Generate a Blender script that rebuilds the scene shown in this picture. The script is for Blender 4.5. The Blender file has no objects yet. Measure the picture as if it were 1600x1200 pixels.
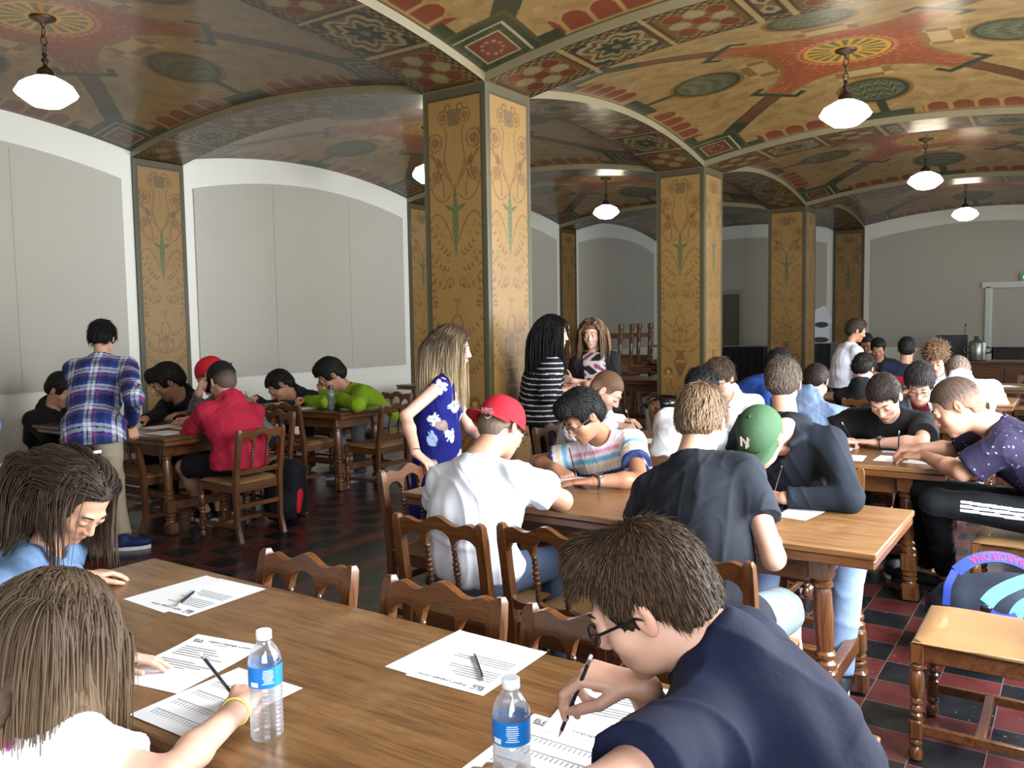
import bpy, math, random
import numpy as np
from mathutils import Vector, Matrix

random.seed(7)
RNG = np.random.default_rng(11)
scene = bpy.context.scene
COL = scene.collection

# ------------------------------------------------------------------ camera
YAW, PITCH, ROLL, FPX, CAMZ = -0.5978, 0.0723, -0.0154, 1312.4, 1.56
K = 1.56 / 1.70
_cy, _sy, _cp, _sp = math.cos(YAW), math.sin(YAW), math.cos(PITCH), math.sin(PITCH)
CF = np.array([_sy * _cp, _cy * _cp, -_sp])
_R = np.array([_cy, -_sy, 0.0])
_U = np.cross(_R, CF)
CR = math.cos(ROLL) * _R + math.sin(ROLL) * _U
CU = -math.sin(ROLL) * _R + math.cos(ROLL) * _U
CAM = np.array([0, 0, CAMZ])
cd = bpy.data.cameras.new('camera')
cam = bpy.data.objects.new('camera', cd)
COL.objects.link(cam)
cam.matrix_world = Matrix(((CR[0], CU[0], -CF[0], 0), (CR[1], CU[1], -CF[1], 0), (CR[2], CU[2], -CF[2], CAMZ), (0, 0, 0, 1)))
cd.sensor_width = 36.0
cd.lens = FPX / 1600 * 36.0
cd.clip_start = 0.05
scene.camera = cam

def ray(u, v):
    return CF + CR * (u - 800) / FPX - CU * (v - 600) / FPX
def at_z(u, v, z):
    d = ray(u, v); return CAM + d * ((z - CAMZ) / d[2])
def at_y(u, v, y):
    d = ray(u, v); return CAM + d * (y / d[1])
def at_x(u, v, x):
    d = ray(u, v); return CAM + d * (x / d[0])
def at_d(u, v, dep):          # depth along the optical axis
    return CAM + ray(u, v) * dep

# ------------------------------------------------------------------ world, light, exposure
scene.view_settings.view_transform = 'Standard'
scene.view_settings.look = 'None'
scene.view_settings.gamma = 1.0
scene.view_settings.use_curve_mapping = False
scene.view_settings.exposure = 0.12
cy = scene.cycles
cy.use_denoising = True
cy.max_bounces = 7
cy.diffuse_bounces = 4
cy.glossy_bounces = 3
cy.transmission_bounces = 6
cy.transparent_max_bounces = 20
cy.sample_clamp_indirect = 6.0
cy.caustics_reflective = False
cy.caustics_refractive = False
cy.blur_glossy = 0.5
w = bpy.data.worlds.new('world'); scene.world = w
w.use_nodes = True
bg = w.node_tree.nodes['Background']
bg.inputs[0].default_value = (0.75, 0.85, 1.0, 1)
bg.inputs[1].default_value = 1.0

def area(name, loc, rot, sx, sy, power, col):
    l = bpy.data.lights.new(name, 'AREA'); l.shape = 'RECTANGLE'; l.size = sx; l.size_y = sy
    l.energy = power; l.color = col
    o = bpy.data.objects.new(name, l); COL.objects.link(o)
    o.location = loc; o.rotation_euler = rot
    return o
# daylight coming in through the windows of the right-hand wall (x = XR) and the near end
XR = 0.62
DAY = (0.90, 0.95, 1.0)
for i, (yc, pw) in enumerate([(-1.17, 220), (3.64, 520), (8.45, 420), (13.26, 90), (18.0, 25)]):
    area('window_daylight', (XR + 0.15, yc, 2.05), (0, math.radians(90), 0), 2.2, 2.9, pw, DAY)

# ------------------------------------------------------------------ mesh helpers
def mkmesh(name, V, Fc, smooth=True, cols=None, uv=None):
    V = np.asarray(V, np.float32).reshape(-1, 3)
    me = bpy.data.meshes.new(name)
    if isinstance(Fc, np.ndarray):
        nf, k = Fc.shape
        me.vertices.add(len(V)); me.vertices.foreach_set('co', V.ravel())
        me.loops.add(nf * k); me.loops.foreach_set('vertex_index', Fc.astype(np.int32).ravel())
        me.polygons.add(nf); me.polygons.foreach_set('loop_start', np.arange(0, nf * k, k, dtype=np.int32))
        me.update(calc_edges=True)
        me.validate(verbose=False) if nf < 200 else None
    else:
        me.from_pydata([tuple(map(float, v)) for v in V], [], Fc)
    me.polygons.foreach_set('use_smooth', np.full(len(me.polygons), bool(smooth)))
    if cols is not None:
        c = np.ones((len(V), 4), np.float32); c[:, :3] = cols
        a = me.color_attributes.new('Col', 'FLOAT_COLOR', 'POINT')
        a.data.foreach_set('color', c.ravel())
    me.update()
    return me

class MB:
    """collects boxes, lathes and tubes into one mesh"""
    def __init__(s): s.V = []; s.F = []; s.n = 0; s.C = []
    def add(s, V, F, col=None):
        V = np.asarray(V, float).reshape(-1, 3)
        s.V.append(V); s.F += [tuple(i + s.n for i in f) for f in F]; s.n += len(V)
        s.C.append(np.tile(np.array(col if col is not None else (1, 1, 1), float), (len(V), 1)))
        return s
    def box(s, c, d, R=None, bev=0.0, col=None, taper=1.0):
        hx, hy, hz = np.array(d) / 2.0
        if bev <= 0:
            P = np.array([(x, y, z) for z in (-hz, hz) for (x, y) in ((-hx, -hy), (hx, -hy), (hx, hy), (-hx, hy))])
            P[4:, :2] *= taper
            F = [(0, 3, 2, 1), (4, 5, 6, 7), (0, 1, 5, 4), (1, 2, 6, 5), (2, 3, 7, 6), (3, 0, 4, 7)]
        else:
            b = min(bev, hx * .9, hy * .9, hz * .9)
            rings = []
            for z, i in ((-hz, b), (-hz + b, 0), (hz - b, 0), (hz, b)):
                x, y = hx - i, hy - i; bb = b if i == 0 else b * .3
                rings.append([(-x + bb, -y, z), (x - bb, -y, z), (x, -y + bb, z), (x, y - bb, z), (x - bb, y, z), (-x + bb, y, z), (-x, y - bb, z), (-x, -y + bb, z)])
            P = np.array(sum(rings, [])); F = []
            for r in range(3):
                for k in range(8):
                    a = r * 8 + k; bq = r * 8 + (k + 1) % 8
                    F.append((a, bq, bq + 8, a + 8))
            F.append(tuple(range(7, -1, -1))); F.append(tuple(range(24, 32)))
        if R is not None: P = P @ np.asarray(R, float).T
        return s.add(P + np.asarray(c, float), F, col)
    def lathe(s, prof, c=(0, 0, 0), R=None, n=16, col=None, a0=0.0, sq=None):
        """prof: [(r, z)...]; sq: set of indices whose ring is square"""
        P = []; sq = sq or ()
        for i, (r, z) in enumerate(prof):
            for k in range(n):
                a = a0 + 2 * math.pi * k / n
                if i in sq:
                    m = r / max(abs(math.cos(a)), abs(math.sin(a))); P.append((m * math.cos(a), m * math.sin(a), z))
                else: P.append((r * math.cos(a), r * math.sin(a), z))
        F = []
        for i in range(len(prof) - 1):
            for k in range(n):
                a, b = i * n + k, i * n + (k + 1) % n
                F.append((a, b, b + n, a + n))
        F.append(tuple(range(n - 1, -1, -1))); F.append(tuple(range((len(prof) - 1) * n, len(prof) * n)))
        P = np.array(P)
        if R is not None: P = P @ np.asarray(R, float).T
        return s.add(P + np.asarray(c, float), F, col)
    def tube(s, pts, rad, n=8, col=None, flat=None):
        pts = np.asarray(pts, float); m = len(pts)
        rad = np.broadcast_to(rad, (m,)) if np.ndim(rad) <= 1 else rad
        T = np.gradient(pts, axis=0); T /= np.linalg.norm(T, axis=1)[:, None] + 1e-12
        up = np.array([0, 0, 1.0]) if abs(T[0][2]) < .9 else np.array([1.0, 0, 0])
        P = []
        for i in range(m):
            x = np.cross(T[i], up); x /= np.linalg.norm(x) + 1e-12; y = np.cross(x, T[i]); up = y
            fx = 1.0; fy = flat if flat else 1.0
            for k in range(n):
                a = 2 * math.pi * k / n
                P.append(pts[i] + rad[i] * (math.cos(a) * x * fx + math.sin(a) * y * fy))
        F = []
        for i in range(m - 1):
            for k in range(n):
                a, b = i * n + k, i * n + (k + 1) % n
                F.append((a, b, b + n, a + n))
        F.append(tuple(range(n - 1, -1, -1))); F.append(tuple(range((m - 1) * n, m * n)))
        return s.add(P, F, col)
    def prism(s, outline, y0, y1, holes=None, R=None, c=(0, 0, 0), col=None):
        """outline in x,z extruded along y; a plain polygon"""
        o = [(x, z) for x, z in outline]; n = len(o)
        P = np.array([(x, y0, z) for x, z in o] + [(x, y1, z) for x, z in o], float)
        F = [tuple(range(n)), tuple(range(2 * n - 1, n - 1, -1))]
        for k in range(n): F.append((k, n + k, n + (k + 1) % n, (k + 1) % n))
        if R is not None: P = P @ np.asarray(R, float).T
        return s.add(P + np.asarray(c, float), F, col)
    def strip(s, lo, hi, y0, y1, col=None):
        """solid between two curves lo[i], hi[i] (x,z points) extruded in y"""
        n = len(lo); P = []
        for y in (y0, y1):
            P += [(x, y, z) for x, z in lo] + [(x, y, z) for x, z in hi]
        F = []
        for i in range(n - 1):
            F.append((i, i + 1, n + i + 1, n + i))
            F.append((2 * n + i + 1, 2 * n + i, 3 * n + i, 3 * n + i + 1))
            F.append((i, 2 * n + i, 2 * n + i + 1, i + 1))
            F.append((n + i + 1, 3 * n + i + 1, 3 * n + i, n + i))
        F.append((0, n, 3 * n, 2 * n)); F.append((n - 1, 3 * n - 1, 4 * n - 1, 2 * n - 1))
        return s.add(P, F, col)
    def mesh(s, name, smooth=False, cols=False):
        V = np.concatenate(s.V)
        me = mkmesh(name, V, s.F, smooth, np.concatenate(s.C) if cols else None)
        return me
    def obj(s, name, mat, parent=None, smooth=False, cols=False, auto=True):
        me = s.mesh(name, smooth or auto, cols)
        if auto and not smooth: me.shade_flat() if False else None
        o = link(name, me, mat, parent)
        if not smooth and auto:
            sharp(me)
        return o

def sharp(me, deg=38):
    """keep flat-looking edges crisp on smooth-shaded meshes"""
    try: me.set_sharp_from_angle(angle=math.radians(deg))
    except Exception: pass

def link(name, me, mat, parent=None):
    o = bpy.data.objects.new(name, me)
    COL.objects.link(o)
    if mat is not None and len(me.materials) == 0: me.materials.append(mat)
    if parent is not None:
        o.parent = parent
    return o

def tag(o, label=None, cat=None, group=None, kind=None):
    if label: o['label'] = label
    if cat: o['category'] = cat
    if group: o['group'] = group
    if kind: o['kind'] = kind
    return o
def thing(name, label, cat, loc=(0, 0, 0), rotz=0.0, group=None):
    o = bpy.data.objects.new(name, None); COL.objects.link(o)
    o.location = tuple(float(x) for x in loc); o.rotation_euler = (0, 0, rotz)
    o.empty_display_size = .1
    return tag(o, label, cat, group)
def copy_tree(o, parent=None):
    c = o.copy(); COL.objects.link(c)
    if parent is not None: c.parent = parent
    for ch in list(o.children): copy_tree(ch, c)
    return c
def struct(name, me, mat, parent=None):
    o = link(name, me, mat, parent)
    if parent is None: o['kind'] = 'structure'
    return o
def rotm(ax, deg):
    return np.array(Matrix.Rotation(math.radians(deg), 3, ax))
def basis(z, x=None):
    """3x3 with local z along z"""
    z = np.asarray(z, float); z = z / np.linalg.norm(z)
    x = np.array([1.0, 0, 0]) if x is None else np.asarray(x, float)
    if abs(x @ z) > .95 * np.linalg.norm(x): x = np.array([0, 1.0, 0])
    x = x - z * (x @ z); x /= np.linalg.norm(x)
    return np.stack([x, np.cross(z, x), z], 1)

# ------------------------------------------------------------------ materials
def nt(name):
    m = bpy.data.materials.new(name); m.use_nodes = True
    t = m.node_tree; b = t.nodes['Principled BSDF']
    return m, t, b
def plain(name, col, rough=.6, metal=0.0, coat=0.0, noise=0.0, nscale=30, bump=0.0, spec=None, sheen=0.0, vcol=False, emit=None, sub=0.0):
    m, t, b = nt(name)
    b.inputs['Roughness'].default_value = rough; b.inputs['Metallic'].default_value = metal
    b.inputs['Coat Weight'].default_value = coat
    if spec is not None: b.inputs['Specular IOR Level'].default_value = spec
    if sheen: b.inputs['Sheen Weight'].default_value = sheen
    if sub:
        b.inputs['Subsurface Weight'].default_value = sub; b.inputs['Subsurface Radius'].default_value = (.02, .008, .004)
        b.inputs['Subsurface Scale'].default_value = 1.0
    b.inputs['Base Color'].default_value = (*col, 1)
    src = None
    if vcol:
        a = t.nodes.new('ShaderNodeAttribute'); a.attribute_name = 'Col'; src = a.outputs['Color']
        t.links.new(src, b.inputs['Base Color'])
    if noise or bump:
        tc = t.nodes.new('ShaderNodeTexCoord')
        n = t.nodes.new('ShaderNodeTexNoise'); n.inputs['Scale'].default_value = nscale; n.inputs['Detail'].default_value = 5
        t.links.new(tc.outputs['Object'], n.inputs['Vector'])
        if noise:
            mx = t.nodes.new('ShaderNodeMix'); mx.data_type = 'RGBA'; mx.blend_type = 'MULTIPLY'
            mr = t.nodes.new('ShaderNodeMapRange'); mr.inputs['To Min'].default_value = 1 - noise; mr.inputs['To Max'].default_value = 1 + noise
            t.links.new(n.outputs['Fac'], mr.inputs['Value'])
            cb = t.nodes.new('ShaderNodeCombineColor')
            for k in range(3): t.links.new(mr.outputs[0], cb.inputs[k])
            mx.inputs[0].default_value = 1.0
            if src: t.links.new(src, mx.inputs[6])
            else: mx.inputs[6].default_value = (*col, 1)
            t.links.new(cb.outputs[0], mx.inputs[7])
            t.links.new(mx.outputs[2], b.inputs['Base Color'])
        if bump:
            bp = t.nodes.new('ShaderNodeBump'); bp.inputs['Strength'].default_value = 1.0; bp.inputs['Distance'].default_value = bump
            t.links.new(n.outputs['Fac'], bp.inputs['Height']); t.links.new(bp.outputs[0], b.inputs['Normal'])
    if emit:
        b.inputs['Emission Color'].default_value = (*emit[0], 1); b.inputs['Emission Strength'].default_value = emit[1]
    return m
def srgb(r, g, b):
    f = lambda c: (c / 255 / 12.92) if c / 255 <= .04045 else ((c / 255 + .055) / 1.055) ** 2.4
    return (f(r), f(g), f(b))
def wood(name, c1, c2, axis=0, rough=.35, coat=.3, scale=9.0, worn=None):
    m, t, b = nt(name)
    tc = t.nodes.new('ShaderNodeTexCoord'); mp = t.nodes.new('ShaderNodeMapping')
    s = [scale * 3.2] * 3; s[axis] = scale * .22
    mp.inputs['Scale'].default_value = s
    t.links.new(tc.outputs['Object'], mp.inputs['Vector'])
    n = t.nodes.new('ShaderNodeTexNoise'); n.inputs['Scale'].default_value = 1.6; n.inputs['Detail'].default_value = 7; n.inputs['Distortion'].default_value = .6
    t.links.new(mp.outputs[0], n.inputs['Vector'])
    wv = t.nodes.new('ShaderNodeTexNoise'); wv.inputs['Scale'].default_value = 7; wv.inputs['Detail'].default_value = 4
    t.links.new(mp.outputs[0], wv.inputs['Vector'])
    ad = t.nodes.new('ShaderNodeMath'); ad.operation = 'MULTIPLY_ADD'; ad.inputs[1].default_value = .45
    t.links.new(wv.outputs[0], ad.inputs[0]); 
    ml = t.nodes.new('ShaderNodeMath'); ml.operation = 'MULTIPLY'; ml.inputs[1].default_value = .55
    t.links.new(n.outputs[0], ml.inputs[0]); t.links.new(ml.outputs[0], ad.inputs[2])
    cr = t.nodes.new('ShaderNodeValToRGB')
    cr.color_ramp.elements[0].position = .36; cr.color_ramp.elements[0].color = (*c1, 1)
    cr.color_ramp.elements[1].position = .62; cr.color_ramp.elements[1].color = (*c2, 1)
    t.links.new(ad.outputs[0], cr.inputs[0])
    out = cr.outputs[0]
    if worn:
        n2 = t.nodes.new('ShaderNodeTexNoise'); n2.inputs['Scale'].default_value = worn[1]; n2.inputs['Detail'].default_value = 6; n2.inputs['Roughness'].default_value = .65
        t.links.new(tc.outputs['Object'], n2.inputs['Vector'])
        c2r = t.nodes.new('ShaderNodeValToRGB'); c2r.color_ramp.elements[0].position = .5; c2r.color_ramp.elements[1].position = .68
        t.links.new(n2.outputs[0], c2r.inputs[0])
        mx = t.nodes.new('ShaderNodeMix'); mx.data_type = 'RGBA'; mx.inputs[7].default_value = (*worn[0], 1)
        fm = t.nodes.new('ShaderNodeMath'); fm.operation = 'MULTIPLY'; fm.inputs[1].default_value = .55
        t.links.new(c2r.outputs[0], fm.inputs[0]); t.links.new(fm.outputs[0], mx.inputs[0]); t.links.new(out, mx.inputs[6])
        out = mx.outputs[2]
    t.links.new(out, b.inputs['Base Color'])
    b.inputs['Roughness'].default_value = rough; b.inputs['Coat Weight'].default_value = coat; b.inputs['Coat Roughness'].default_value = .25
    bp = t.nodes.new('ShaderNodeBump'); bp.inputs['Distance'].default_value = .0008; bp.inputs['Strength'].default_value = .6
    t.links.new(ad.outputs[0], bp.inputs['Height']); t.links.new(bp.outputs[0], b.inputs['Normal'])
    return m
# ================================================================== THE ROOM
# grid of square painted pillars carrying painted sail vaults
PX, PY, PW, PL, PH = -4.11, 5.711, 0.667, 4.810, 3.676      # pillar near-right corner, width, bay length, spring height
XW = -9.18                                                  # left wall plane
YE = PY + 3 * PL                                            # far wall plane
YN = PY - 2 * PL - 0.4                                      # near wall, behind the camera
RIGHT_X = XR
FIL = 0.072                                                 # step between arch soffit and vault
RISE = 0.227
AX = (-PW + (PX) - XW) / 2.0
BX = [(XW + PX - PW) / 2, PX + (0.285 - PX) / 2]            # bay centres in x
HX = [(PX - PW - XW) / 2, (0.285 - PX) / 2]
HY = (PL - PW) / 2
BY = [PY + PW / 2 + (k + .5) * PL for k in (-2, -1, 0, 1, 2)]

# ---- small numpy painter: colours laid on a (U,V) grid -----------------
class Paint:
    def __init__(s, U, V, base): s.U, s.V = U, V; s.C = np.empty(U.shape + (3,)); s.C[:] = base
    def m(s, mask, col, a=1.0):
        s.C[mask] = s.C[mask] * (1 - a) + np.array(col) * a
    def disc(s, x, y, r, col, a=1.0, ry=None): s.m(((s.U - x) / r) ** 2 + ((s.V - y) / (ry or r)) ** 2 < 1, col, a)
    def ring(s, x, y, r, w, col, a=1.0, ry=None, amin=None, amax=None):
        d = np.sqrt((s.U - x) ** 2 + ((s.V - y) * (r / (ry or r))) ** 2); k = abs(d - r) < w
        if amin is not None:
            an = np.degrees(np.arctan2(s.V - y, s.U - x)) % 360
            k &= ((an - amin) % 360) < ((amax - amin) % 360 or 360)
        s.m(k, col, a)
    def rect(s, x0, x1, y0, y1, col, a=1.0): s.m((s.U > x0) & (s.U < x1) & (s.V > y0) & (s.V < y1), col, a)
    def seg(s, x0, y0, x1, y1, w, col, a=1.0, w2=None):
        dx, dy = x1 - x0, y1 - y0; L = dx * dx + dy * dy + 1e-12
        t = np.clip(((s.U - x0) * dx + (s.V - y0) * dy) / L, 0, 1)
        d = np.hypot(s.U - x0 - t * dx, s.V - y0 - t * dy)
        s.m(d < (w + (((w2 if w2 is not None else w) - w) * t)), col, a)
    def line(s, pts, w, col, a=1.0):
        for (x0, y0), (x1, y1) in zip(pts, pts[1:]): s.seg(x0, y0, x1, y1, w, col, a)
    def leaf(s, x, y, ang, L, w, col, a=1.0):
        c, n = math.cos(ang), math.sin(ang)
        p = (s.U - x) * c + (s.V - y) * n; q = -(s.U - x) * n + (s.V - y) * c
        k = (p > 0) & (p < L); k &= abs(q) < w * np.sin(np.clip(p / L, 0, 1) * math.pi) ** .8
        s.m(k, col, a)
    def spiral(s, x, y, r0, r1, a0, turns, w, col, a=1.0, n=16):
        t = np.linspace(0, 1, n)
        an = a0 + turns * 2 * math.pi * t; r = r0 + (r1 - r0) * t
        s.line(list(zip(x + r * np.cos(an), y + r * np.sin(an))), w, col, a)

def bez(p0, p1, p2, p3, n=12):
    t = np.linspace(0, 1, n)[:, None]
    p0, p1, p2, p3 = map(np.array, (p0, p1, p2, p3))
    return [tuple(q) for q in (1 - t) ** 3 * p0 + 3 * (1 - t) ** 2 * t * p1 + 3 * (1 - t) * t * t * p2 + t ** 3 * p3]

GOLD = srgb(160, 122, 62); BROWN = srgb(112, 76, 34); GRN = srgb(64, 64, 40); SAGE = srgb(98, 108, 66); CREAM = srgb(196, 184, 140)
def pillar_colours(U, H):
    """arabesque on a gold field with a dark green frame; U in -PW/2..PW/2, H height from the floor"""
    u = abs(U)
    p = Paint(u, H, GOLD)
    s = 1.0
    T = PH - .10
    def Y(f): return T - f                 # distance down from the frame top
    L = .0052
    # shield and rosettes at the top
    p.rect(0, .065, Y(.21), Y(.07), srgb(120, 95, 55)); p.ring(.065, Y(.06), .03, .006, BROWN)
    p.disc(0, Y(.16), .016, BROWN)
    for (x, y, r) in ((.115, .13, .055), (.205, .33, .075), (.2, .62, .05)):
        p.ring(x, Y(y), r, L, BROWN, .9); p.disc(x, Y(y), r * .55, srgb(150, 110, 55)); p.ring(x, Y(y), r * .5, L * .7, BROWN)
        for k in range(5): p.disc(x + r * .3 * math.cos(k * 1.256), Y(y) + r * .3 * math.sin(k * 1.256), r * .16, BROWN, .6)
    for k in range(7): p.disc(0, Y(.26 + k * .042), .008 - k * .0006, BROWN, .8)
    # long S scrolls
    for b in (bez((.10, .22), (.02, .35), (.20, .5), (.06, .66)), bez((.26, .25), (.28, .5), (.10, .55), (.12, .8)),
              bez((.05, .78), (.12, .9), (.26, .8), (.27, .62)), bez((.03, 1.18), (.10, .95), (.22, .86), (.27, 1.0)),
              bez((.27, .42), (.15, .48), (.14, .60), (.26, .72)), bez((.10, .50), (.08, .60), (.05, .64), (.02, .72))):
        p.line([(x, Y(y)) for x, y in b], L * 1.1, BROWN, .85)
    # small birds beside the scrolls
    p.leaf(.13, Y(.56), math.radians(62), .12, .022, srgb(120, 80, 30)); p.leaf(.12, Y(.57), math.radians(-60), .10, .010, BROWN)
    # green central spear
    g = srgb(84, 96, 52)
    p.leaf(0, Y(1.30), math.pi / 2, .62, .030, g); p.leaf(.0, Y(.92), math.radians(28), .13, .016, g)
    for k in range(9): p.leaf(0, Y(1.22 - k * .05), math.radians(60), .045, .007, srgb(120, 120, 70), .7)
    # leaf sprays
    r = random.Random(5)
    def spray(x0, y0, x1, y1, n, col=BROWN, ln=.042, al=.85):
        for k in range(n):
            t = (k + .5) / n; x = x0 + (x1 - x0) * t; y = y0 + (y1 - y0) * t + .05 * math.sin(t * 3)
            d = math.atan2(-(y1 - y0), x1 - x0)
            for sd in (-1, 1):
                p.leaf(x, Y(y), d + sd * .75, ln * r.uniform(.7, 1.1), .0085, col, al)
    spray(.05, 1.30, .27, 1.02, 6); spray(.06, 1.42, .27, 1.25, 5); spray(.04, 1.55, .25, 1.46, 4)
    spray(.27, 1.32, .23, 1.72, 7); spray(.06, 1.96, .27, 1.80, 5); spray(.05, 2.16, .27, 1.98, 6); spray(.12, 2.30, .27, 2.12, 5)
    for (x, y, rr) in ((.07, 1.52, .035),):
        p.ring(x, Y(y), rr, L * .8, BROWN); p.disc(x, Y(y), rr * .45, srgb(150, 110, 55))
    rq = random.Random(9)
    for k in range(46):          # small scattered leaves filling the field
        x0_, y0_ = rq.uniform(.03, .27), rq.choice((rq.uniform(.95, 2.3), rq.uniform(2.6, 3.4), rq.uniform(.3, .9)))
        p.leaf(x0_, Y(y0_), rq.uniform(0, 6.28), rq.uniform(.022, .042), .006, BROWN, .6)
        if k % 3 == 0: p.ring(x0_, Y(y0_ + .03), rq.uniform(.012, .022), .003, BROWN, .6)
    # torch, drop and second bowl
    p.m((u < .032 - (Y(1.66) - H) * .16) & (H < Y(1.66)) & (H > Y(1.80)), srgb(150, 112, 60)); p.ring(0, Y(1.665), .04, L * .8, BROWN, ry=.012)
    p.line([(x, Y(y)) for x, y in bez((.012, 1.80), (.10, 1.85), (.04, 1.95), (.02, 2.02))], L, BROWN)
    p.leaf(0, Y(2.18), math.pi / 2, .24, .028, srgb(130, 84, 36)); p.leaf(0, Y(2.16), math.pi / 2, .17, .014, GOLD)
    p.spiral(.08, Y(2.03), .035, .006, 3.6, -1.1, L * .8, BROWN); p.line([(x, Y(y)) for x, y in bez((.005, 2.18), (.12, 2.14), (.12, 2.02), (.05, 2.0))], L * .8, BROWN)
    # great vase
    k1 = (H < Y(2.27)) & (H > Y(2.62))
    prof = np.interp(Y(0) - H, [2.27, 2.285, 2.30, 2.36, 2.40, 2.45, 2.62], [.11, .10, .05, .035, .085, .082, .012])
    p.m(k1 & (u < prof), srgb(128, 90, 40)); p.m(k1 & (abs(u - prof) < .006), BROWN)
    p.rect(0, .075, Y(2.435), Y(2.40), srgb(160, 122, 66))
    for k in range(4): p.seg(.012 + k * .018, Y(2.47), .004 + k * .005, Y(2.60), .003, BROWN, .7)
    p.ring(0, Y(2.28), .11, L, srgb(205, 170, 105), .9, ry=.02)
    # cornucopias with flowers
    p.line([(x, Y(y)) for x, y in bez((.21, 2.66), (.22, 2.85), (.10, 2.86), (.015, 3.02))], L, BROWN)
    p.line([(x, Y(y)) for x, y in bez((.13, 2.66), (.14, 2.78), (.08, 2.80), (.03, 2.92))], L, BROWN)
    for k in range(11):
        a = math.radians(-30 + 24 * k); p.leaf(.17, Y(2.56), a, .075, .014, BROWN if k % 2 else srgb(140, 96, 44), .9)
    p.disc(.17, Y(2.56), .026, srgb(196, 150, 84)); p.ring(.17, Y(2.645), .055, .011, srgb(196, 150, 84), ry=.03, amin=10, amax=170)
    p.leaf(0, Y(2.86), math.pi / 2, .12, .05, srgb(140, 104, 54), .6); p.ring(0, Y(2.76), .05, L * .7, BROWN, ry=.015)
    p.leaf(0, Y(2.94), math.pi / 2, .10, .035, srgb(110, 86, 44), .8)
    p.ring(.2, Y(2.93), .05, L, BROWN, amin=200, amax=350)
    # panel with the little crest near the foot
    p.m((abs(u - .115) < .005) & (H < Y(3.13)) & (H > Y(3.31)), BROWN); p.m((u < .12) & ((abs(H - Y(3.13)) < .005) | (abs(H - Y(3.31)) < .005)), BROWN)
    p.rect(0, .08, Y(3.26), Y(3.18), srgb(70, 72, 48)); p.rect(.02, .032, Y(3.26), Y(3.18), GOLD); p.disc(.055, Y(3.22), .016, GOLD); p.disc(.055, Y(3.22), .008, BROWN)
    spray(.15, 3.36, .23, 3.10, 4); spray(.23, 3.42, .27, 3.15, 4); spray(.02, 3.40, .10, 3.48, 3)
    p.ring(.12, Y(3.50), .04, L, BROWN); p.ring(.0, Y(3.44), .07, L, BROWN, ry=.02)
    # frame
    e = PW / 2
    fr = (u > e - .052) | (H > PH - .075)
    p.m(fr, srgb(84, 76, 46)); p.m((abs(u - (e - .052)) < .006) & (H < PH - .07), srgb(70, 56, 30))
    p.m((abs(H - (PH - .075)) < .008) & (u < e - .05), srgb(62, 52, 28))
    p.m(u > e - .014, srgb(92, 94, 70))
    return p.C

def grid_faces(nu, nv, off=0, flip=False):
    i = np.arange(nu - 1)[None, :] + np.arange(nv - 1)[:, None] * nu + off
    q = np.stack([i, i + 1, i + nu + 1, i + nu], -1).reshape(-1, 4)
    return q[:, ::-1] if flip else q
def pillar_mesh(faces4=True, step=.0062):
    nu = int(PW / step) + 1; nv = int(PH / step) + 1
    u = np.linspace(-PW / 2, PW / 2, nu); h = np.linspace(0, PH, nv)
    U, H = np.meshgrid(u, h); C = pillar_colours(U, H).reshape(-1, 3)
    hh = PW / 2; V = []; Fs = []; Cs = []
    dirs = [(0, -1), (1, 0), (0, 1), (-1, 0)] if faces4 else [(1, 0)]
    for k, (nx, ny) in enumerate(dirs):
        dep = hh if faces4 else .03
        P = np.stack([nx * dep - ny * U, ny * dep + nx * U, H], -1).reshape(-1, 3)
        Fs.append(grid_faces(nu, nv, len(V) * nu * nv)); V.append(P); Cs.append(C)
    V = np.concatenate(V); Cs = np.concatenate(Cs); n = len(V)
    if not faces4:        # shallow sides of the wall pilaster
        ex = np.array([(0, -hh, 0), (.03, -hh, 0), (.03, -hh, PH), (0, -hh, PH), (0, hh, 0), (.03, hh, 0), (.03, hh, PH), (0, hh, PH)], float)
        V = np.concatenate([V, ex]); Cs = np.concatenate([Cs, np.tile(srgb(70, 72, 48), (8, 1))])
        Fs.append(np.array([(0, 1, 2, 3), (5, 4, 7, 6)]) + n)
    return mkmesh('pillar_shaft', V, np.concatenate(Fs), False, Cs)

def gloss_paint(name, rough, coat, coat_rough=.2, dark=1.0):
    m, t, b = nt(name)
    a = t.nodes.new('ShaderNodeAttribute'); a.attribute_name = 'Col'
    tc = t.nodes.new('ShaderNodeTexCoord'); n = t.nodes.new('ShaderNodeTexNoise'); n.inputs['Scale'].default_value = 2.2; n.inputs['Detail'].default_value = 6
    t.links.new(tc.outputs['Object'], n.inputs['Vector'])
    mr = t.nodes.new('ShaderNodeMapRange'); mr.inputs['To Min'].default_value = .78 * dark; mr.inputs['To Max'].default_value = 1.2 * dark
    t.links.new(n.outputs[0], mr.inputs['Value'])
    mx = t.nodes.new('ShaderNodeVectorMath'); mx.operation = 'SCALE'
    t.links.new(a.outputs['Color'], mx.inputs[0]); t.links.new(mr.outputs[0], mx.inputs['Scale'])
    t.links.new(mx.outputs[0], b.inputs['Base Color'])
    b.inputs['Roughness'].default_value = rough; b.inputs['Coat Weight'].default_value = coat; b.inputs['Coat Roughness'].default_value = coat_rough
    n2 = t.nodes.new('ShaderNodeTexNoise'); n2.inputs['Scale'].default_value = 5; n2.inputs['Detail'].default_value = 3
    t.links.new(tc.outputs['Object'], n2.inputs['Vector'])
    bp = t.nodes.new('ShaderNodeBump'); bp.inputs['Distance'].default_value = .012; bp.inputs['Strength'].default_value = .5
    t.links.new(n2.outputs[0], bp.inputs['Height']); t.links.new(bp.outputs[0], b.inputs['Normal'])
    return m
M_PILLAR = gloss_paint('painted_pillar_plaster', .5, .12, .2, .62)
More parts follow.
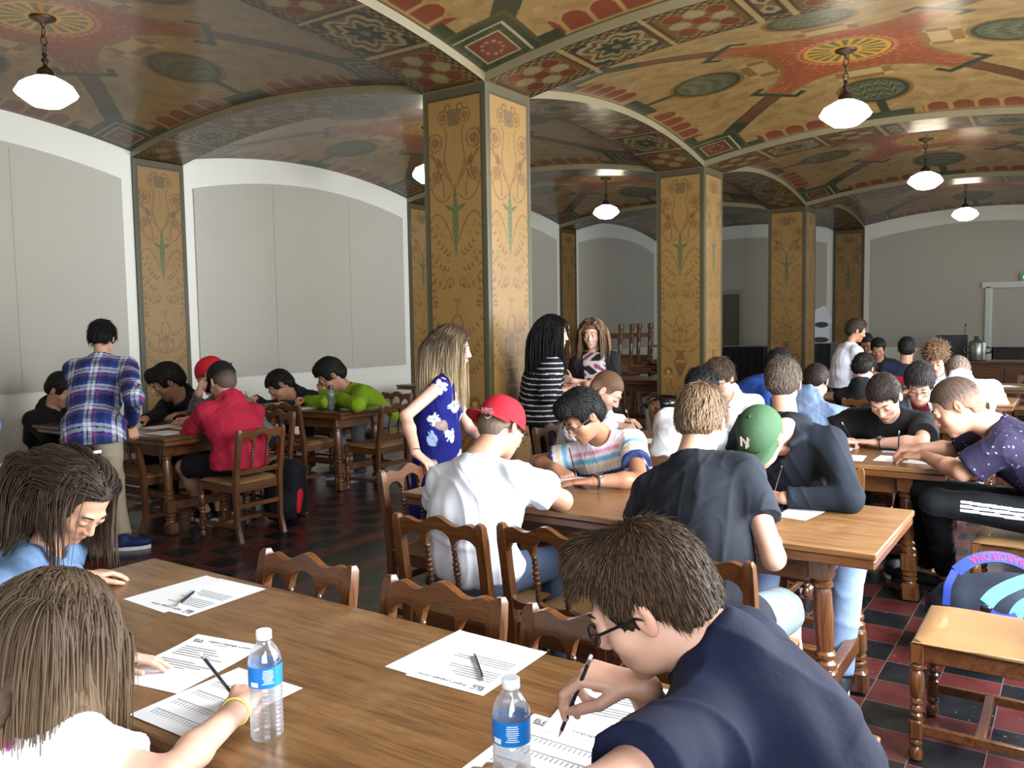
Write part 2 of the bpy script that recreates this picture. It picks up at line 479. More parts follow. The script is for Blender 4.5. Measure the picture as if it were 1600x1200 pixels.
M_VAULT = gloss_paint('painted_vault_plaster', .42, .30, .17, .40)

me_p4 = pillar_mesh(True); me_p1 = pillar_mesh(False)
pb = MB()
b_ = PW / 2
pillar_cols = [(PX - PW / 2, PY + PW / 2 + k * PL) for k in (-1, 0, 1, 2)]
names = {0: 'gold painted square pillar just beside the woman in the blue floral dress', 1: 'gold painted square pillar behind the white bin with the black liner',
         2: 'gold painted square pillar, third and last free-standing one down the row', -1: 'gold pillar'}
me_p4.materials.append(M_PILLAR); me_p1.materials.append(M_PILLAR)
for k in (0, 1, 2):
    cx, cyy = PX - PW / 2, PY + PW / 2 + k * PL
    t = thing('pillar', names[k], 'pillar', (cx, cyy, 0))
    link('shaft', me_p4, None, t)
wl = {0: 'gold painted flat pilaster on the left wall behind the boy in the black hoodie', 1: 'narrow gold painted pilaster on the left wall just left of the largest pillar',
      2: 'slim gold painted pilaster on the left wall beyond the woman in the striped top'}
for k in (0, 1, 2):
    t = thing('wall_pilaster', wl[k], 'pilaster', (XW, PY + PW / 2 + k * PL, 0))
    link('shaft', me_p1, None, t)
t = thing('wall_pilaster', 'gold painted pilaster on the far wall behind the standing woman in white', 'pilaster', (PX - PW / 2, YE, 0), math.radians(-90))
link('shaft', me_p1, None, t)

# ---- vaults ------------------------------------------------------------
DG = srgb(58, 66, 44); RED = srgb(140, 68, 44); RED2 = srgb(156, 80, 46); OG = srgb(204, 150, 62); VG = srgb(176, 140, 84); VG2 = srgb(150, 112, 60)
def vault_colours(a, b, ua, ub):
    """a,b: metres from the centre line (>=0) ; ua,ub: metres from the bay edge"""
    half = (a + ua)
    p = Paint(a, b, VG)
    lo = np.maximum(a, b); hi = np.minimum(a, b)
    edge = np.minimum(ua, ub)
    R = np.hypot(a, b)
    # soft mottled foliage lines
    nz = np.sin(a * 9 + 3 * np.sin(b * 7)) * np.sin(b * 8 + 2.5 * np.sin(a * 6 + 1))
    p.m(nz > .55, srgb(160, 122, 70), .8); p.m(nz < -.72, srgb(192, 156, 98), .8)
    nz2 = np.sin(a * 31 + 4 * np.sin(b * 13)) * np.sin(b * 29 + 4 * np.sin(a * 11))
    p.m((nz2 > .82) & (R > .7), VG2, .7)
    # pale squares round the middle
    ch = (np.floor(a / .17) + np.floor(b / .17)) % 2
    p.m((lo > .62) & (lo < .95) & (hi < .26), np.array(srgb(196, 162, 104))); p.m((lo > .62) & (lo < .95) & (hi < .26) & (ch > 0), srgb(146, 104, 54))
    # central red field: square with concave sides reaching out along the diagonals
    dq = np.hypot(lo - 1.62, hi)            # bite centred on the axis
    star = (R < 1.22) & (dq > 1.02) & (lo < 1.0)
    p.m((R < 1.27) & (dq > .98) & (lo < 1.05), srgb(150, 106, 50)); p.m(star, RED2)
    p.m(star & (nz2 > .6), srgb(196, 116, 70), .6)
    dia = abs(a - b) / math.sqrt(2); al = (a + b) / math.sqrt(2)
    # diagonal ribbon and brackets
    p.m((dia < .085) & (al > 1.25) & (al < 2.20), srgb(112, 72, 40)); p.m((abs(dia - .085) < .012) & (al > 1.25) & (al < 2.20), srgb(80, 72, 40))
    p.m((dia < .24) & (al > 1.24) & (al < 1.31), DG); p.m((abs(dia - .24) < .035) & (al > 1.12) & (al < 1.31), DG)
    p.m((dia < .10) & (al > 2.02), DG)
    # central wheel
    p.m(R < .47, RED2); an = np.arctan2(b, a); pet = np.cos(an * 18) > -.25
    wob = .43 + .02 * np.cos(an * 36)
    p.m((R > .40) & (R < wob), srgb(206, 130, 80)); p.m(R < .375, OG); p.m((R > .14) & (R < .335) & pet, srgb(112, 104, 50)); p.m(R < .10, srgb(150, 104, 40))
    # green discs on both axes
    for (x, y) in ((a, b), (b, a)):
        d = np.hypot(x - 1.33, y)
        p.m(d < .37, srgb(140, 98, 44)); p.m(d < .33, DG); p.m(d < .285, srgb(96, 98, 66)); 
        v = np.sin(x * 40 + 3 * np.sin(y * 36)) * np.sin(y * 44)
        p.m((d < .26) & (v > .55), srgb(62, 66, 44)); p.m((d < .26) & (v < -.72), srgb(140, 132, 92))
    for (x, y, e) in ((a, b, ua), (b, a, ub)):
        p.m((x > 1.62) & (y < .045), DG)
        p.m((e < .17) & (y < .28), DG)
        # brown scallops along the edges
        k = (y - .40) % .235 - .1175
        inb = (y > .36) & (y < 1.42)
        arch = (np.hypot(k, np.maximum(e - .17, 0)) < .098) & (e > .04)
        ringk = (np.hypot(k, np.maximum(e - .17, 0)) < .118) & (e > .03)
        p.m(inb & (e < .35) & (abs(y) > .36) & ringk, srgb(186, 142, 82)); p.m(inb & arch & (e < .34), RED)
    # corner square
    ue, ve = ua, ub
    mxx = np.maximum(ue, ve)
    p.m((mxx < .58), DG); p.m(((ue < .76) & (ve < .14)) | ((ve < .76) & (ue < .14)), DG)
    k = (mxx > .42) & (mxx < .58); p.m(abs(mxx - .47) < .007, CREAM)
    p.m((mxx < .46) & (np.sin(ue * 70) * np.sin(ve * 63 + ue * 30) > .3), srgb(78, 84, 50))
    cs = np.maximum(abs(ue - .235), abs(ve - .235))
    p.m(cs < .158, CREAM); p.m(cs < .148, srgb(122, 58, 40)); rr = np.hypot(ue - .235, ve - .235)
    p.m((abs(rr - .085) < .012) & (np.sin(np.arctan2(ve - .235, ue - .235) * 9) > -.1), srgb(180, 130, 96)); p.m(rr < .03, srgb(96, 70, 50))
    p.m((mxx < .58) & (mxx > .54), srgb(84, 80, 44)); 
    p.m(edge < .022, srgb(110, 80, 40))
    return p.C
def vault_mesh(hx, hy, step=.0125):
    nu = int(2 * hx / step) + 1; nv = int(2 * hy / step) + 1
    x = np.linspace(-hx, hx, nu); y = np.linspace(-hy, hy, nv)
    X, Y = np.meshgrid(x, y)
    Z = PH + FIL + RISE * (1 - (X / hx) ** 2) + RISE * (1 - (Y / hy) ** 2)
    C = vault_colours(abs(X) / hx * 2.14, abs(Y) / hy * 2.14, (1 - abs(X) / hx) * 2.14, (1 - abs(Y) / hy) * 2.14)
    return mkmesh('vault', np.stack([X, Y, Z], -1).reshape(-1, 3), grid_faces(nu, nv, flip=True), True, C.reshape(-1, 3))
CREAM_S = srgb(158, 142, 100)
def soffit_colours(S, T, L):
    """S along the arch 0..L, T across -PW/2..PW/2"""
    p = Paint(S, T, srgb(86, 58, 30)); t = abs(T); s = np.minimum(S, L - S); e = PW / 2
    zz = (np.sin(S * 70) * np.sin(T * 75)) > .1
    p.m(zz & (t > e - .10), srgb(140, 116, 74)); p.m(t > e - .02, srgb(70, 60, 34))
    P = .69
    k = (s % (2 * P)); k1 = k < P
    c = (k - P / 2)
    p.m((t < e - .10) & k1 & (abs(c) < P / 2 - .05), srgb(112, 84, 44))
    for i in (-1, 0, 1):
        for j in (-1, 0, 1):
            odd = (i + j) % 2
            x, y = i * .165, j * .15
            d = np.hypot(c - x, T - y); o = np.maximum(np.maximum(abs(c - x), abs(T - y)), (abs(c - x) + abs(T - y)) * .74)
            p.m(k1 & (o < .087), srgb(150, 116, 60)); p.m(k1 & (o < .075), CREAM_S if odd else srgb(122, 56, 38))
    c2 = k - P * 1.5
    k2 = (~k1) & (abs(c2) < P / 2 - .06) & (t < e - .09)
    p.m(k2, srgb(122, 92, 48)); dd = np.hypot(abs(c2) - .29, t - .26)
    p.m(k2 & (dd < .14), srgb(52, 58, 50))
    qq = np.maximum(abs(c2), t * 1.15) + .06 * np.cos(np.arctan2(t, abs(c2) + 1e-6) * 8) * .6
    p.m(k2 & (abs(qq - .235) < .022), CREAM_S); p.m(k2 & (qq < .20), srgb(100, 72, 36)); p.m(k2 & (abs(qq - .15) < .018), CREAM_S)
    p.m(k2 & (qq < .11), DG); p.m(k2 & (np.hypot(c2, T) < .04), srgb(120, 120, 90))
    p.m((abs((s % P)) < .02) | (abs((s % P) - P) < .02), srgb(190, 160, 104), .8)
    return p.C
def soffit_mesh(half, fil_sides=(1, 1), step=.012):
    """arch soffit along local x from -half..half, PW wide, with the pale step (fillet) on each side"""
    nu = int(2 * half / step) + 1; nv = int(PW / step) + 1
    x = np.linspace(-half, half, nu); tt = np.linspace(-PW / 2, PW / 2, nv)
    X, T = np.meshgrid(x, tt); Z = PH + RISE * (1 - (X / half) ** 2)
    C = soffit_colours(X + half, T, 2 * half).reshape(-1, 3)
    V = np.stack([X, T, Z], -1).reshape(-1, 3)
    Fs = [grid_faces(nu, nv, flip=True)]
    n = len(V); Vs = [V]; Cs = [C]
    for sd in (-1, 1):
        z = PH + RISE * (1 - (x / half) ** 2)
        a = np.stack([x, np.full(nu, sd * PW / 2), z], 1); b = a.copy(); b[:, 2] += FIL + .002
        Vs += [a, b]; Cs.append(np.tile(srgb(176, 162, 122), (2 * nu, 1)))
        i = np.arange(nu - 1); q = np.stack([i, i + 1, i + 1 + nu, i + nu], 1) + n
        Fs.append(q if sd < 0 else q[:, ::-1]); n += 2 * nu
    return mkmesh('soffit', np.concatenate(Vs), np.concatenate(Fs), True, np.concatenate(Cs))
me_v = [vault_mesh(HX[0], HY), vault_mesh(HX[1], HY)]
for m_ in me_v: m_.materials.append(M_VAULT)
for bx in (0, 1):
    for y in BY:
        o = struct('ceiling', me_v[bx], None); o.location = (BX[bx], y, 0)
me_sx = [soffit_mesh(HX[0]), soffit_mesh(HX[1])]; me_sy = soffit_mesh(HY)
for m_ in me_sx + [me_sy]: m_.materials.append(M_VAULT); sharp(m_, 30)
for bx in (0, 1):
    for k in (-1, 0, 1, 2):
        o = struct('trim_arch', me_sx[bx], None); o.location = (BX[bx], PY + PW / 2 + k * PL, 0)
for y in BY:
    o = struct('trim_arch', me_sy, None); o.location = (PX - PW / 2, y, 0); o.rotation_euler = (0, 0, math.pi / 2)
# ceiling mass above everything, closes the room against the sky
struct('ceiling', MB().box(((XW + XR) / 2, (YE + YN) / 2, 4.55), (XR - XW + 2, YE - YN + 2, .2)).mesh('ceiling_slab'), plain('ceiling_slab_plaster', (.2, .16, .1), .8))

# ---- walls -------------------------------------------------------------
M_WALL = plain('cream_plaster', srgb(216, 215, 204), .6, noise=.04, nscale=2)
M_PANEL = None
def panel_mat():
    m, t, b = nt('grey_acoustic_fabric')
    tc = t.nodes.new('ShaderNodeTexCoord'); n = t.nodes.new('ShaderNodeTexNoise'); n.inputs['Scale'].default_value = 160; n.inputs['Detail'].default_value = 2
    n1 = t.nodes.new('ShaderNodeTexNoise'); n1.inputs['Scale'].default_value = .8; n1.inputs['Detail'].default_value = 4
    t.links.new(tc.outputs['Object'], n.inputs['Vector']); t.links.new(tc.outputs['Object'], n1.inputs['Vector'])
    mr = t.nodes.new('ShaderNodeMapRange'); mr.inputs['To Min'].default_value = .93; mr.inputs['To Max'].default_value = 1.06; t.links.new(n1.outputs[0], mr.inputs['Value'])
    mx = t.nodes.new('ShaderNodeVectorMath'); mx.operation = 'SCALE'; mx.inputs[0].default_value = srgb(176, 172, 160)
    t.links.new(mr.outputs[0], mx.inputs['Scale']); t.links.new(mx.outputs[0], b.inputs['Base Color'])
    b.inputs['Roughness'].default_value = .85
    bp = t.nodes.new('ShaderNodeBump'); bp.inputs['Distance'].default_value = .002; t.links.new(n.outputs[0], bp.inputs['Height']); t.links.new(bp.outputs[0], b.inputs['Normal'])
    return m
M_PANEL = panel_mat()
struct('wall_left', MB().box((XW - .1, (YE + YN) / 2, 2.25), (.2, YE - YN + .6, 4.5)).mesh('wall_left'), M_WALL)
struct('wall_near', MB().box(((XW + XR) / 2, YN - .1, 2.25), (XR - XW + .6, .2, 4.5)).mesh('wall_near'), M_WALL)
# far wall with a door opening at the right
DX0, DX1, DZ = -1.60, .35, 2.27
fw = MB()
fw.box(((XW + DX0) / 2, YE + .15, 2.25), (DX0 - XW, .3, 4.5)); fw.box(((DX1 + XR + .3) / 2, YE + .15, 2.25), (XR + .3 - DX1, .3, 4.5)); fw.box(((DX0 + DX1) / 2, YE + .15, (DZ + 4.5) / 2), (DX1 - DX0, .3, 4.5 - DZ))
struct('wall_far', fw.mesh('wall_far'), M_WALL)
# right wall: piers, sill wall and lintels round the big windows
rw = MB()
ys = [YN] + sum([[y - 1.5, y + 1.5] for y in BY], []) + [YE]
for i in range(0, len(ys), 2):
    rw.box((XR + .15, (ys[i] + ys[i + 1]) / 2, 2.25), (.3, ys[i + 1] - ys[i], 4.5))
for y in BY:
    rw.box((XR + .15, y, .45), (.3, 3.0, .9)); rw.box((XR + .15, y, 3.85), (.3, 3.0, 1.3))
struct('wall_right', rw.mesh('wall_right'), M_WALL)
M_FRAME = plain('dark_window_frame', srgb(70, 60, 46), .4)
for k, y in enumerate(BY):
    f = MB()
    for dy in (-1.48, -.5, .5, 1.48): f.box((XR + .03, y + dy, 2.05), (.05, .05, 2.3))
    for z in (.93, 2.4, 3.17): f.box((XR + .03, y, z), (.05, 3.0, .05))
    o = struct('window_%d' % (k + 1), f.mesh('window_frame'), M_FRAME)
# fabric panels with arched tops
def panel(name, hw, ztop_c, ztop_e, zb, seams=()):
    b = MB(); n = 25; lo = []; hi = []
    for i in range(n):
        x = -hw + 2 * hw * i / (n - 1); lo.append((x, zb)); hi.append((x, ztop_e + (ztop_c - ztop_e) * (1 - (x / hw) ** 2)))
    b.strip(lo, hi, -.022, .0)
    me = b.mesh(name); sharp(me, 30); me.materials.append(M_PANEL)
    return me
ZP = CAMZ - (.455) * 1.465
pm = panel('fabric_panel', HY - .14, 3.66, 3.42, 1.05)
for k, y in enumerate(BY):
    o = struct('wall_panel', pm, None); o.location = (XW, y, 0); o.rotation_euler = (0, 0, math.radians(90))
    s = MB()
    for dy in ((-.7, .72)): s.box((XW + .0245, y + dy, 2.33), (.003, .006, 2.5))
    struct('trim_%d' % (k + 1), s.mesh('panel_seam'), plain('panel_seam_line', srgb(164, 160, 149), .8))
for i in (0, 1):
    hw = HX[i] - .14
    o = struct('wall_panel', panel('fabric_panel_far', hw, 3.66, 3.42, 1.05), None); o.location = (BX[i], YE, 0)
# baseboards
M_BB = plain('baseboard_paint', srgb(120, 112, 96), .5)
struct('baseboard_left', MB().box((XW + .012, (YE + YN) / 2, .09), (.024, YE - YN, .18)).mesh('bb'), M_BB)
struct('baseboard_far', MB().box(((XW + DX0 - .2) / 2, YE - .012, .09), (DX0 - .2 - XW, .024, .18)).mesh('bb'), M_BB)

# ---- floor -------------------------------------------------------------
TS = .24905 * K; TX = -1.2623 * K; TY = 3.8865 * K
def floor_mat():
    m, t, b = nt('tile_floor')
    N = t.nodes.new; L = t.links.new
    g = N('ShaderNodeNewGeometry'); sx = N('ShaderNodeSeparateXYZ'); L(g.outputs['Position'], sx.inputs[0])
    def M(op, a, b_=None, c=None):
        n = N('ShaderNodeMath'); n.operation = op
        for i, v in enumerate((a, b_, c)):
            if v is None: continue
            if isinstance(v, (int, float)): n.inputs[i].default_value = v
            else: L(v, n.inputs[i])
        return n.outputs[0]
    gx = M('DIVIDE', M('SUBTRACT', sx.outputs[0], TX), TS); gy = M('DIVIDE', M('SUBTRACT', sx.outputs[1], TY), TS)
    fx = M('FLOOR', gx); fy = M('FLOOR', gy)
    par = M('FLOORED_MODULO', M('ADD', fx, fy), 2.0)
    ax = M('ABSOLUTE', M('SUBTRACT', M('FRACT', gx), .5)); ay = M('ABSOLUTE', M('SUBTRACT', M('FRACT', gy), .5))
    grout = M('GREATER_THAN', M('MAXIMUM', ax, ay), .4925)
    # border running under the pillar row
    bx = M('DIVIDE', M('ABSOLUTE', M('SUBTRACT', sx.outputs[0], (PX - PW / 2) * K)), K)
    inb = M('LESS_THAN', bx, .47)
    blackc = M('LESS_THAN', bx, .17); blacko = M('GREATER_THAN', bx, .345)
    pb_ = M('MAXIMUM', blackc, blacko)
    isblack = M('ADD', M('MULTIPLY', inb, pb_), M('MULTIPLY', M('SUBTRACT', 1.0, inb), par))
    cv = N('ShaderNodeCombineXYZ'); L(fx, cv.inputs[0]); L(fy, cv.inputs[1])
    wn = N('ShaderNodeTexWhiteNoise'); wn.noise_dimensions = '2D'; L(cv.outputs[0], wn.inputs['Vector'])
    ns = N('ShaderNodeTexNoise'); ns.inputs['Scale'].default_value = 9; ns.inputs['Detail'].default_value = 7; L(g.outputs['Position'], ns.inputs['Vector'])
    mix = N('ShaderNodeMix'); mix.data_type = 'RGBA'; L(isblack, mix.inputs[0])
    mix.inputs[6].default_value = (*srgb(86, 40, 38), 1); mix.inputs[7].default_value = (*srgb(25, 27, 30), 1)
    br = M('MULTIPLY', M('ADD', M('MULTIPLY', wn.outputs[0], .35), .82), M('ADD', M('MULTIPLY', ns.outputs[0], .7), .65))
    sc = N('ShaderNodeVectorMath'); sc.operation = 'SCALE'; L(mix.outputs[2], sc.inputs[0]); L(br, sc.inputs['Scale'])
    # scuffs
    s2 = N('ShaderNodeTexNoise'); s2.inputs['Scale'].default_value = 42; s2.inputs['Detail'].default_value = 4; L(g.outputs['Position'], s2.inputs['Vector'])
    sp = M('MULTIPLY', M('GREATER_THAN', s2.outputs[0], .69), .5)
    m3 = N('ShaderNodeMix'); m3.data_type = 'RGBA'; L(sp, m3.inputs[0]); L(sc.outputs[0], m3.inputs[6]); m3.inputs[7].default_value = (.25, .24, .23, 1)
    m2 = N('ShaderNodeMix'); m2.data_type = 'RGBA'; L(M('MULTIPLY', grout, M('SUBTRACT', 1.0, inb)), m2.inputs[0]); L(m3.outputs[2], m2.inputs[6]); m2.inputs[7].default_value = (*srgb(120, 100, 96), 1)
    L(m2.outputs[2], b.inputs['Base Color'])
    rg = M('ADD', M('MULTIPLY', ns.outputs[0], .3), .16); L(rg, b.inputs['Roughness'])
    bp = N('ShaderNodeBump'); bp.inputs['Distance'].default_value = .002; bp.invert = True; L(grout, bp.inputs['Height']); L(bp.outputs[0], b.inputs['Normal'])
    return m
struct('floor', MB().box(((XW + XR) / 2, (YE + YN) / 2 + .8, -.05), (XR - XW + .6, YE - YN + 2.4, .1)).mesh('floor'), floor_mat())

# ---- hanging lamps -----------------------------------------------------
M_BRONZE = plain('dark_bronze', srgb(58, 46, 34), .45, metal=.7)
M_GLOBE = plain('lit_opal_glass', (1, .97, .9), .3, emit=((1.0, .93, .78), 9.0))
ZM = PH + FIL + 2 * RISE
def make_lamp():
    t = thing('pendant_lamp', 'x', 'lamp')
    b = MB(); b.lathe([(.10, 0), (.095, -.012), (.05, -.03), (.02, -.045), (.012, -.07)], n=12); b.obj('canopy', M_BRONZE, t)
    b = MB()
    z = -.07
    for k in range(3):
        pts = [(.022 * math.cos(a) * (k % 2 == 0), .022 * math.cos(a) * (k % 2 == 1), z - .04 + .042 * math.sin(a)) for a in np.linspace(0, 2 * math.pi, 13)]
        b.tube(pts, .0055, 6); z -= .068
    b.obj('chain', M_BRONZE, t, smooth=True)
    b = MB(); b.lathe([(.006, -.27), (.022, -.285), (.012, -.31), (.03, -.33), (.014, -.36), (.022, -.385), (.05, -.40), (.062, -.42), (.066, -.455), (.09, -.47)][::-1], n=16)
    b.obj('stem_fitter', M_BRONZE, t, smooth=True)
    b = MB(); b.lathe([(.04, -.705), (.12, -.69), (.215, -.62), (.235, -.59), (.19, -.515), (.13, -.485), (.09, -.465)], n=8, a0=.3)
    b.obj('glass_shade', M_GLOBE, t)
    return t
lamp_labels = {(0, 1): 'pendant lamp with faceted white glass shade at top left, nearest on the left', (0, 2): 'lit pendant lamp half hidden behind the largest pillar', (0, 3): 'small far pendant lamp between the two nearest free-standing pillars',
               (1, 2): 'large lit pendant lamp at upper right, hanging from an orange wheel medallion', (1, 3): 'middle one of the three pendant lamps receding at the right', (1, 4): 'farthest pendant lamp at right, in front of the far arched wall',
               (0, 0): '', (1, 1): '', (0, 4): '', (1, 0): ''}
proto = None
for (bx, k), lab in lamp_labels.items():
    if not lab: continue
    if proto is None: proto = make_lamp(); o = proto
    else: o = copy_tree(proto)
    o.location = (BX[bx], BY[k], ZM - .004); o['label'] = lab; o['group'] = 'pendant lamps under the vaults'
    l = bpy.data.lights.new('lamp_glow', 'POINT'); l.energy = 6; l.color = (1.0, .80, .52); l.shadow_soft_size = .2
    lo = bpy.data.objects.new('lamp_glow', l); COL.objects.link(lo); lo.location = (BX[bx], BY[k], ZM - .80)

# everything above was laid out in units of a 1.70 m eye height; bring it to true size
K_DONE = set()
for o_ in list(COL.objects):
    if o_.type == 'CAMERA': continue
    o_.location = o_.location * K
    if o_.type == 'MESH' and o_.data.name not in K_DONE:
        K_DONE.add(o_.data.name); o_.data.transform(Matrix.Scale(K, 4)); o_.data.update()
    if o_.type == 'LIGHT' and o_.data.type == 'AREA': o_.data.size *= K; o_.data.size_y *= K
PX, PY, PW, PL, PH, XW, YE, YN, XR, ZM, DX0, DX1, DZ = [v * K for v in (PX, PY, PW, PL, PH, XW, YE, YN, XR, ZM, DX0, DX1, DZ)]
BX = [v * K for v in BX]; BY = [v * K for v in BY]
# ================================================================== FURNITURE
OAK1, OAK2 = srgb(68, 38, 18), srgb(112, 70, 36)
M_TOP = wood('oak_table_top', srgb(92, 62, 34), srgb(134, 96, 58), 0, .34, .35, 6.0, worn=(srgb(160, 126, 84), 2.6))
M_TOPD = wood('oak_table_top_dark', srgb(64, 40, 20), srgb(96, 62, 34), 0, .3, .4, 6.0)
M_OAK = wood('varnished_oak', OAK1, OAK2, 2, .32, .45, 10.0)
M_OAKX = wood('varnished_oak_rails', OAK1, OAK2, 0, .32, .45, 10.0)
M_DOAK = wood('turned_dark_oak', srgb(58, 34, 20), srgb(98, 60, 34), 2, .25, .6, 10.0)
M_SEAT = plain('tan_leather_seat', srgb(142, 108, 70), .45, coat=.1, noise=.22, nscale=7, bump=.002)

def shear(V, sx, sy, z1):
    V = V.copy(); V[:, 0] += sx * (z1 - V[:, 2]); V[:, 1] += sy * (z1 - V[:, 2]); return V
def table_leg(x, y, sx):
    b = MB()
    b.lathe([(.041, .70), (.041, .605), (.030, .60), (.040, .59), (.040, .578), (.029, .57), (.033, .55), (.036, .46), (.032, .36), (.028, .335),
             (.038, .325), (.038, .312), (.028, .303), (.040, .29), (.040, .275), (.030, .268), (.034, .262)][::-1], n=16)
    b.box((0, 0, .215), (.076, .076, .10), bev=.008)
    b.lathe([(.030, .165), (.040, .158), (.040, .145), (.029, .138), (.040, .13), (.040, .118), (.029, .112), (.034, .105), (.034, .095)][::-1], n=16)
    b.box((0, 0, .655), (.082, .082, .10), bev=.006)
    b.box((0, 0, .049), (.084, .084, .098), bev=.012)
    b.V = [shear(v, sx, 0, .70) + np.array([x, y, 0]) for v in b.V]
    return b
def make_table(L, Wd, name, label, loc, top, group='oak refectory tables'):
    t = thing('dining_table', label, 'table', loc, 0, group)
    b = MB(); b.box((0, 0, .7475), (L, Wd, .025), bev=.004); b.obj('tabletop', top, t)
    b = MB(); b.box((0, 0, .7155), (L - .012, Wd - .012, .033), bev=.004); b.obj('draw_leaf', M_OAKX, t)
    hx, hy = L / 2 - .22, Wd / 2 - .15
    b = MB()
    for s in (-1, 1):
        b.box((0, s * hy, .645), (2 * hx - .08, .024, .108)); b.box((s * hx, 0, .645), (.024, 2 * hy - .08, .108))
    b.obj('apron', M_OAKX, t)
    for sx in (-1, 1):
        for sy in (-1, 1): table_leg(sx * hx, sy * hy, sx * .055).obj('leg', M_OAK, t)
        b = MB(); b.box((sx * (hx + .027), 0, .215), (.045, 2 * hy - .07, .07), bev=.005); b.obj('end_stretcher', M_OAKX, t)
    b = MB(); b.box((0, 0, .215), (2 * hx, .045, .06), bev=.005); b.obj('long_stretcher', M_OAKX, t)
    return t
T1 = (-2.67, -.30, .92, 1.68); T2 = (-2.69, -.56, 3.00, 3.78); T3 = (-2.66, -.57, 4.83, 5.61); T4 = (-2.66, -.60, 6.86, 7.64); T5 = (-2.6, -.50, 8.72, 9.5); T6 = (-2.6, -.5, 10.7, 11.5)
TL1 = (-7.4, -5.50, 3.58, 4.36); TL2 = (-7.4, -5.60, 5.44, 6.24); TL3 = (-7.6, -5.9, 8.4, 9.2); TL4 = (-5.6, -4.2, 10.4, 11.2)
for (x0, x1, y0, y1), lab, top in ((T1, 'oak table nearest the camera with papers, pencils and two water bottles on it', M_TOP), (T2, 'oak table in the second row, where the boy in the green cap writes', M_TOP),
        (T3, 'oak table in the third row, where the boy in the black t-shirt writes', M_TOP), (T4, 'oak table in the fourth row, where the boy in the maroon top sits', M_TOP),
        (T5, 'oak table under the arm of the boy in the white hoodie bent forward', M_TOP), (T6, 'far oak table near the far wall at right with a white paper on it', M_TOP),
        (TL1, 'dark oak table at left where the boy in the red hoodie sits', M_TOPD), (TL2, 'dark oak table at left with a tall clear bottle on it', M_TOPD),
        (TL3, 'dark table against the left wall behind the green jacket', M_TOPD), (TL4, 'oak table with the red bottle, beyond the standing woman with crossed arms', M_TOPD)):
    make_table(x1 - x0, y1 - y0, 'dining_table', lab, ((x0 + x1) / 2, (y0 + y1) / 2, 0), top)

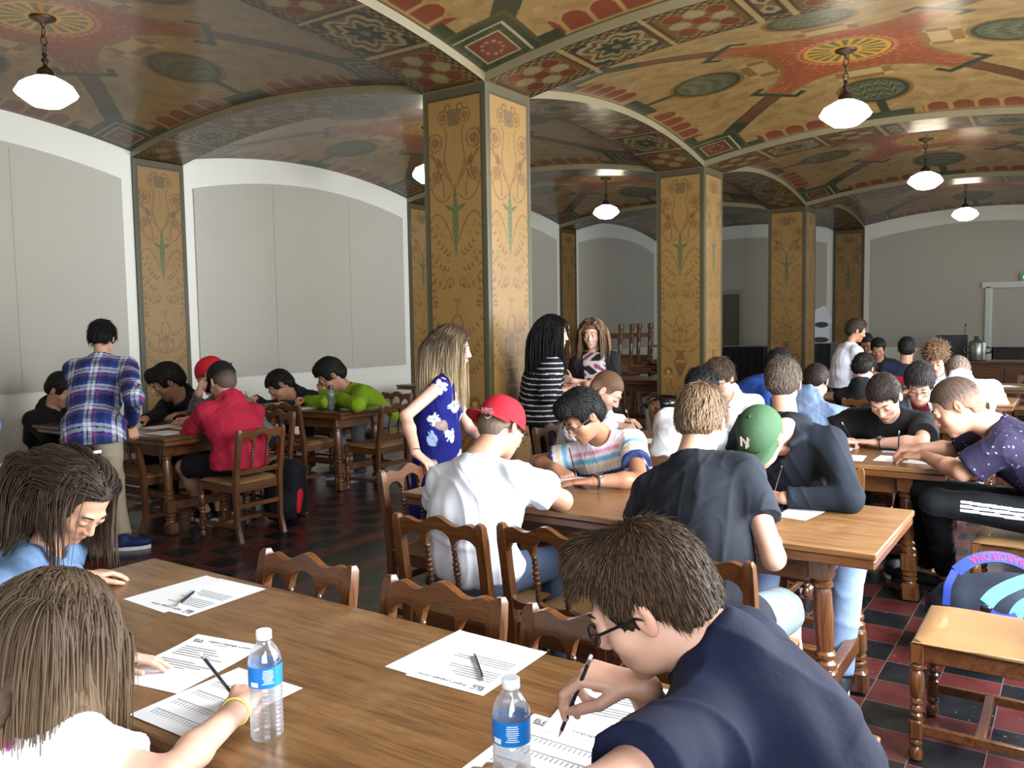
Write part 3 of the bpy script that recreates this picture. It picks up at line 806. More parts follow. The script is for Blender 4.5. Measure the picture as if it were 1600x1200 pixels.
# ---- oak chairs --------------------------------------------------------
def spindle(b, p0, p1, r=.0115, n=8):
    prof = []; m = 9
    prof.append((r * .9, 0)); 
    for k in range(m):
        z = (k + .5) / m
        rr = r * (1.25 if k in (3, 4, 5) else 1.0)
        prof += [(r * .55, k / m + .01), (rr, z - .03), (rr, z + .03)]
    prof += [(r * .55, .99), (r * .9, 1.0)]
    p0, p1 = np.array(p0, float), np.array(p1, float); d = p1 - p0; L = np.linalg.norm(d)
    b.lathe([(q, z * L) for q, z in prof], c=p0, R=basis(d), n=n)
RAKE = math.radians(9)
def yb(z):                                   # rear post centre line: straight below the seat, raked above it
    return -.205 - max(0, z - .44) * math.tan(RAKE) - max(0, .14 - z) * .25
def make_chair(label='x'):
    t = thing('dining_chair', label, 'chair')
    sw = .205
    b = MB()                                 # seat cushion: a soft slab
    n = 13; P = []; F = []
    for j in range(n):
        for i in range(n):
            u, v = -1 + 2 * i / (n - 1), -1 + 2 * j / (n - 1)
            e = (1 - abs(u) ** 6) * (1 - abs(v) ** 6)
            P.append((u * (sw + .012 + .008 * (v > 0)), v * .205 + .005, .432 + .022 * e ** .5))
    for j in range(n - 1):
        for i in range(n - 1): a = j * n + i; F.append((a, a + 1, a + n + 1, a + n))
    b.add(P, F); b.box((0, .005, .428), (2 * sw + .02, .41, .012))
    b.obj('seat', M_SEAT, t, smooth=True)
    b = MB()
    b.box((0, .195, .392), (2 * sw - .04, .026, .062), bev=.003); b.box((0, -.195, .392), (2 * sw - .04, .024, .062), bev=.003)
    for s in (-1, 1): b.box((s * (sw - .012), 0, .392), (.026, .38, .062), bev=.003)
    b.obj('seat_frame', M_OAKX, t)
    for s in (-1, 1):
        b = MB()
        b.box((0, 0, .39), (.044, .044, .07), bev=.004)
        b.lathe([(.016, .352), (.023, .345), (.023, .335), (.016, .328), (.023, .318), (.026, .28), (.022, .235), (.016, .228), (.021, .22), (.021, .21), (.015, .203),
                 (.022, .193), (.022, .183), (.015, .176), (.022, .168), (.022, .158), (.016, .15)][::-1], n=12)
        b.box((0, 0, .115), (.042, .042, .07), bev=.006)
        b.lathe([(.010, 0), (.021, .008), (.025, .026), (.020, .044), (.014, .052), (.022, .062), (.022, .072), (.016, .08)], n=12)
        b.V = [v + np.array([s * (sw - .006), .195, 0]) for v in b.V]
        b.obj('leg', M_OAK, t)
    for s in (-1, 1):                        # rear posts run from the floor to the top of the back
        b = MB(); pts = [(s * (sw - .008), yb(z), z) for z in (0, .05, .14, .25, .44, .55, .65, .75, .81, .825)]
        b.tube(pts, [.022, .020, .019, .021, .024, .023, .022, .023, .020, .012], 4, flat=1.0)
        # square section needs the tube turned 45 degrees
        V = b.V[0].reshape(len(pts), 4, 3); c = np.array(pts)[:, None, :]; d = V - c
        ang = math.radians(45); ca, sa = math.cos(ang), math.sin(ang)
        d2 = d.copy(); d2[..., 0] = (d[..., 0] * ca - d[..., 1] * sa) * 1.15; d2[..., 1] = (d[..., 0] * sa + d[..., 1] * ca) * 1.15
        b.V[0] = (c + d2).reshape(-1, 3)
        b.obj('back_post', M_OAK, t)
    # scalloped top rail with three arches underneath
    N = 49; hi = []; lo = []
    for k in range(N):
        x = -sw + .018 + (2 * sw - .036) * k / (N - 1); q = x / (sw - .018)
        c = math.exp(-(q / .34) ** 2) * .040; sh = .022 * (math.exp(-((abs(q) - .78) / .22) ** 2))
        top = .796 + c + sh
        a3 = abs(q)
        if a3 < .345: arch = .722 + .062 * max(0, 1 - (q / .345) ** 2) ** .5 if a3 < .30 else .715
        else:
            w_ = (a3 - .345) / .655; arch = .715 + (.044 * max(0, 1 - ((w_ - .5) / .42) ** 2) ** .5)
        hi.append((x, top)); lo.append((x, arch))
    def raked(b):
        for i, v in enumerate(b.V):
            v = v.copy(); v[:, 1] += np.array([yb(z) for z in v[:, 2]]); b.V[i] = v
        return b
    b = MB(); b.strip(lo, hi, -.013, .013); raked(b).obj('top_rail', M_OAKX, t)
    hi = []; lo = []
    for k in range(N):
        x = -sw + .018 + (2 * sw - .036) * k / (N - 1); q = abs(x / (sw - .018))
        if q < .345: z = .545 - .022 * math.sqrt(max(0, 1 - (q / .345) ** 2))
        else: w_ = (q - .345) / .655; z = .545 - .022 * math.sqrt(max(0, 1 - ((w_ - .5) / .5) ** 2)) + (.01 if w_ > .9 else 0)
        hi.append((x, z)); lo.append((x, .492))
    b = MB(); b.strip(lo, hi, -.012, .012); raked(b).obj('lower_rail', M_OAKX, t)
    for s in (-1, 1):
        x = s * .345 * (sw - .018)
        b = MB(); spindle(b, (x, yb(.54), .54), (x, yb(.72), .72)); b.obj('spindle', M_DOAK, t, smooth=True)
        b = MB(); b.box((s * (sw - .008), -.01, .115), (.02, .375, .034), bev=.003); b.obj('side_stretcher', M_OAKX, t)
    b = MB(); b.box((0, .0, .115), (2 * sw - .03, .032, .03), bev=.003); b.obj('cross_stretcher', M_OAKX, t)
    b = MB(); b.box((0, -.21, .26), (2 * sw - .05, .018, .034), bev=.003); b.obj('rear_stretcher', M_OAKX, t)
    return t
CH = {'n': 0}
chair0 = make_chair()
CG = 'turned oak dining chairs'
def chair(x, y, deg, label, z=0.0, flip=False):
    """deg: the way the sitter looks, 0 = +y, 90 = -x"""
    c = chair0 if CH['n'] == 0 else copy_tree(chair0)
    CH['n'] += 1
    c.location = (x, y, z); c.rotation_euler = (math.pi if flip else 0, 0, math.radians(deg)); c['label'] = label; c['group'] = CG
    return c
# back plane sits .25 behind the seat centre
chair(-2.035, 1.545, 180, 'leftmost of three empty oak chairs pushed in at the nearest table')
chair(-1.475, 1.54, 180, 'middle one of three empty oak chairs pushed in at the nearest table')
chair(-.985, 1.545, 180, "empty oak chair pushed in at the nearest table beside the navy boy's head")
chair(-2.02, 2.70, 2, 'oak chair under the boy in the red cap and white t-shirt')
chair(-1.55, 2.76, -3, 'empty oak chair between the red-capped boy and the boy in the charcoal t-shirt')
chair(-1.02, 2.74, 0, 'oak chair under the boy in the charcoal t-shirt')
chair(-2.66, 3.30, -92, 'oak chair whose back the woman in the blue floral dress holds')
chair(-.255, 3.355, 90, 'oak chair with tan leather seat, nearest at right beside the rucksack')
chair(-2.05, 4.02, 180, 'oak chair behind the boy in the multicoloured striped t-shirt')
chair(-1.08, 4.05, 180, 'oak chair behind the boy in the green cap')
chair(-.22, 4.92, 90, 'oak chair with tan seat under the boy in the purple t-shirt')
chair(-2.92, 5.15, -90, 'oak chair behind the boy with the buzz cut and white shirt')
chair(-2.05, 4.55, 0, 'oak chair seen behind the brown-haired boy, with a white sleeve over it')
chair(-1.45, 4.55, 0, 'oak chair under the boy in the dark slate t-shirt')
chair(-2.1, 5.95, 180, 'oak chair under the boy in glasses and white hoodie')
chair(-1.2, 5.95, 180, 'oak chair under the boy in the black t-shirt')
chair(-2.0, 6.58, 0, 'oak chair under the boy in the pale blue hoodie')
chair(-2.95, 7.05, -75, 'oak chair under the boy in the blue jacket')
chair(-1.0, 7.90, 180, 'oak chair under the boy in the maroon top and denim jacket')
chair(-1.62, 8.38, 0, 'oak chair under the curly-haired boy in the black hoodie')
chair(-.86, 8.44, 0, 'oak chair under the boy in the white hoodie bent over the table')
chair(-.22, 6.9, 90, 'empty oak chair at the right edge, at the end of the fourth table')
chair(-.16, 9.1, 90, 'empty oak chair at the right edge behind the purple t-shirt, further back')
chair(-.9, 10.35, 0, 'empty oak chair right of the boy in the white hoodie, nearer of two')
chair(-.45, 11.9, 180, 'empty oak chair at right in front of the dark doorway')
chair(-1.75, 10.35, 0, 'oak chair under the boy in the navy and red jacket')
chair(-5.23, 4.02, 90, 'oak chair under the boy in the red hoodie')
chair(-6.10, 3.86, 0, 'oak chair whose back the person in the plaid shirt holds')
chair(-6.45, 4.62, 180, 'oak chair under the boy in the black hoodie with white letters')
chair(-5.85, 4.66, 180, 'oak chair under the boy in the red cap with grey sleeves')
chair(-6.85, 3.18, -8, 'dark oak chair under the seated person in black at left')
chair(-7.15, 2.72, -85, 'dark oak chair at the left edge behind the girl with half-up hair')
chair(-7.6, 4.1, -90, 'dark oak chair at the left wall beyond the person in black')
chair(-6.32, 5.66, 0, 'empty oak chair pushed in under the dark table, left of its near leg')
chair(-5.56, 5.85, 90, 'empty oak chair at the end of the dark table, beside the blonde woman')
chair(-6.95, 6.58, 180, 'oak chair under the boy in the dark hood')
chair(-6.2, 6.60, 180, 'oak chair under the boy in the green jacket')
chair(-6.35, 8.12, 0, 'dark oak chair behind the green jacket, left one of two')
chair(-5.85, 8.15, 0, 'dark oak chair behind the green jacket, right one of two')
# chairs stacked upside down on the far left tables
TS1 = (-7.75, -6.05, 12.3, 13.1)
ts_ = make_table(1.7, .8, 'dining_table', 'dark oak table at the back, beneath the upturned tables', (-6.9, 12.7, 0), M_TOPD)
ts2 = make_table(1.7, .8, 'dining_table', 'dark oak table at the back, farther one beneath an upturned table', (-7.35, 14.2, 0), M_TOPD)
for (x, y, rz_, lab) in ((-6.95, 12.72, .03, 'upturned oak table, legs in the air, right of the woman with crossed arms'), (-7.3, 14.22, -.04, 'upturned oak table with its legs in the air, further back than the other')):
    t = make_table(1.6, .74, 'dining_table', lab, (x, y, .7605 + .7605), M_TOPD); t.rotation_euler = (math.pi, 0, rz_)
for (x, y, lab) in ((-6.25, 13.9, 'dark upside-down chair on the back tables, left of the second pillar'), (-5.95, 14.5, 'dark upside-down chair at the back, half behind the second pillar')):
    pass
make_table(1.3, .8, 'dining_table', 'dark oak table left of the second pillar carrying two upside-down chairs', (-6.0, 14.2, 0), M_TOPD)
for (x, lab) in ((-6.28, 'left one of two upside-down oak chairs beside the second pillar'), (-5.72, 'right one of two upside-down oak chairs beside the second pillar')):
    chair(x, 14.2, 8, lab, z=.762 + .458, flip=True)

# ---- papers, pencils, bottles -----------------------------------------
M_PAPER = plain('white_paper', srgb(238, 240, 242), .6)
M_INK = plain('printed_ink', srgb(70, 72, 78), .8)
M_INKL = plain('fine_print_ink', srgb(104, 110, 118), .8)
def text_mesh(s, size, mat, parent, loc, rotz, name='printed_heading', bold=0.0):
    cu = bpy.data.curves.new(name, 'FONT'); cu.body = s; cu.size = size; cu.offset = bold; cu.resolution_u = 2
    o = bpy.data.objects.new(name, cu); COL.objects.link(o)
    dg = bpy.context.evaluated_depsgraph_get(); me = bpy.data.meshes.new_from_object(o.evaluated_get(dg))
    bpy.data.objects.remove(o)
    me.name = name
    q = link(name, me, mat, parent); q.location = loc; q.rotation_euler = (0, 0, rotz)
    return q
def paper_mesh(wd, ht, curl=0.0, curl2=0.0):
    n = 9; P = []; F = []
    for j in range(n):
        for i in range(n):
            u, v = i / (n - 1), j / (n - 1)
            z = .0004 + curl * max(0, (v - .55) / .45) ** 2 + curl2 * max(0, (.4 - u) / .4) ** 2 * (v)
            P.append(((u - .5) * wd, (v - .5) * ht, z))
    for j in range(n - 1):
        for i in range(n - 1): a = j * n + i; F.append((a, a + 1, a + n + 1, a + n))
    return mkmesh('sheet', P, F, True)
def paper(x, y, z, deg, label, heading=True, table_rows=False, curl=0.0, curl2=0.0, wd=.216, ht=.279, detail=True):
    """deg 0: the page's top points to +y"""
    t = thing('paper', label, 'paper', (x, y, z), math.radians(deg), 'printed test sheets on the tables')
    me = paper_mesh(wd, ht, curl, curl2); link('sheet', me, M_PAPER, t)
    if not detail: return t
    def zz(v): return .0011 + curl * max(0, (v / ht + .5 - .55) / .45) ** 2
    if heading:
        text_mesh('ELC', .019, M_INK, t, (-.092, .110, zz(.110)), 0, bold=.0005)
        text_mesh('English Language Center', .0138, M_INK, t, (-.046, .112, zz(.112)), 0, bold=.0002)
        text_mesh('Los Angeles', .0085, M_INKL, t, (-.02, .101, zz(.101)), 0, name='printed_subheading')
        b = MB(); b.box((-.074, .1045, zz(.1045)), (.030, .003, .0003)); b.obj('heading_rule', M_INK, t)
    b = MB(); r = random.Random(int(abs(x * 997 + y * 313)))
    if table_rows:
        for k in range(4):
            y0 = .06 - k * .05
            b.box((0, y0, zz(y0)), (.17, .0016, .0002))
            for q in range(16): b.box((-.08 + q * .0107, y0 - .012, zz(y0)), (.0020, .014, .0002))
    else:
        for k in range(9):
            y0 = .075 - k * .011 - (.02 if k > 4 else 0); L = r.uniform(.10, .17)
            b.box((-.085 + L / 2, y0, zz(y0)), (L, .0019, .0002))
    b.obj('printed_lines', M_INKL, t)
    return t
M_PBLK = plain('black_pencil_lacquer', srgb(28, 28, 36), .3, coat=.4); M_PWD = plain('sharpened_wood', srgb(200, 160, 120), .6)
M_FER = plain('silver_ferrule', srgb(180, 182, 186), .3, metal=.9); M_ERS = plain('white_eraser', srgb(232, 230, 226), .6)
PGI = 'black pencils'
def pencil(p_tip, p_end, label, L=.17):
    """from writing tip to eraser end"""
    p_tip, p_end = np.array(p_tip, float), np.array(p_end, float); d = (p_end - p_tip) / np.linalg.norm(p_end - p_tip)
    t = thing('pencil', label, 'pencil', p_tip); B = basis(d)
    b = MB(); b.lathe([(.0036, .018), (.0036, L - .018)], R=B, n=6); b.obj('barrel', M_PBLK, t)
    b = MB(); b.lathe([(.0004, 0), (.0036, .018)], R=B, n=8); b.obj('tip', M_PWD, t)
    b = MB(); b.lathe([(.0038, L - .018), (.0038, L - .008)], R=B, n=10); b.obj('ferrule', M_FER, t)
    b = MB(); b.lathe([(.0036, L - .008), (.0036, L - .002), (.002, L)], R=B, n=10); b.obj('eraser', M_ERS, t)
    return t
TZ = .7605
paper(-2.15, 1.510, TZ, 182, 'upper sheet with a blue-black pencil on it, left end of the nearest table')
paper(-2.225, 1.500, TZ - .0002 + .0001, 178, 'sheet partly under another, left end of the nearest table', detail=False)
paper(-1.16, 1.545, TZ, 182, 'white sheet with a black pencil on it, in the middle of the nearest table')
paper(-1.225, 1.55, TZ - .0001, 179, 'sheet partly under another, in the middle of the nearest table', detail=False)
paper(-1.752, 1.178, TZ, 10, 'printed sheet with ELC heading beside the hand of the girl in the floral top', curl=.006)
paper(-1.512, 1.085, TZ + .0012, 1, 'sheet of answer rows under the hand of the girl in the floral top', heading=False, table_rows=True)
paper(-.80, 1.262, TZ, 1, 'sheet with answer rows behind the right-hand water bottle', heading=True, table_rows=True)
paper(-.775, 1.50, TZ + .0006, 8, 'sheet with ELC heading and raised corner under the hand of the boy in navy', curl=0.0, curl2=.012)
pencil((-2.133, 1.406, TZ + .005), (-2.206, 1.516, TZ + .005), 'dark pencil lying on the sheets at the left end of the nearest table', L=.135)
pencil((-1.083, 1.462, TZ + .005), (-1.199, 1.580, TZ + .005), 'black pencil lying on the sheet in the middle of the nearest table', L=.16)

def clear_mat(name, tint, gl, sheen_=.05, milk=.10):
    m, t, b = nt(name); t.nodes.remove(b); out = t.nodes['Material Output']
    tr = t.nodes.new('ShaderNodeBsdfTransparent'); tr.inputs[0].default_value = (*tint, 1)
    g = t.nodes.new('ShaderNodeBsdfGlossy'); g.inputs['Roughness'].default_value = .06
    fr = t.nodes.new('ShaderNodeFresnel'); fr.inputs[0].default_value = gl
    ge = t.nodes.new('ShaderNodeNewGeometry'); iv = t.nodes.new('ShaderNodeMath'); iv.operation = 'SUBTRACT'; iv.inputs[0].default_value = 1.0; t.links.new(ge.outputs['Backfacing'], iv.inputs[1])
    ml = t.nodes.new('ShaderNodeMath'); ml.operation = 'MULTIPLY'; t.links.new(fr.outputs[0], ml.inputs[0]); t.links.new(iv.outputs[0], ml.inputs[1])
    ad = t.nodes.new('ShaderNodeMath'); ad.operation = 'ADD'; ad.inputs[1].default_value = sheen_; t.links.new(ml.outputs[0], ad.inputs[0])
    mx = t.nodes.new('ShaderNodeMixShader'); t.links.new(ad.outputs[0], mx.inputs[0]); t.links.new(tr.outputs[0], mx.inputs[1]); t.links.new(g.outputs[0], mx.inputs[2])
    df = t.nodes.new('ShaderNodeBsdfTranslucent'); df.inputs[0].default_value = (.9, .95, 1, 1); m2 = t.nodes.new('ShaderNodeMixShader'); m2.inputs[0].default_value = milk
    t.links.new(mx.outputs[0], m2.inputs[1]); t.links.new(df.outputs[0], m2.inputs[2]); t.links.new(m2.outputs[0], out.inputs[0])
    return m
def water_mats(): return clear_mat('clear_plastic', (.985, .99, .995), 1.5, .14, .26), clear_mat('bottled_water', (.955, .97, .985), 1.33, .03, .04)
M_PET, M_WATER = water_mats()
M_LBL = plain('blue_bottle_label', srgb(20, 120, 205), .35); M_LBLW = plain('label_print', srgb(225, 238, 246), .4); M_CAPW = plain('white_bottle_cap', srgb(225, 236, 240), .35)
def bottle(x, y, label, rz=0):
    t = thing('water_bottle', label, 'bottle', (x, y, .7605), rz, 'plastic water bottles on the nearest table')
    prof = [(.020, 0), (.029, .002), (.0315, .008)]
    z = .012
    while z < .098: prof += [(.0318, z), (.0300, z + .0035), (.0318, z + .007)]; z += .0085
    prof += [(.0318, .104), (.0312, .108), (.0312, .150), (.0318, .154), (.0300, .163), (.0245, .176), (.0165, .187), (.0128, .192), (.0128, .196), (.0155, .197), (.0155, .199), (.0125, .200)]
    b = MB(); b.lathe(prof, n=28); b.obj('bottle_body', M_PET, t, smooth=True)
    b = MB(); b.lathe([(r - .0016, z + .0015) for r, z in prof[:-6] if z < .172], n=28); b.obj('water', M_WATER, t, smooth=True)
    b = MB(); b.lathe([(.0145, .1965), (.0152, .198), (.0152, .2115), (.0140, .2135)], n=28); b.obj('cap', M_CAPW, t)
    n = 40; P = []; F = []
    for z in (.109, .149):
        for k in range(n): a = 2 * math.pi * k / n; P.append((.0324 * math.cos(a), .0324 * math.sin(a), z))
    for k in range(n): F.append((k, (k + 1) % n, n + (k + 1) % n, n + k))
    lb = MB(); lb.add(P, F); lb = lb.obj('label', M_LBL, t, smooth=True)
    wb = MB(); r = random.Random(3)
    def patch(a0, a1, z0, z1):
        m = max(2, int((a1 - a0) / .15)); P = []; F = []
        for k in range(m + 1):
            a = a0 + (a1 - a0) * k / m
            for z in (z0, z1): P.append((.0328 * math.cos(a), .0328 * math.sin(a), z))
        for k in range(m): F.append((2 * k, 2 * k + 2, 2 * k + 3, 2 * k + 1))
        wb.add(P, F)
    face = math.radians(-50)
    for k in range(8):
        L = r.uniform(.5, .75); patch(face + .25 - L / 2, face + .25 + L / 2, .1425 - k * .0036, .1441 - k * .0036)
    patch(face - .85, face - .35, .112, .121)
    wb.obj('label_print', M_LBLW, lb)
    return t
bottle(-1.30, 1.040, 'clear water bottle with blue label and white cap, left one on the nearest table', .1)
bottle(-.771, 1.115, 'clear water bottle with blue label cut by the bottom edge of the photo', -.3)
# water level makes the label area above show pale
for args in [(-2.08, 3.13, 20, 'sheet under the forearm of the boy in the red cap'), (-2.17, 3.60, 185, 'sheet under the hands of the boy in the striped t-shirt'), (-1.12, 3.60, 180, 'sheet under the hand of the boy in the green cap'), (-.98, 3.52, 172, 'sheet lying beside the hand of the boy in the green cap'),
             (-1.25, 5.32, 180, 'sheet under the hands of the boy in the black t-shirt'), (-1.15, 5.03, 95, 'sheet lying at the near edge of the third table'), (-.82, 5.1, 90, 'sheet under the hands of the boy in the purple t-shirt'),
             (-2.42, 5.12, -90, 'sheet under the hands of the boy with the buzz cut'), (-2.02, 5.2, 0, 'small sheet on the third table, right of the buzz-cut boy'),
             (-1.05, 7.02, 180, 'sheet under the hands of the boy in the maroon top'), (-.85, 6.98, 180, 'sheet at the end of the fourth table beside the purple boy'), (-1.6, 7.1, 0, 'sheet beside the pale blue hoodie'),
             (-.86, 8.90, 0, 'sheet under the arm of the boy in the white hoodie'), (-.72, 11.0, 30, 'sheet on the far table at the right edge'),
             (-6.2, 4.02, 0, 'sheet on the left table in front of the black hoodie'), (-5.80, 3.80, 90, 'sheet on the left table near its front edge'), (-5.92, 4.10, 90, 'sheet on the left table under the red hoodie arm'),
             (-6.28, 5.64, 0, 'sheet with a pencil on the dark table, behind the empty chair'), (-5.80, 5.78, 60, 'sheet at the right end of the dark table'), (-6.35, 5.95, 180, 'sheet in front of the boy in the green jacket'), (-6.95, 6.0, 180, 'sheet in front of the boy in the dark hood'), (-7.1, 5.7, 180, 'sheet on the dark table beside the red hoodie'),
             (-6.6, 8.7, 60, 'pale sheet on the table by the left wall')]:
    paper(args[0], args[1], TZ, args[2], args[3], detail=(args[1] < 4.0), heading=False)
b = MB(); b.box((0, 0, .001), (.09, .06, .002)); c = b.obj('answer_card', plain('pale_blue_card', srgb(190, 205, 235), .6)); c.location = (-.93, 5.36, TZ); tag(c, 'small pale blue card on the third table beside the purple boy', 'card')

# glass bottle on the left table
t = thing('glass_bottle', 'tall clear bottle standing on the dark left table', 'bottle', (-5.95, 5.65, TZ))
M_GLS = plain('clear_glass', (.8, .85, .83), .05, spec=.8)
mg, tg, bgd = nt('bottle_glass'); bgd.inputs['Transmission Weight'].default_value = .85; bgd.inputs['Roughness'].default_value = .08; bgd.inputs['Base Color'].default_value = (.75, .8, .78, 1); bgd.inputs['IOR'].default_value = 1.3
b = MB(); b.lathe([(.030, 0), (.035, .01), (.035, .07), (.031, .09), (.035, .11), (.035, .16), (.022, .19), (.018, .20)], n=20); b.obj('bottle_body', mg, t, smooth=True)
b = MB(); b.lathe([(.022, .195), (.023, .225), (.020, .235)], n=16); b.obj('screw_cap', plain('dark_cap', srgb(40, 44, 46), .4), t)

# bin with black liner
BX_, BY_ = at_z(1038, 622, .70)[:2]
t = thing('waste_bin', 'white round waste bin with a black plastic liner, below the second pillar', 'bin', (BX_, BY_, 0))
b = MB(); b.lathe([(.18, 0), (.185, .01), (.215, .60), (.232, .615), (.232, .66), (.222, .66)], n=32); b.obj('bin_body', plain('white_bin_plastic', srgb(196, 204, 208), .4), t)
n = 36; P = []; F = []; rr = np.random.default_rng(4)
for r, z in ((.236, .60), (.245, .64), (.24, .70), (.20, .715), (.18, .67)):
    for k in range(n): a = 2 * math.pi * k / n; q = r + rr.uniform(-.007, .007); P.append((q * math.cos(a), q * math.sin(a), z + rr.uniform(-.008, .008)))
for j in range(4):
    for k in range(n): F.append((j * n + k, j * n + (k + 1) % n, (j + 1) * n + (k + 1) % n, (j + 1) * n + k))
F.append(tuple(range(4 * n, 5 * n)))
b = MB(); b.add(P, F); b.obj('black_liner', plain('black_bin_liner', srgb(14, 15, 17), .25, coat=.3), t, smooth=True)

# red bottle and a small white thing on the far table
t = thing('red_bottle', 'red bottle standing on the table beyond the woman with crossed arms', 'bottle', (-4.75, 10.8, TZ))
b = MB(); b.lathe([(.036, 0), (.038, .01), (.038, .17), (.030, .20), (.016, .215), (.016, .25), (.02, .255)], n=18); b.obj('bottle_body', plain('red_plastic', srgb(170, 20, 28), .35), t, smooth=True)
b = MB(); b.lathe([(.02, .25), (.02, .275), (.012, .285)], n=14); b.obj('cap', plain('red_cap', srgb(140, 18, 26), .4), t)

# ---- rucksacks ---------------------------------------------------------
# ================================================================== BODIES
# bodies and clothes are smooth unions of limb shapes, meshed as one continuous surface each
f32 = np.float32
def unit(v): v = np.asarray(v, float); return v / (np.linalg.norm(v) + 1e-12)
def Cap(a, b, ra, rb=None, k=.02, op='u', flat=None, cut=(0, 0)):
    a, b = np.asarray(a, float), np.asarray(b, float); rb = ra if rb is None else rb
    r = max(ra, rb); q = 1.0 if flat is None else max(1.0, flat[1])
    return dict(t='c', a=a, b=b, ra=ra, rb=rb, k=k, op=op, flat=flat, cut=cut, lo=np.minimum(a, b) - r * q, hi=np.maximum(a, b) + r * q)
def Ell(c, r, R=None, k=.02, op='u'):
    c = np.asarray(c, float); r = np.asarray(r, float) * np.ones(3); m = r.max() if R is not None else r
    return dict(t='e', c=c, r=r, R=R, k=k, op=op, lo=c - m, hi=c + m)
def Box(c, h, R=None, rad=.01, k=.02, op='u'):
    c = np.asarray(c, float); h = np.asarray(h, float); m = np.linalg.norm(h) if R is not None else h
    return dict(t='b', c=c, h=h, R=R, rad=rad, k=k, op=op, lo=c - m, hi=c + m)
def pdist(p, X, Y, Z):
    if p['t'] == 'c':
        a, b = p['a'], p['b']; d = b - a; L2 = float(d @ d) + 1e-12
        px, py, pz = X - a[0], Y - a[1], Z - a[2]
        tr = (px * d[0] + py * d[1] + pz * d[2]) / L2; t = np.clip(tr, 0, 1)
        vx, vy, vz = px - t * d[0], py - t * d[1], pz - t * d[2]
        if p['flat'] is not None:
            n, s = p['flat']; q = (vx * n[0] + vy * n[1] + vz * n[2]) * (1 / s - 1)
            vx, vy, vz = vx + n[0] * q, vy + n[1] * q, vz + n[2] * q
        D = np.sqrt(vx * vx + vy * vy + vz * vz) - (p['ra'] + (p['rb'] - p['ra']) * t)
        L = math.sqrt(L2)
        if p['cut'][0]: D = np.maximum(D, -tr * L)
        if p['cut'][1]: D = np.maximum(D, (tr - 1) * L)
        return D
    c = p['c']; x, y, z = X - c[0], Y - c[1], Z - c[2]
    if p['R'] is not None:
        R = p['R']; x, y, z = (x * R[0, 0] + y * R[1, 0] + z * R[2, 0], x * R[0, 1] + y * R[1, 1] + z * R[2, 1], x * R[0, 2] + y * R[1, 2] + z * R[2, 2])
    if p['t'] == 'e':
        r = p['r']; k0 = np.sqrt((x / r[0]) ** 2 + (y / r[1]) ** 2 + (z / r[2]) ** 2); k1 = np.sqrt((x / r[0] ** 2) ** 2 + (y / r[1] ** 2) ** 2 + (z / r[2] ** 2) ** 2)
        return k0 * (k0 - 1) / (k1 + 1e-6)
    h = p['h'] - p['rad']; qx, qy, qz = abs(x) - h[0], abs(y) - h[1], abs(z) - h[2]
    return np.sqrt(np.maximum(qx, 0) ** 2 + np.maximum(qy, 0) ** 2 + np.maximum(qz, 0) ** 2) + np.minimum(np.maximum(qx, np.maximum(qy, qz)), 0) - p['rad']
def field(prims, lo, hi, h):
    n = np.ceil((hi - lo) / h).astype(int) + 1
    ax = [(lo[i] + h * np.arange(n[i])).astype(f32) for i in range(3)]
    F = np.full(tuple(n), .2, f32)
    for p in prims:
        m = p['k'] + 2.5 * h
        i0 = np.clip(np.floor((p['lo'] - m - lo) / h).astype(int), 0, n); i1 = np.clip(np.ceil((p['hi'] + m - lo) / h).astype(int) + 1, 0, n)
        if (i1 <= i0).any(): continue
        sl = tuple(slice(i0[i], i1[i]) for i in range(3))
        D = pdist(p, ax[0][sl[0]][:, None, None], ax[1][sl[1]][None, :, None], ax[2][sl[2]][None, None, :]).astype(f32)
        G = F[sl]; k = max(p['k'], 1e-5)
        if p['op'] == 'u':
            e = np.maximum(k - abs(G - D), 0) / k; F[sl] = np.minimum(G, D) - e * e * k * .25
        else:
            D = -D; e = np.maximum(k - abs(G - D), 0) / k; F[sl] = np.maximum(G, D) + e * e * k * .25
    return F
_E = [(a, b) for a in range(8) for b in range(8) if a < b and bin(a ^ b).count('1') == 1]
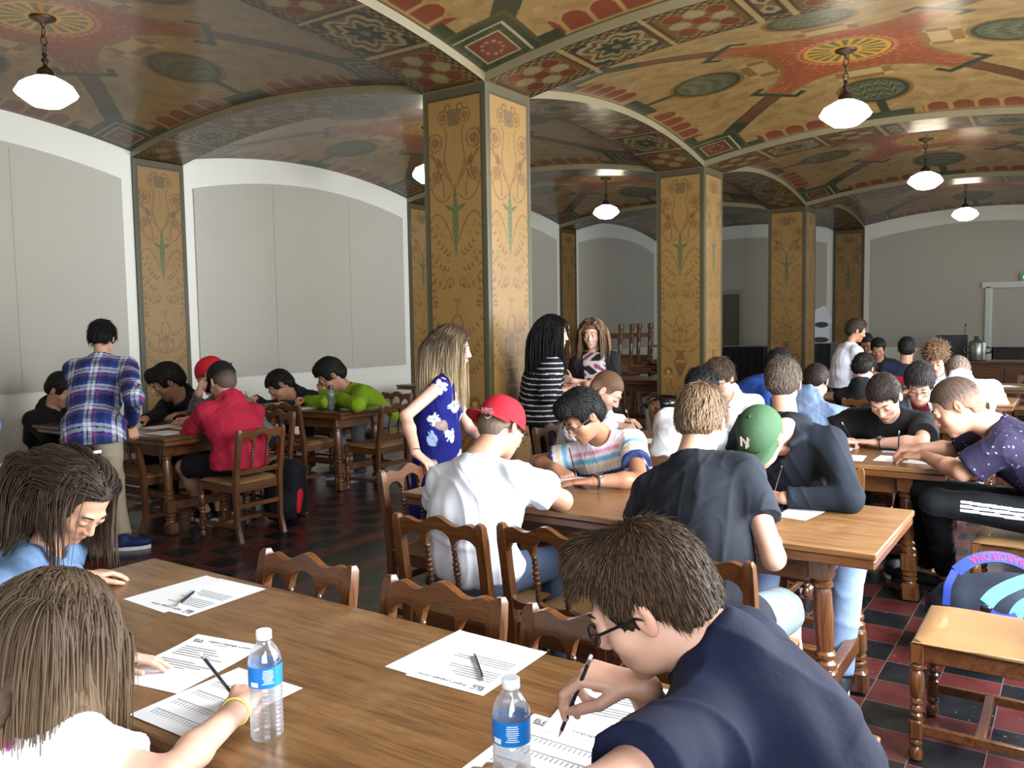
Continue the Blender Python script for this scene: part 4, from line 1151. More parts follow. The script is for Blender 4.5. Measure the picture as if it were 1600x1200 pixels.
def surfnet(F, lo, h):
    S = F < 0; n = F.shape
    def cor(A, c): return A[(c & 1):n[0] - 1 + (c & 1), ((c >> 1) & 1):n[1] - 1 + ((c >> 1) & 1), ((c >> 2) & 1):n[2] - 1 + ((c >> 2) & 1)]
    cnt = sum(cor(S, c).astype(np.int8) for c in range(8)); act = (cnt > 0) & (cnt < 8)
    I = np.argwhere(act)
    if len(I) == 0: return np.zeros((0, 3)), np.zeros((0, 4), int)
    idx = np.full(act.shape, -1, np.int64); idx[act] = np.arange(len(I))
    f = [cor(F, c)[act] for c in range(8)]
    P = np.zeros((len(I), 3)); W = np.zeros(len(I))
    for a, b in _E:
        m = (f[a] < 0) != (f[b] < 0); t = np.where(m, f[a] / np.where(m, f[a] - f[b], 1), 0)
        ca = np.array([a & 1, (a >> 1) & 1, (a >> 2) & 1], float); cb = np.array([b & 1, (b >> 1) & 1, (b >> 2) & 1], float)
        P += m[:, None] * (ca + (cb - ca) * t[:, None]); W += m
    V = np.asarray(lo) + h * (I + P / W[:, None])
    Q = []
    for d in range(3):
        e, g = (d + 1) % 3, (d + 2) % 3
        sl0 = [slice(1, -1)] * 3; sl1 = [slice(1, -1)] * 3; sl0[d] = slice(0, -1); sl1[d] = slice(1, None)
        A, B = S[tuple(sl0)], S[tuple(sl1)]; J = np.argwhere(A != B); 
        if len(J) == 0: continue
        inside = A[tuple(J.T)]
        off = np.ones(3, int); off[d] = 0; J = J + off
        def at(de, dg):
            K_ = J.copy(); K_[:, e] += de; K_[:, g] += dg; return idx[tuple(K_.T)]
        q = np.stack([at(-1, -1), at(0, -1), at(0, 0), at(-1, 0)], 1)
        q[~inside] = q[~inside][:, ::-1]; Q.append(q)
    Q = np.concatenate(Q); Q = Q[(Q >= 0).all(1)]
    return V, Q
def normals(V, Q):
    N = np.zeros_like(V); n = np.cross(V[Q[:, 2]] - V[Q[:, 0]], V[Q[:, 3]] - V[Q[:, 1]])
    for i in range(4): np.add.at(N, Q[:, i], n)
    return N / (np.linalg.norm(N, axis=1)[:, None] + 1e-12)
def relax(V, Q, it=1, a=.5):
    for _ in range(it):
        S = np.zeros_like(V); c = np.zeros(len(V))
        for i in range(4):
            for j in (1, 3): np.add.at(S, Q[:, i], V[Q[:, (i + j) % 4]]); np.add.at(c, Q[:, i], 1)
        V = V * (1 - a) + a * S / np.maximum(c, 1)[:, None]
    return V
def blob(prims, h, sm=1, boxes=None):
    """boxes: finer sub-volumes [(lo, hi, h)]"""
    lo = np.min([p['lo'] for p in prims if p['op'] == 'u'], 0) - 3 * h; hi = np.max([p['hi'] for p in prims if p['op'] == 'u'], 0) + 3 * h
    V, Q = surfnet(field(prims, lo, hi, h), lo, h)
    if sm: V = relax(V, Q, sm, .45)
    return V, Q
def wr(V, f, seed=0):
    """folded-cloth pattern in -1..1"""
    r = np.random.default_rng(seed); k = r.normal(size=(6, 3)); k /= np.linalg.norm(k, axis=1)[:, None]
    a = np.sin(V @ k[0] * f * .6 + 1.7 * np.sin(V @ k[1] * f * .45 + 1)) + .7 * np.sin(V @ k[2] * f * 1.1 + 2.1 * np.sin(V @ k[3] * f * .7))
    b = 1 - abs(np.sin(V @ k[4] * f * .5 + 1.8 * np.sin(V @ k[5] * f * .6)))
    return .35 * a + .9 * (b ** 3 - .3)
def ik(S, W, L1, L2, pole):
    S, W = np.asarray(S, float), np.asarray(W, float); d = W - S; D = np.linalg.norm(d); u = d / D
    if D > .985 * (L1 + L2): q = D / (.985 * (L1 + L2)); L1 *= q; L2 *= q
    a = (L1 * L1 - L2 * L2 + D * D) / (2 * D); hgt = math.sqrt(max(L1 * L1 - a * a, 1e-6))
    p = np.asarray(pole, float); p = unit(p - u * (p @ u))
    return S + u * a + p * hgt

M_CACHE = {}
def cmat(col, rough=.85, sheen=0.0, kind='cloth'):
    sheen = 0.0
    key = (tuple(np.round(col, 4)), rough, sheen, kind)
    if key not in M_CACHE:
        if kind == 'cloth':
            m = plain('cloth_%d' % len(M_CACHE), col, rough, noise=.12, nscale=16, bump=.0035, spec=.25)
        elif kind == 'vcol':
            m = plain('patterned_cloth', col, rough, noise=.08, nscale=18, vcol=True, bump=.003, spec=.25)
        elif kind == 'skin':
            m = plain('skin_%d' % len(M_CACHE), col, .48, vcol=True, noise=.05, nscale=30, sub=.10)
        elif kind == 'hair':
            m = plain('hair_%d' % len(M_CACHE), col, .58, vcol=True, spec=.18)
        M_CACHE[key] = m
    return M_CACHE[key]
def frame(yaw, pitch=0.0, roll=0.0):
    """columns right, forward, up; yaw 0 looks to +y, 90 to -x; pitch>0 looks down"""
    y, p, r = (math.radians(a) for a in (yaw, pitch, roll))
    f0 = np.array([-math.sin(y), math.cos(y), 0]); rt = np.array([math.cos(y), math.sin(y), 0]); up = np.array([0, 0, 1.0])
    f = f0 * math.cos(p) - up * math.sin(p); u = f0 * math.sin(p) + up * math.cos(p)
    return np.stack([rt * math.cos(r) + u * math.sin(r), f, -rt * math.sin(r) + u * math.cos(r)], 1)

def head_prims(B, c, s, fem=False, child=False, eye='down'):
    T = lambda x, y, z: c + s * (B @ np.array([x, y, z]))
    E = lambda p, r, k=.02, op='u', R=None: Ell(T(*p), np.array(r) * s, B if R is None else B @ R, k * s, op)
    jw = .9 if (fem or child) else 1.0
    P = [E((0, -.015, .035), (.073, .093, .083), .02), E((0, .022, -.032), (.058 * jw, .066, .074), .03), E((0, .038, -.074), (.040 * jw, .043, .030), .025),
         E((0, .068, -.097), (.015, .014, .013), .02), Cap(T(-.028, .078, .021), T(.028, .078, .021), .011 * s, k=.014 * s)]
    for q in (-1, 1):
        P += [E((q * .038, .052, -.028), (.022, .022, .024), .02)]
        P += [E((q * .031, .094, .003), (.0155, .011, .0095), .009, 's')]
        P += [E((q * .031, .0765, .002), (.0150, .0125, .0125), .003)] if eye == 'down' else [E((q * .031, .0765, .009), (.0150, .0125, .0085), .003), E((q * .031, .076, -.007), (.0145, .0105, .0075), .003)]
        R = np.array(Matrix.Rotation(q * math.radians(18), 3, 'Z'))
        P += [E((q * .0775, -.010, -.004), (.0075, .018, .031), .006, R=R), E((q * .084, -.004, .002), (.005, .009, .016), .003, 's', R=R)]
    nz = .85 if fem or child else 1.0
    P += [Cap(T(0, .083, .012), T(0, .083 + .021 * nz, -.029), .0065 * s, .0105 * s, k=.010 * s), E((.0105, .094, -.033), (.0078, .009, .007), .005), E((-.0105, .094, -.033), (.0078, .009, .007), .005)]
    P += [Cap(T(-.018, .080, -.061), T(0, .0885, -.058), .0050 * s, k=.006 * s), Cap(T(.018, .080, -.061), T(0, .0885, -.058), .0050 * s, k=.004 * s),
          Cap(T(-.014, .080, -.069), T(.014, .080, -.069), .0068 * s, k=.005 * s)]
    return P, T

PHAL = {'I': (.043, .026, .021), 'M': (.047, .029, .022), 'R': (.043, .027, .021), 'P': (.034, .020, .018)}
def hand_prims(w, d, n, side, pose='relax', s=1.0):
    """w wrist, d towards the fingers, n out of the BACK of the hand; side +1 right, -1 left. returns prims and finger tips"""
    d = unit(d); n = np.asarray(n, float); n = unit(n - d * (n @ d)); l = np.cross(d, n) * side      # l: towards the thumb
    l = -l
    X = lambda a, b, c: w + s * (d * a + l * b + n * c)
    B = {'flat': [(6, 8, 5)] * 4, 'relax': [(18, 28, 18), (24, 30, 20), (30, 34, 22), (34, 36, 22)], 'write': [(48, 42, 18), (56, 52, 25), (68, 66, 40), (74, 70, 42)],
         'fist': [(78, 88, 50)] * 4, 'grip': [(40, 70, 40), (42, 72, 40), (46, 72, 40), (50, 70, 40)], 'rest': [(26, 14, 8), (22, 12, 8), (22, 12, 8), (26, 16, 10)]}[pose]
    P = [Cap(X(-.02, 0, 0), X(.02, 0, 0), .025 * s, .026 * s, k=.02 * s, flat=(n, .72))]
    tips = []
    for i, (f, off, ln) in enumerate((('I', .030, .088), ('M', .0095, .090), ('R', -.011, .086), ('P', -.030, .078))):
        kn = X(ln, off, .002)
        P.append(Cap(X(.015, off * .62, 0), kn, .0155 * s, .0118 * s, k=.011 * s, flat=(n, .85)))
        a = 0; p = kn; spread = math.radians({'I': 6, 'M': 1, 'R': -4, 'P': -10}[f]); rad = (.0100, .0092, .0084, .0074) if f != 'P' else (.0086, .0078, .0072, .0064)
        for j, L in enumerate(PHAL[f]):
            a += math.radians(B[i][j]); u = d * math.cos(a) - n * math.sin(a); u = unit(u + l * math.sin(spread) * math.cos(a))
            q = p + u * L * s; P.append(Cap(p, q, rad[j] * s, rad[j + 1] * s, k=.0025 * s)); p = q
        tips.append(p)
    base = X(.022, .024, -.004)
    if pose in ('write', 'grip'): dirs = [(.62, .45, -.45), (.80, .02, -.42), (.72, -.30, -.55)]
    elif pose == 'fist': dirs = [(.60, .55, -.50), (.75, -.2, -.55), (.30, -.8, -.5)]
    else: dirs = [(.62, .72, -.25), (.80, .50, -.22), (.88, .36, -.25)]
    p = base
    for (u, L, r0, r1) in zip(dirs, (.042, .034, .028), (.0145, .0110, .0100), (.0112, .0102, .0080)):
        v = unit(d * u[0] + l * u[1] + n * u[2]); q = p + v * L * s; P.append(Cap(p, q, r0 * s, r1 * s, k=.006 * s if L > .04 else .003 * s)); p = q
    return P, tips, p, (d, l, n)

def tufts(V, N, M, L, wd, flow, lift=.35, jit=.35, seg=4, col=(1, 1, 1), cv=.35, rng=None, tipcol=None):
    """many tapered locks rooted on a surface"""
    rng = rng or np.random.default_rng(3)
    i = rng.integers(0, len(V), M); p = V[i] + rng.normal(size=(M, 3)) * .002; n = N[i]
    d = flow(p, n); d = d - n * (d * n).sum(1)[:, None] * .9; d += rng.normal(size=(M, 3)) * jit; d /= np.linalg.norm(d, axis=1)[:, None] + 1e-9
    Ls = L * rng.uniform(.6, 1.25, M)[:, None]
    pts = []; 
    for k in range(seg):
        t = k / (seg - 1); pts.append(p - n * .003 + d * Ls * t + n * lift * Ls * (t - .85 * t * t) * 1.0)
    return locks(np.stack(pts, 1), wd * rng.uniform(.7, 1.3, M), col, cv, rng, tipcol, nrm=n)
def locks(P, wd, col, cv, rng, tipcol=None, nrm=None, nside=3):
    M, S, _ = P.shape
    T = np.gradient(P, axis=1); T /= np.linalg.norm(T, axis=2)[..., None] + 1e-9
    ref = nrm if nrm is not None else np.tile([0, 0, 1.0], (M, 1))
    X = np.cross(T, ref[:, None, :]); X /= np.linalg.norm(X, axis=2)[..., None] + 1e-9; Y = np.cross(X, T)
    t = np.linspace(0, 1, S); prof = np.clip(1.15 - t ** 2.2, .06, 1)
    V = []
    for k in range(nside):
        a = 2 * math.pi * k / nside + .5
        V.append(P + (X * math.cos(a) + Y * math.sin(a) * .55) * (wd[:, None] * prof[None, :])[..., None])
    V = np.stack(V, 2)                                     # M,S,nside,3
    b = np.arange(M)[:, None, None] * S * nside + np.arange(S - 1)[None, :, None] * nside
    k = np.arange(nside)[None, None, :]; k2 = (k + 1) % nside
    Q = np.stack([b + k, b + k2, b + k2 + nside, b + k + nside], -1).reshape(-1, 4)
    c = np.array(col, float)[None, None, :] * np.ones((M, S, 1))
    if tipcol is not None:
        w_ = np.clip(t * 1.5 - .16, 0, 1)[None, :, None]; c = c * (1 - w_) + np.array(tipcol) * w_
    c = c * (1 + cv * rng.normal(size=(M, 1, 1)) * .6).clip(.4, 1.9)
    C = np.repeat(c[:, :, None, :], nside, 2).reshape(-1, 3)
    return V.reshape(-1, 3), Q, C
def merge(parts):
    V = []; Q = []; C = []; n = 0
    for v, q, c in parts:
        V.append(v); Q.append(q + n); C.append(c if c.ndim == 2 else np.tile(c, (len(v), 1))); n += len(v)
    return np.concatenate(V), np.concatenate(Q), np.concatenate(C)

def make_hair(t, B, c, s, st, res, n, torso=None):
    """st: dict kind/col/tip/vol ; n strands"""
    T = lambda x, y, z: c + s * (B @ np.array([x, y, z])); vol = st.get('vol', .012); kind = st['kind']; rng = np.random.default_rng(st.get('seed', 5))
    E = lambda p, r, k=.02, op='u': Ell(T(*p), np.array(r) * s, B, k * s, op)
    back = st.get('back', .0)
    P = [E((0, -.016, .036), (.074 + vol * .8, .094 + vol, .084 + vol), .02)]
    if kind in ('short', 'buzz', 'curly', 'long'): P.append(E((0, -.050, -.018), (.062 + vol * .6, .052 + vol, .058), .03))
    if st.get('quiff'): q = st['quiff']; P.append(E((q * .3, .048, .100), (.055, .050, .026 + abs(q)), .02)); P.append(E((0, .075, .078), (.05, .025, .022), .02))
    if st.get('top'): P.append(E((0, .0, .105), (.060, .075, .030), .03))
    if kind == 'long':
        g_ = np.array(st.get('gravity', (0, 0, -1.0))); Lh = st.get('length', .42)
        a_ = T(0, -.050, .0); P += [Cap(a_, a_ + g_ * Lh * .70 * s - B[:, 1] * .015, .072 * s, .062 * s, k=.04, flat=(unit(B[:, 1] - g_ * (B[:, 1] @ g_)), .62))]
        if st.get('nape'): P += [E((0, -.078, -.085), (.082, .050, .085), .04), E((0, -.100, -.150), (.095, .042, .080), .04)]
    fz = st.get('hairline', .060)
    P.append(Box(T(0, .124, fz - .16), np.array((.12, .078, .16)) * s, B, .03 * s, .012 * s, 's'))          # clears the face
    if kind != 'long':
        P.append(Box(T(0, .028, -.105), np.array((.13, .072, .085)) * s, B, .02 * s, .012 * s, 's'))        # clears cheeks and ears
        P.append(Box(T(0, -.08, -.075 - .10 + back), np.array((.13, .12, .075)) * s, B, .02 * s, .012 * s, 's'))   # nape line
        for q in (-1, 1): P.append(E((q * .092, -.006, -.012), (.022, .028, .036), .01, 's'))
    V, Q = blob(P, res, 1)
    # drop hidden under-surface is harmless; add strand relief
    L = (V - c) @ B / s
    ph = np.arctan2(L[:, 0], L[:, 1]); th = L[:, 2]
    N = normals(V, Q)
    amp = {'buzz': .0006, 'short': .0020, 'curly': .004, 'long': .0012}[kind] * s
    V = V + N * (amp * (np.sin(ph * 31 + 9 * np.sin(th * 40)) + np.sin(ph * 53 + th * 90) * .6))[:, None]
    col = np.array(st['col']); shade = 1 + .18 * np.sin(ph * 27 + th * 35) + .12 * rng.normal(size=len(V))
    C = col[None, :] * shade[:, None].clip(.5, 1.6)
    if kind == 'buzz':
        low = np.clip((.045 - L[:, 2]) / .06, 0, 1)[:, None] * st.get('fade', .7); C = C * (1 - low) + np.array(st.get('skin', (.5, .35, .26))) * .62 * low
    parts = [(V, Q, C)]
    cr = T(0, -.045, .118)
    Rin = N; ln_ = st.get('len', .032); sel = ((N @ B)[:, 2] > -.6) & (L[:, 2] > np.where(L[:, 1] > .02, .030 + ln_ * .35, np.where(L[:, 1] > -.035, .012 + ln_ * .3, -.058 + ln_ * .6 + st.get('back', 0))))
    if kind == 'long': sel = L[:, 2] > -.05
    Vs, Ns = V[sel], N[sel]
    if kind in ('short', 'buzz', 'curly') and n:
        fw = st.get('flow', (0, .2, -1.0)); fwv = B @ np.array(fw)
        def flow(p, nn):
            d = p - cr; d /= np.linalg.norm(d, axis=1)[:, None] + 1e-9
            return d * .9 + fwv * .55
        if kind == 'short':
            parts.append(tufts(Vs, Ns, n, st.get('len', .032) * s, .0011 * s * st.get('thick', 1), flow, st.get('lift', .10), .13, 4, col, .35, rng, st.get('tip')))
        elif kind == 'buzz':
            parts.append(tufts(Vs, Ns, n, .006 * s, .0008 * s, flow, .6, .3, 3, col, .3, rng))
        else:
            parts.append(tufts(Vs, Ns, n, st.get('len', .03) * s, .0026 * s, flow, 1.1, .9, 5, col, .45, rng, st.get('tip')))
    if kind == 'long':
        M = n; S = st.get('steps', 20); step = st.get('length', .42) / S
        # roots over the top of the head, parted
        u = rng.uniform(-1, 1, M); a = rng.uniform(-1, 1, M)
        front = rng.random(M) < .45; part_x = st.get('part', 0.0) * .03; rx = np.where(front, part_x + u * .022, u * .080); ry = np.where(front, -.02 + a * .085, -.045 + a * .075)
        loc = np.stack([rx, ry, np.sqrt(np.clip(1 - (rx / .082) ** 2 - ((ry + .016) / .10) ** 2, .05, 1)) * .092 + .036], 1)
        p = c + s * loc @ B.T
        side = np.sign(rx - part_x)
        vel = (side[:, None] * B[:, 0] * np.where(front, .9, rng.uniform(-.25, .9, M))[:, None] - B[:, 1] * (.15 + .7 * rng.random(M))[:, None] + B[:, 2] * .05)
        if st.get('pulled'): vel = -B[:, 1] * 1.0 + B[:, 0] * side[:, None] * .4
        vel /= np.linalg.norm(vel, axis=1)[:, None]
        g = np.array(st.get('gravity', (0, 0, -1.0))); pts = [p.copy()]
        ec = T(0, -.014, .030); er = np.array((.082 + vol, .100 + vol, .092 + vol * .7)) * s
        off = rng.uniform(.92, 1.14, M)
        for k in range(S - 1):
            if st.get('pulled') and k < 5: vel = vel * .5 - B[:, 1] * .8 + B[:, 0] * side[:, None] * .15
            vel = vel * .72 + g * .30 + rng.normal(size=(M, 3)) * .035; vel /= np.linalg.norm(vel, axis=1)[:, None]
            p = p + vel * step * s * 1.0
            q = (p - ec) @ B; rr = np.sqrt(((q / er) ** 2).sum(1)) / off; m = rr < 1
            q[m] = q[m] / rr[m][:, None]; p = ec + q @ B.T
            # keep strands off the face
            ql = (p - c) @ B / s; fm = (ql[:, 1] > st.get('face', .030)) & (ql[:, 2] < .06) & (ql[:, 2] > -.13) & (abs(ql[:, 0]) < .085)
            if fm.any(): sx = np.where(ql[fm, 0] >= 0, 1, -1); ql[fm, 0] = sx * (.080 + .012 * rng.random(fm.sum())); p[fm] = c + s * ql[fm] @ B.T
            for (ta, tb, tr) in (torso or ()):
                d = tb - ta; tt = np.clip(((p - ta) @ d) / (d @ d), 0, 1); v = p - ta - tt[:, None] * d; dn = np.linalg.norm(v, axis=1); rad_ = tr * (1 + (off - 1) * .25)
                m = dn < rad_; p[m] += v[m] / dn[m][:, None] * (rad_[m] - dn[m])[:, None]
            pts.append(p.copy())
        P_ = np.stack(pts, 1)
        for _ in range(5): P_[:, 8:-1] = (P_[:, 7:-2] + 2 * P_[:, 8:-1] + P_[:, 9:]) / 4
        ln = rng.uniform(.86, 1.0, M)                        # uneven ends
        parts.append(locks(P_, st.get('wd', .0042) * s * rng.uniform(.6, 1.4, M), col, st.get('cv', .35), rng, st.get('tip'), nrm=unit(B[:, 1])[None, :] * np.ones((M, 1))))
    V, Q, C = merge(parts)
    return link('hair', mkmesh('hair', V - np.array(t.location), Q, True, C.clip(0, 1)), cmat((.1, .1, .1), kind='hair'), t)

SKIN = {'fair': srgb(206, 162, 140), 'light': srgb(192, 146, 120), 'tan': srgb(168, 120, 92), 'olive': srgb(150, 108, 82), 'brown': srgb(110, 74, 54)}
HAIRC = {'black': srgb(22, 20, 20), 'dark': srgb(44, 34, 28), 'brown': srgb(84, 62, 44), 'lbrown': srgb(128, 104, 80), 'blond': srgb(196, 164, 112)}

def person(label, head, look, hip, yaw, s=1.0, hs=1.04, bw=1.0, fem=False, child=False, skin='light', hand=None, top=None, legs='sit', pants=None, hair=None,
           res=.010, hres=.006, gres=.005, neckoff=None, bend=.03, glasses=None, knees=None, feet=None, shoe=None, nst=500, eye='down', lean=0.0, cap=None, brows=True, group=None, ankles=False):
    """head: centre of the head (world). look: (yaw, pitch, roll). hip: pelvis centre. hand: {'L'/'R': dict(p=wrist, d=, n=, pose=, pole=/elbow=)}"""
    H = np.array(head, float); Pv = np.array(hip, float); B = frame(*look); Bt = frame(yaw)
    rt, fw, up = Bt[:, 0], Bt[:, 1], Bt[:, 2]
    hsz = s * hs
    t = thing('person', label, 'person', (Pv[0], Pv[1], 0), 0, group)
    base = np.array(t.location)
    nb = B @ np.array([0, -.022, -.075]) * hsz + H                       # skull base
    sp0 = unit(nb - Pv)
    Nk = np.array(neckoff, float) if neckoff is not None else nb - s * (sp0 * .055 + up * .035) - fw * .008
    sp = unit(Pv - Nk); rt2 = unit(rt - sp * (rt @ sp)); fr = np.cross(sp, rt2); fr = fr if fr @ fw > 0 else -fr   # torso front
    Bs = np.stack([rt2, fr, -sp], 1)
    TL = np.linalg.norm(Pv - Nk); q = TL / .50
    mid = (Nk + Pv) / 2 - fr * bend
    sh = {k: Nk + rt2 * e * .160 * s * bw + sp * .058 * s + fr * .012 for k, e in (('R', 1), ('L', -1))}
    if lean: 
        sh['R'] = sh['R'] + up * lean; sh['L'] = sh['L'] - up * lean
    hands = hand or {}
    L1, L2 = .285 * s, .245 * s
    arm = {}
    for k in ('R', 'L'):
        e = 1 if k == 'R' else -1; h_ = hands.get(k)
        if h_ is None: h_ = dict(p=sh[k] + rt * e * .06 - up * .50 * s + fw * .06, d=(-up), n=rt * e, pose='relax')
        W = np.array(h_['p'], float)
        if 'reach' in h_:       # pull towards the shoulder when out of reach
            pass
        if 'sh' in h_: sh[k] = sh[k] + np.array(h_['sh'])
        El = np.array(h_['elbow'], float) if 'elbow' in h_ else ik(sh[k], W, L1, L2, h_.get('pole', rt * e * .6 - up * .8 - fw * .3))
        arm[k] = (sh[k], El, W, h_)
    # ---- skin
    P, T = head_prims(B, H, hsz, fem, child, eye)
    nr = (.044 if fem or child else .054) * hsz
    P += [Cap(nb + B @ np.array([0, .006, .03]) * hsz, Nk, nr, nr * 1.08, k=.022 * s), Cap(Nk, Nk + sp * .06, nr * 1.05, nr * 1.05, k=.02), Cap(sh['L'] - rt2 * -.03, sh['R'] - rt2 * .03, .046 * s, k=.04)]
    fine = [(H, .155 * hsz, hres)]
    for k, (S_, El, W, h_) in arm.items():
        ar = (.040 if fem or child else .046) * s * h_.get('th', 1.0)
        P += [Cap(S_, El, ar, ar * .82, k=.02), Cap(El, El + (W - El) * .35, ar * .84, ar * .86, k=.015), Cap(El + (W - El) * .35, W, ar * .86, .0265 * s, k=.02)]
        dd = np.array(h_.get('d', W - El), float)
        hp, tips, tt, fr_ = hand_prims(W + unit(dd) * .012, dd, np.array(h_.get('n', up), float), 1 if k == 'R' else -1, h_.get('pose', 'relax'), s * (.92 if fem or child else 1.0) * h_.get('hsc', 1.0))
        P += hp; h_['_tips'] = tips; h_['_thumb'] = tt; h_['_fr'] = fr_
        fine.append((W + unit(dd) * .085 * s, .125 * s, min(gres, res)))
    hipj = {k: Pv + rt * e * .088 * s - up * .02 for k, e in (('R', 1), ('L', -1))}
    leg = {}
    if legs:
        for k, e in (('R', 1), ('L', -1)):
            if legs == 'sit':
                kn = np.array(knees[k], float) if knees and k in knees else hipj[k] + fw * .40 * s + rt * e * .05 + up * (.50 * s - hipj[k][2] + 0.0)
                an = np.array(feet[k], float) if feet and k in feet else np.array([kn[0], kn[1], .085]) - fw * .03
                fd = fw
            else:
                an = np.array(feet[k], float) if feet and k in feet else np.array([hipj[k][0], hipj[k][1], .085]) + rt * e * .02
                kn = np.array(knees[k], float) if knees and k in knees else (hipj[k] + an) / 2 + fw * .03
                fd = fw
            leg[k] = (hipj[k], kn, an, fd)
    pk = (pants or {}).get('kind', 'long')
    if legs and pk in ('shorts', 'skirt'):
        for k, (a, b_, c_, fd) in leg.items():
            P += [Cap(a, b_, .070 * s, .052 * s, k=.02), Cap(b_, b_ + (c_ - b_) * .35, .050 * s, .052 * s, k=.02), Cap(b_ + (c_ - b_) * .35, c_, .052 * s, .034 * s, k=.02), Cap(c_, c_ + fd * .08 - up * .05, .035 * s, .028 * s, k=.02)]
    if legs and (pk in ('shorts', 'skirt') or ankles): P += [Cap(Nk + sp * .06, Pv, .08 * s, .10 * s, k=.03), Cap(hipj['L'], hipj['R'], .07 * s, k=.03)]
    if legs and pk == 'long' and ankles:
        for k, (a, b_, c_, fd) in leg.items(): P += [Cap(a, b_, .055 * s, .045 * s, k=.02), Cap(b_, c_ - up * .03, .042 * s, .032 * s, k=.02), Cap(c_ - up * .03, c_ + fd * .08 - up * .05, .034 * s, .028 * s, k=.02)]
    V, Q = blob(P, min(res, hres, gres), 1)
    sk = np.array(SKIN[skin] if isinstance(skin, str) else skin); C = np.tile(sk, (len(V), 1))
    L = (V - H) @ B / hsz
    lip = np.exp(-((L[:, 0] / .020) ** 2 + ((L[:, 2] + .065) / .0085) ** 2)) * (L[:, 1] > .070); lip = np.clip(lip * 1.6, 0, 1)[:, None] * (np.linalg.norm(L, axis=1) < .14)[:, None]
    C = C * (1 - lip * .55) + sk * np.array([.80, .42, .42]) * lip * .55
    ck = (np.exp(-(((abs(L[:, 0]) - .042) / .018) ** 2 + ((L[:, 2] + .030) / .02) ** 2)) * (L[:, 1] > .03))[:, None] * .22; C = C * (1 - ck) + sk * np.array([1.0, .68, .62]) * ck
    er = ((abs(L[:, 0]) > .070) & (abs(L[:, 1]) < .035) & (abs(L[:, 2]) < .045))[:, None] * .25; C = C * (1 - er) + sk * np.array([1.0, .62, .55]) * er
    o = link('body', mkmesh('body', V - base, Q, True, C), cmat(sk, kind='skin'), t)
    # brows, lashes
    if brows:
        hc = hair.get('col', (.05, .04, .03)) if hair else (.05, .04, .03); bm = cmat(tuple(np.array(hc) * .8), .7, 0)
        for e in (-1, 1):
            b = MB(); pts = [T(e * x, y, z) for x, y, z in ((.013, .0905, .024), (.024, .0905, .029), (.036, .084, .030), (.046, .074, .024))]
            b.tube(np.array(pts) - base, np.array([.0018, .0030, .0027, .0010]) * hsz, 5); b.obj('eyebrow', bm, t, smooth=True)
            b = MB(); zz = -.0035 if eye == 'down' else .0065
            pts = [T(e * x, y, zz + dz) for x, y, dz in ((.018, .0855, .001), (.025, .0895, -.001), (.033, .0895, -.0012), (.043, .0825, .001))]
            b.tube(np.array(pts) - base, np.array([.0008, .0013, .0014, .0008]) * hsz, 4); b.obj('eyelash', M_LASH, t, smooth=True)
            if eye == 'open':
                b = MB(); ps_ = [(math.sin(q_) * .0112 * hsz, -math.cos(q_) * .0112 * hsz) for q_ in np.linspace(.05, 3.09, 10)]
                b.lathe(ps_, c=T(e * .031, .0765, .003) - base, n=14); ob = b.obj('eye', M_EYE, t, smooth=True)
                b = MB(); b.lathe([(.0050 * hsz, 0), (.0047 * hsz, .0012 * hsz), (.002, .0019 * hsz)], R=basis(B[:, 1]), c=T(e * .031, .0866, .0030) - base, n=14); b.obj('iris', M_IRIS, ob)
    if hair: make_hair(t, B, H, hsz, hair, hair.get('res', max(.006, hres)), nst if hair.get('n') is None else hair['n'], torso=[(Nk, Pv, .108 * s * bw), (sh['L'], sh['R'], .062 * s)])
    # ---- shirt
    tp = top or {}; inf = tp.get('inf', .012); kd = tp.get('kind', 'tee')
    P = [Ell(Nk + sp * (.155 * s), (.165 * s * bw + inf, .108 * s + inf, .165 * s), Bs, .04), Ell(mid + sp * .04, (.148 * s * bw + inf, .105 * s * tp.get('belly', 1) + inf, .19 * s * q ** .5), Bs, .06),
         Ell(Pv + up * .02, (.165 * s * bw + inf, .118 * s + inf, .105 * s), Bs if legs != 'sit' else Bt, .06), Cap(sh['L'] + sp * .020, sh['R'] + sp * .020, .050 * s + inf * .7, k=.05),
         Cap(sh['L'] + (Nk - sh['L']) * .35, Nk + sp * .03, .052 * s, .058 * s + inf * .5, k=.03), Cap(sh['R'] + (Nk - sh['R']) * .35, Nk + sp * .03, .052 * s, .058 * s + inf * .5, k=.03)]
    if fem and tp.get('bust', 1): 
        for e in (-1, 1): P.append(Ell(Nk + sp * .20 * s + rt2 * e * .070 * s + fr * .075 * s, (.060 * s, .050 * s, .058 * s), Bs, .035))
    if tp.get('long_hem'): P.append(Cap(Pv, Pv - up * tp['long_hem'], .165 * s + inf, .185 * s + inf, k=.05, flat=(fw, .78), cut=(0, 1)))
    for k, (S_, El, W, h_) in arm.items():
        S2 = S_ + sp * .008
        if kd in ('tee',):
            fr_s = tp.get('sleeve', .62); E2 = S2 + (El - S2) * fr_s; P.append(Cap(S2, E2, .050 * s + inf, .047 * s + inf * 1.7, k=.035, cut=(0, 1)))
        elif kd in ('long', 'hoodie', 'jacket'):
            P += [Cap(S2, El, .048 * s + inf, .040 * s + inf * .8, k=.03), Cap(El, El + (W - El) * tp.get('cuff', .97), .040 * s + inf * .8, .030 * s + inf * .5, k=.02, cut=(0, 1))]
            if kd == 'hoodie': P.append(Cap(El + (W - El) * .86, El + (W - El) * .97, .033 * s + inf * .6, .031 * s + inf * .6, k=.004, cut=(1, 1)))
    if kd != 'sleeveless': pass
    for cx in tp.get('extra', []): P.append(cx(Nk, sp, fr, rt2, up, Pv))
    ni = tp.get('neck', .010)
    ndir = unit(nb - Nk); cl = tp.get('collar', .022)
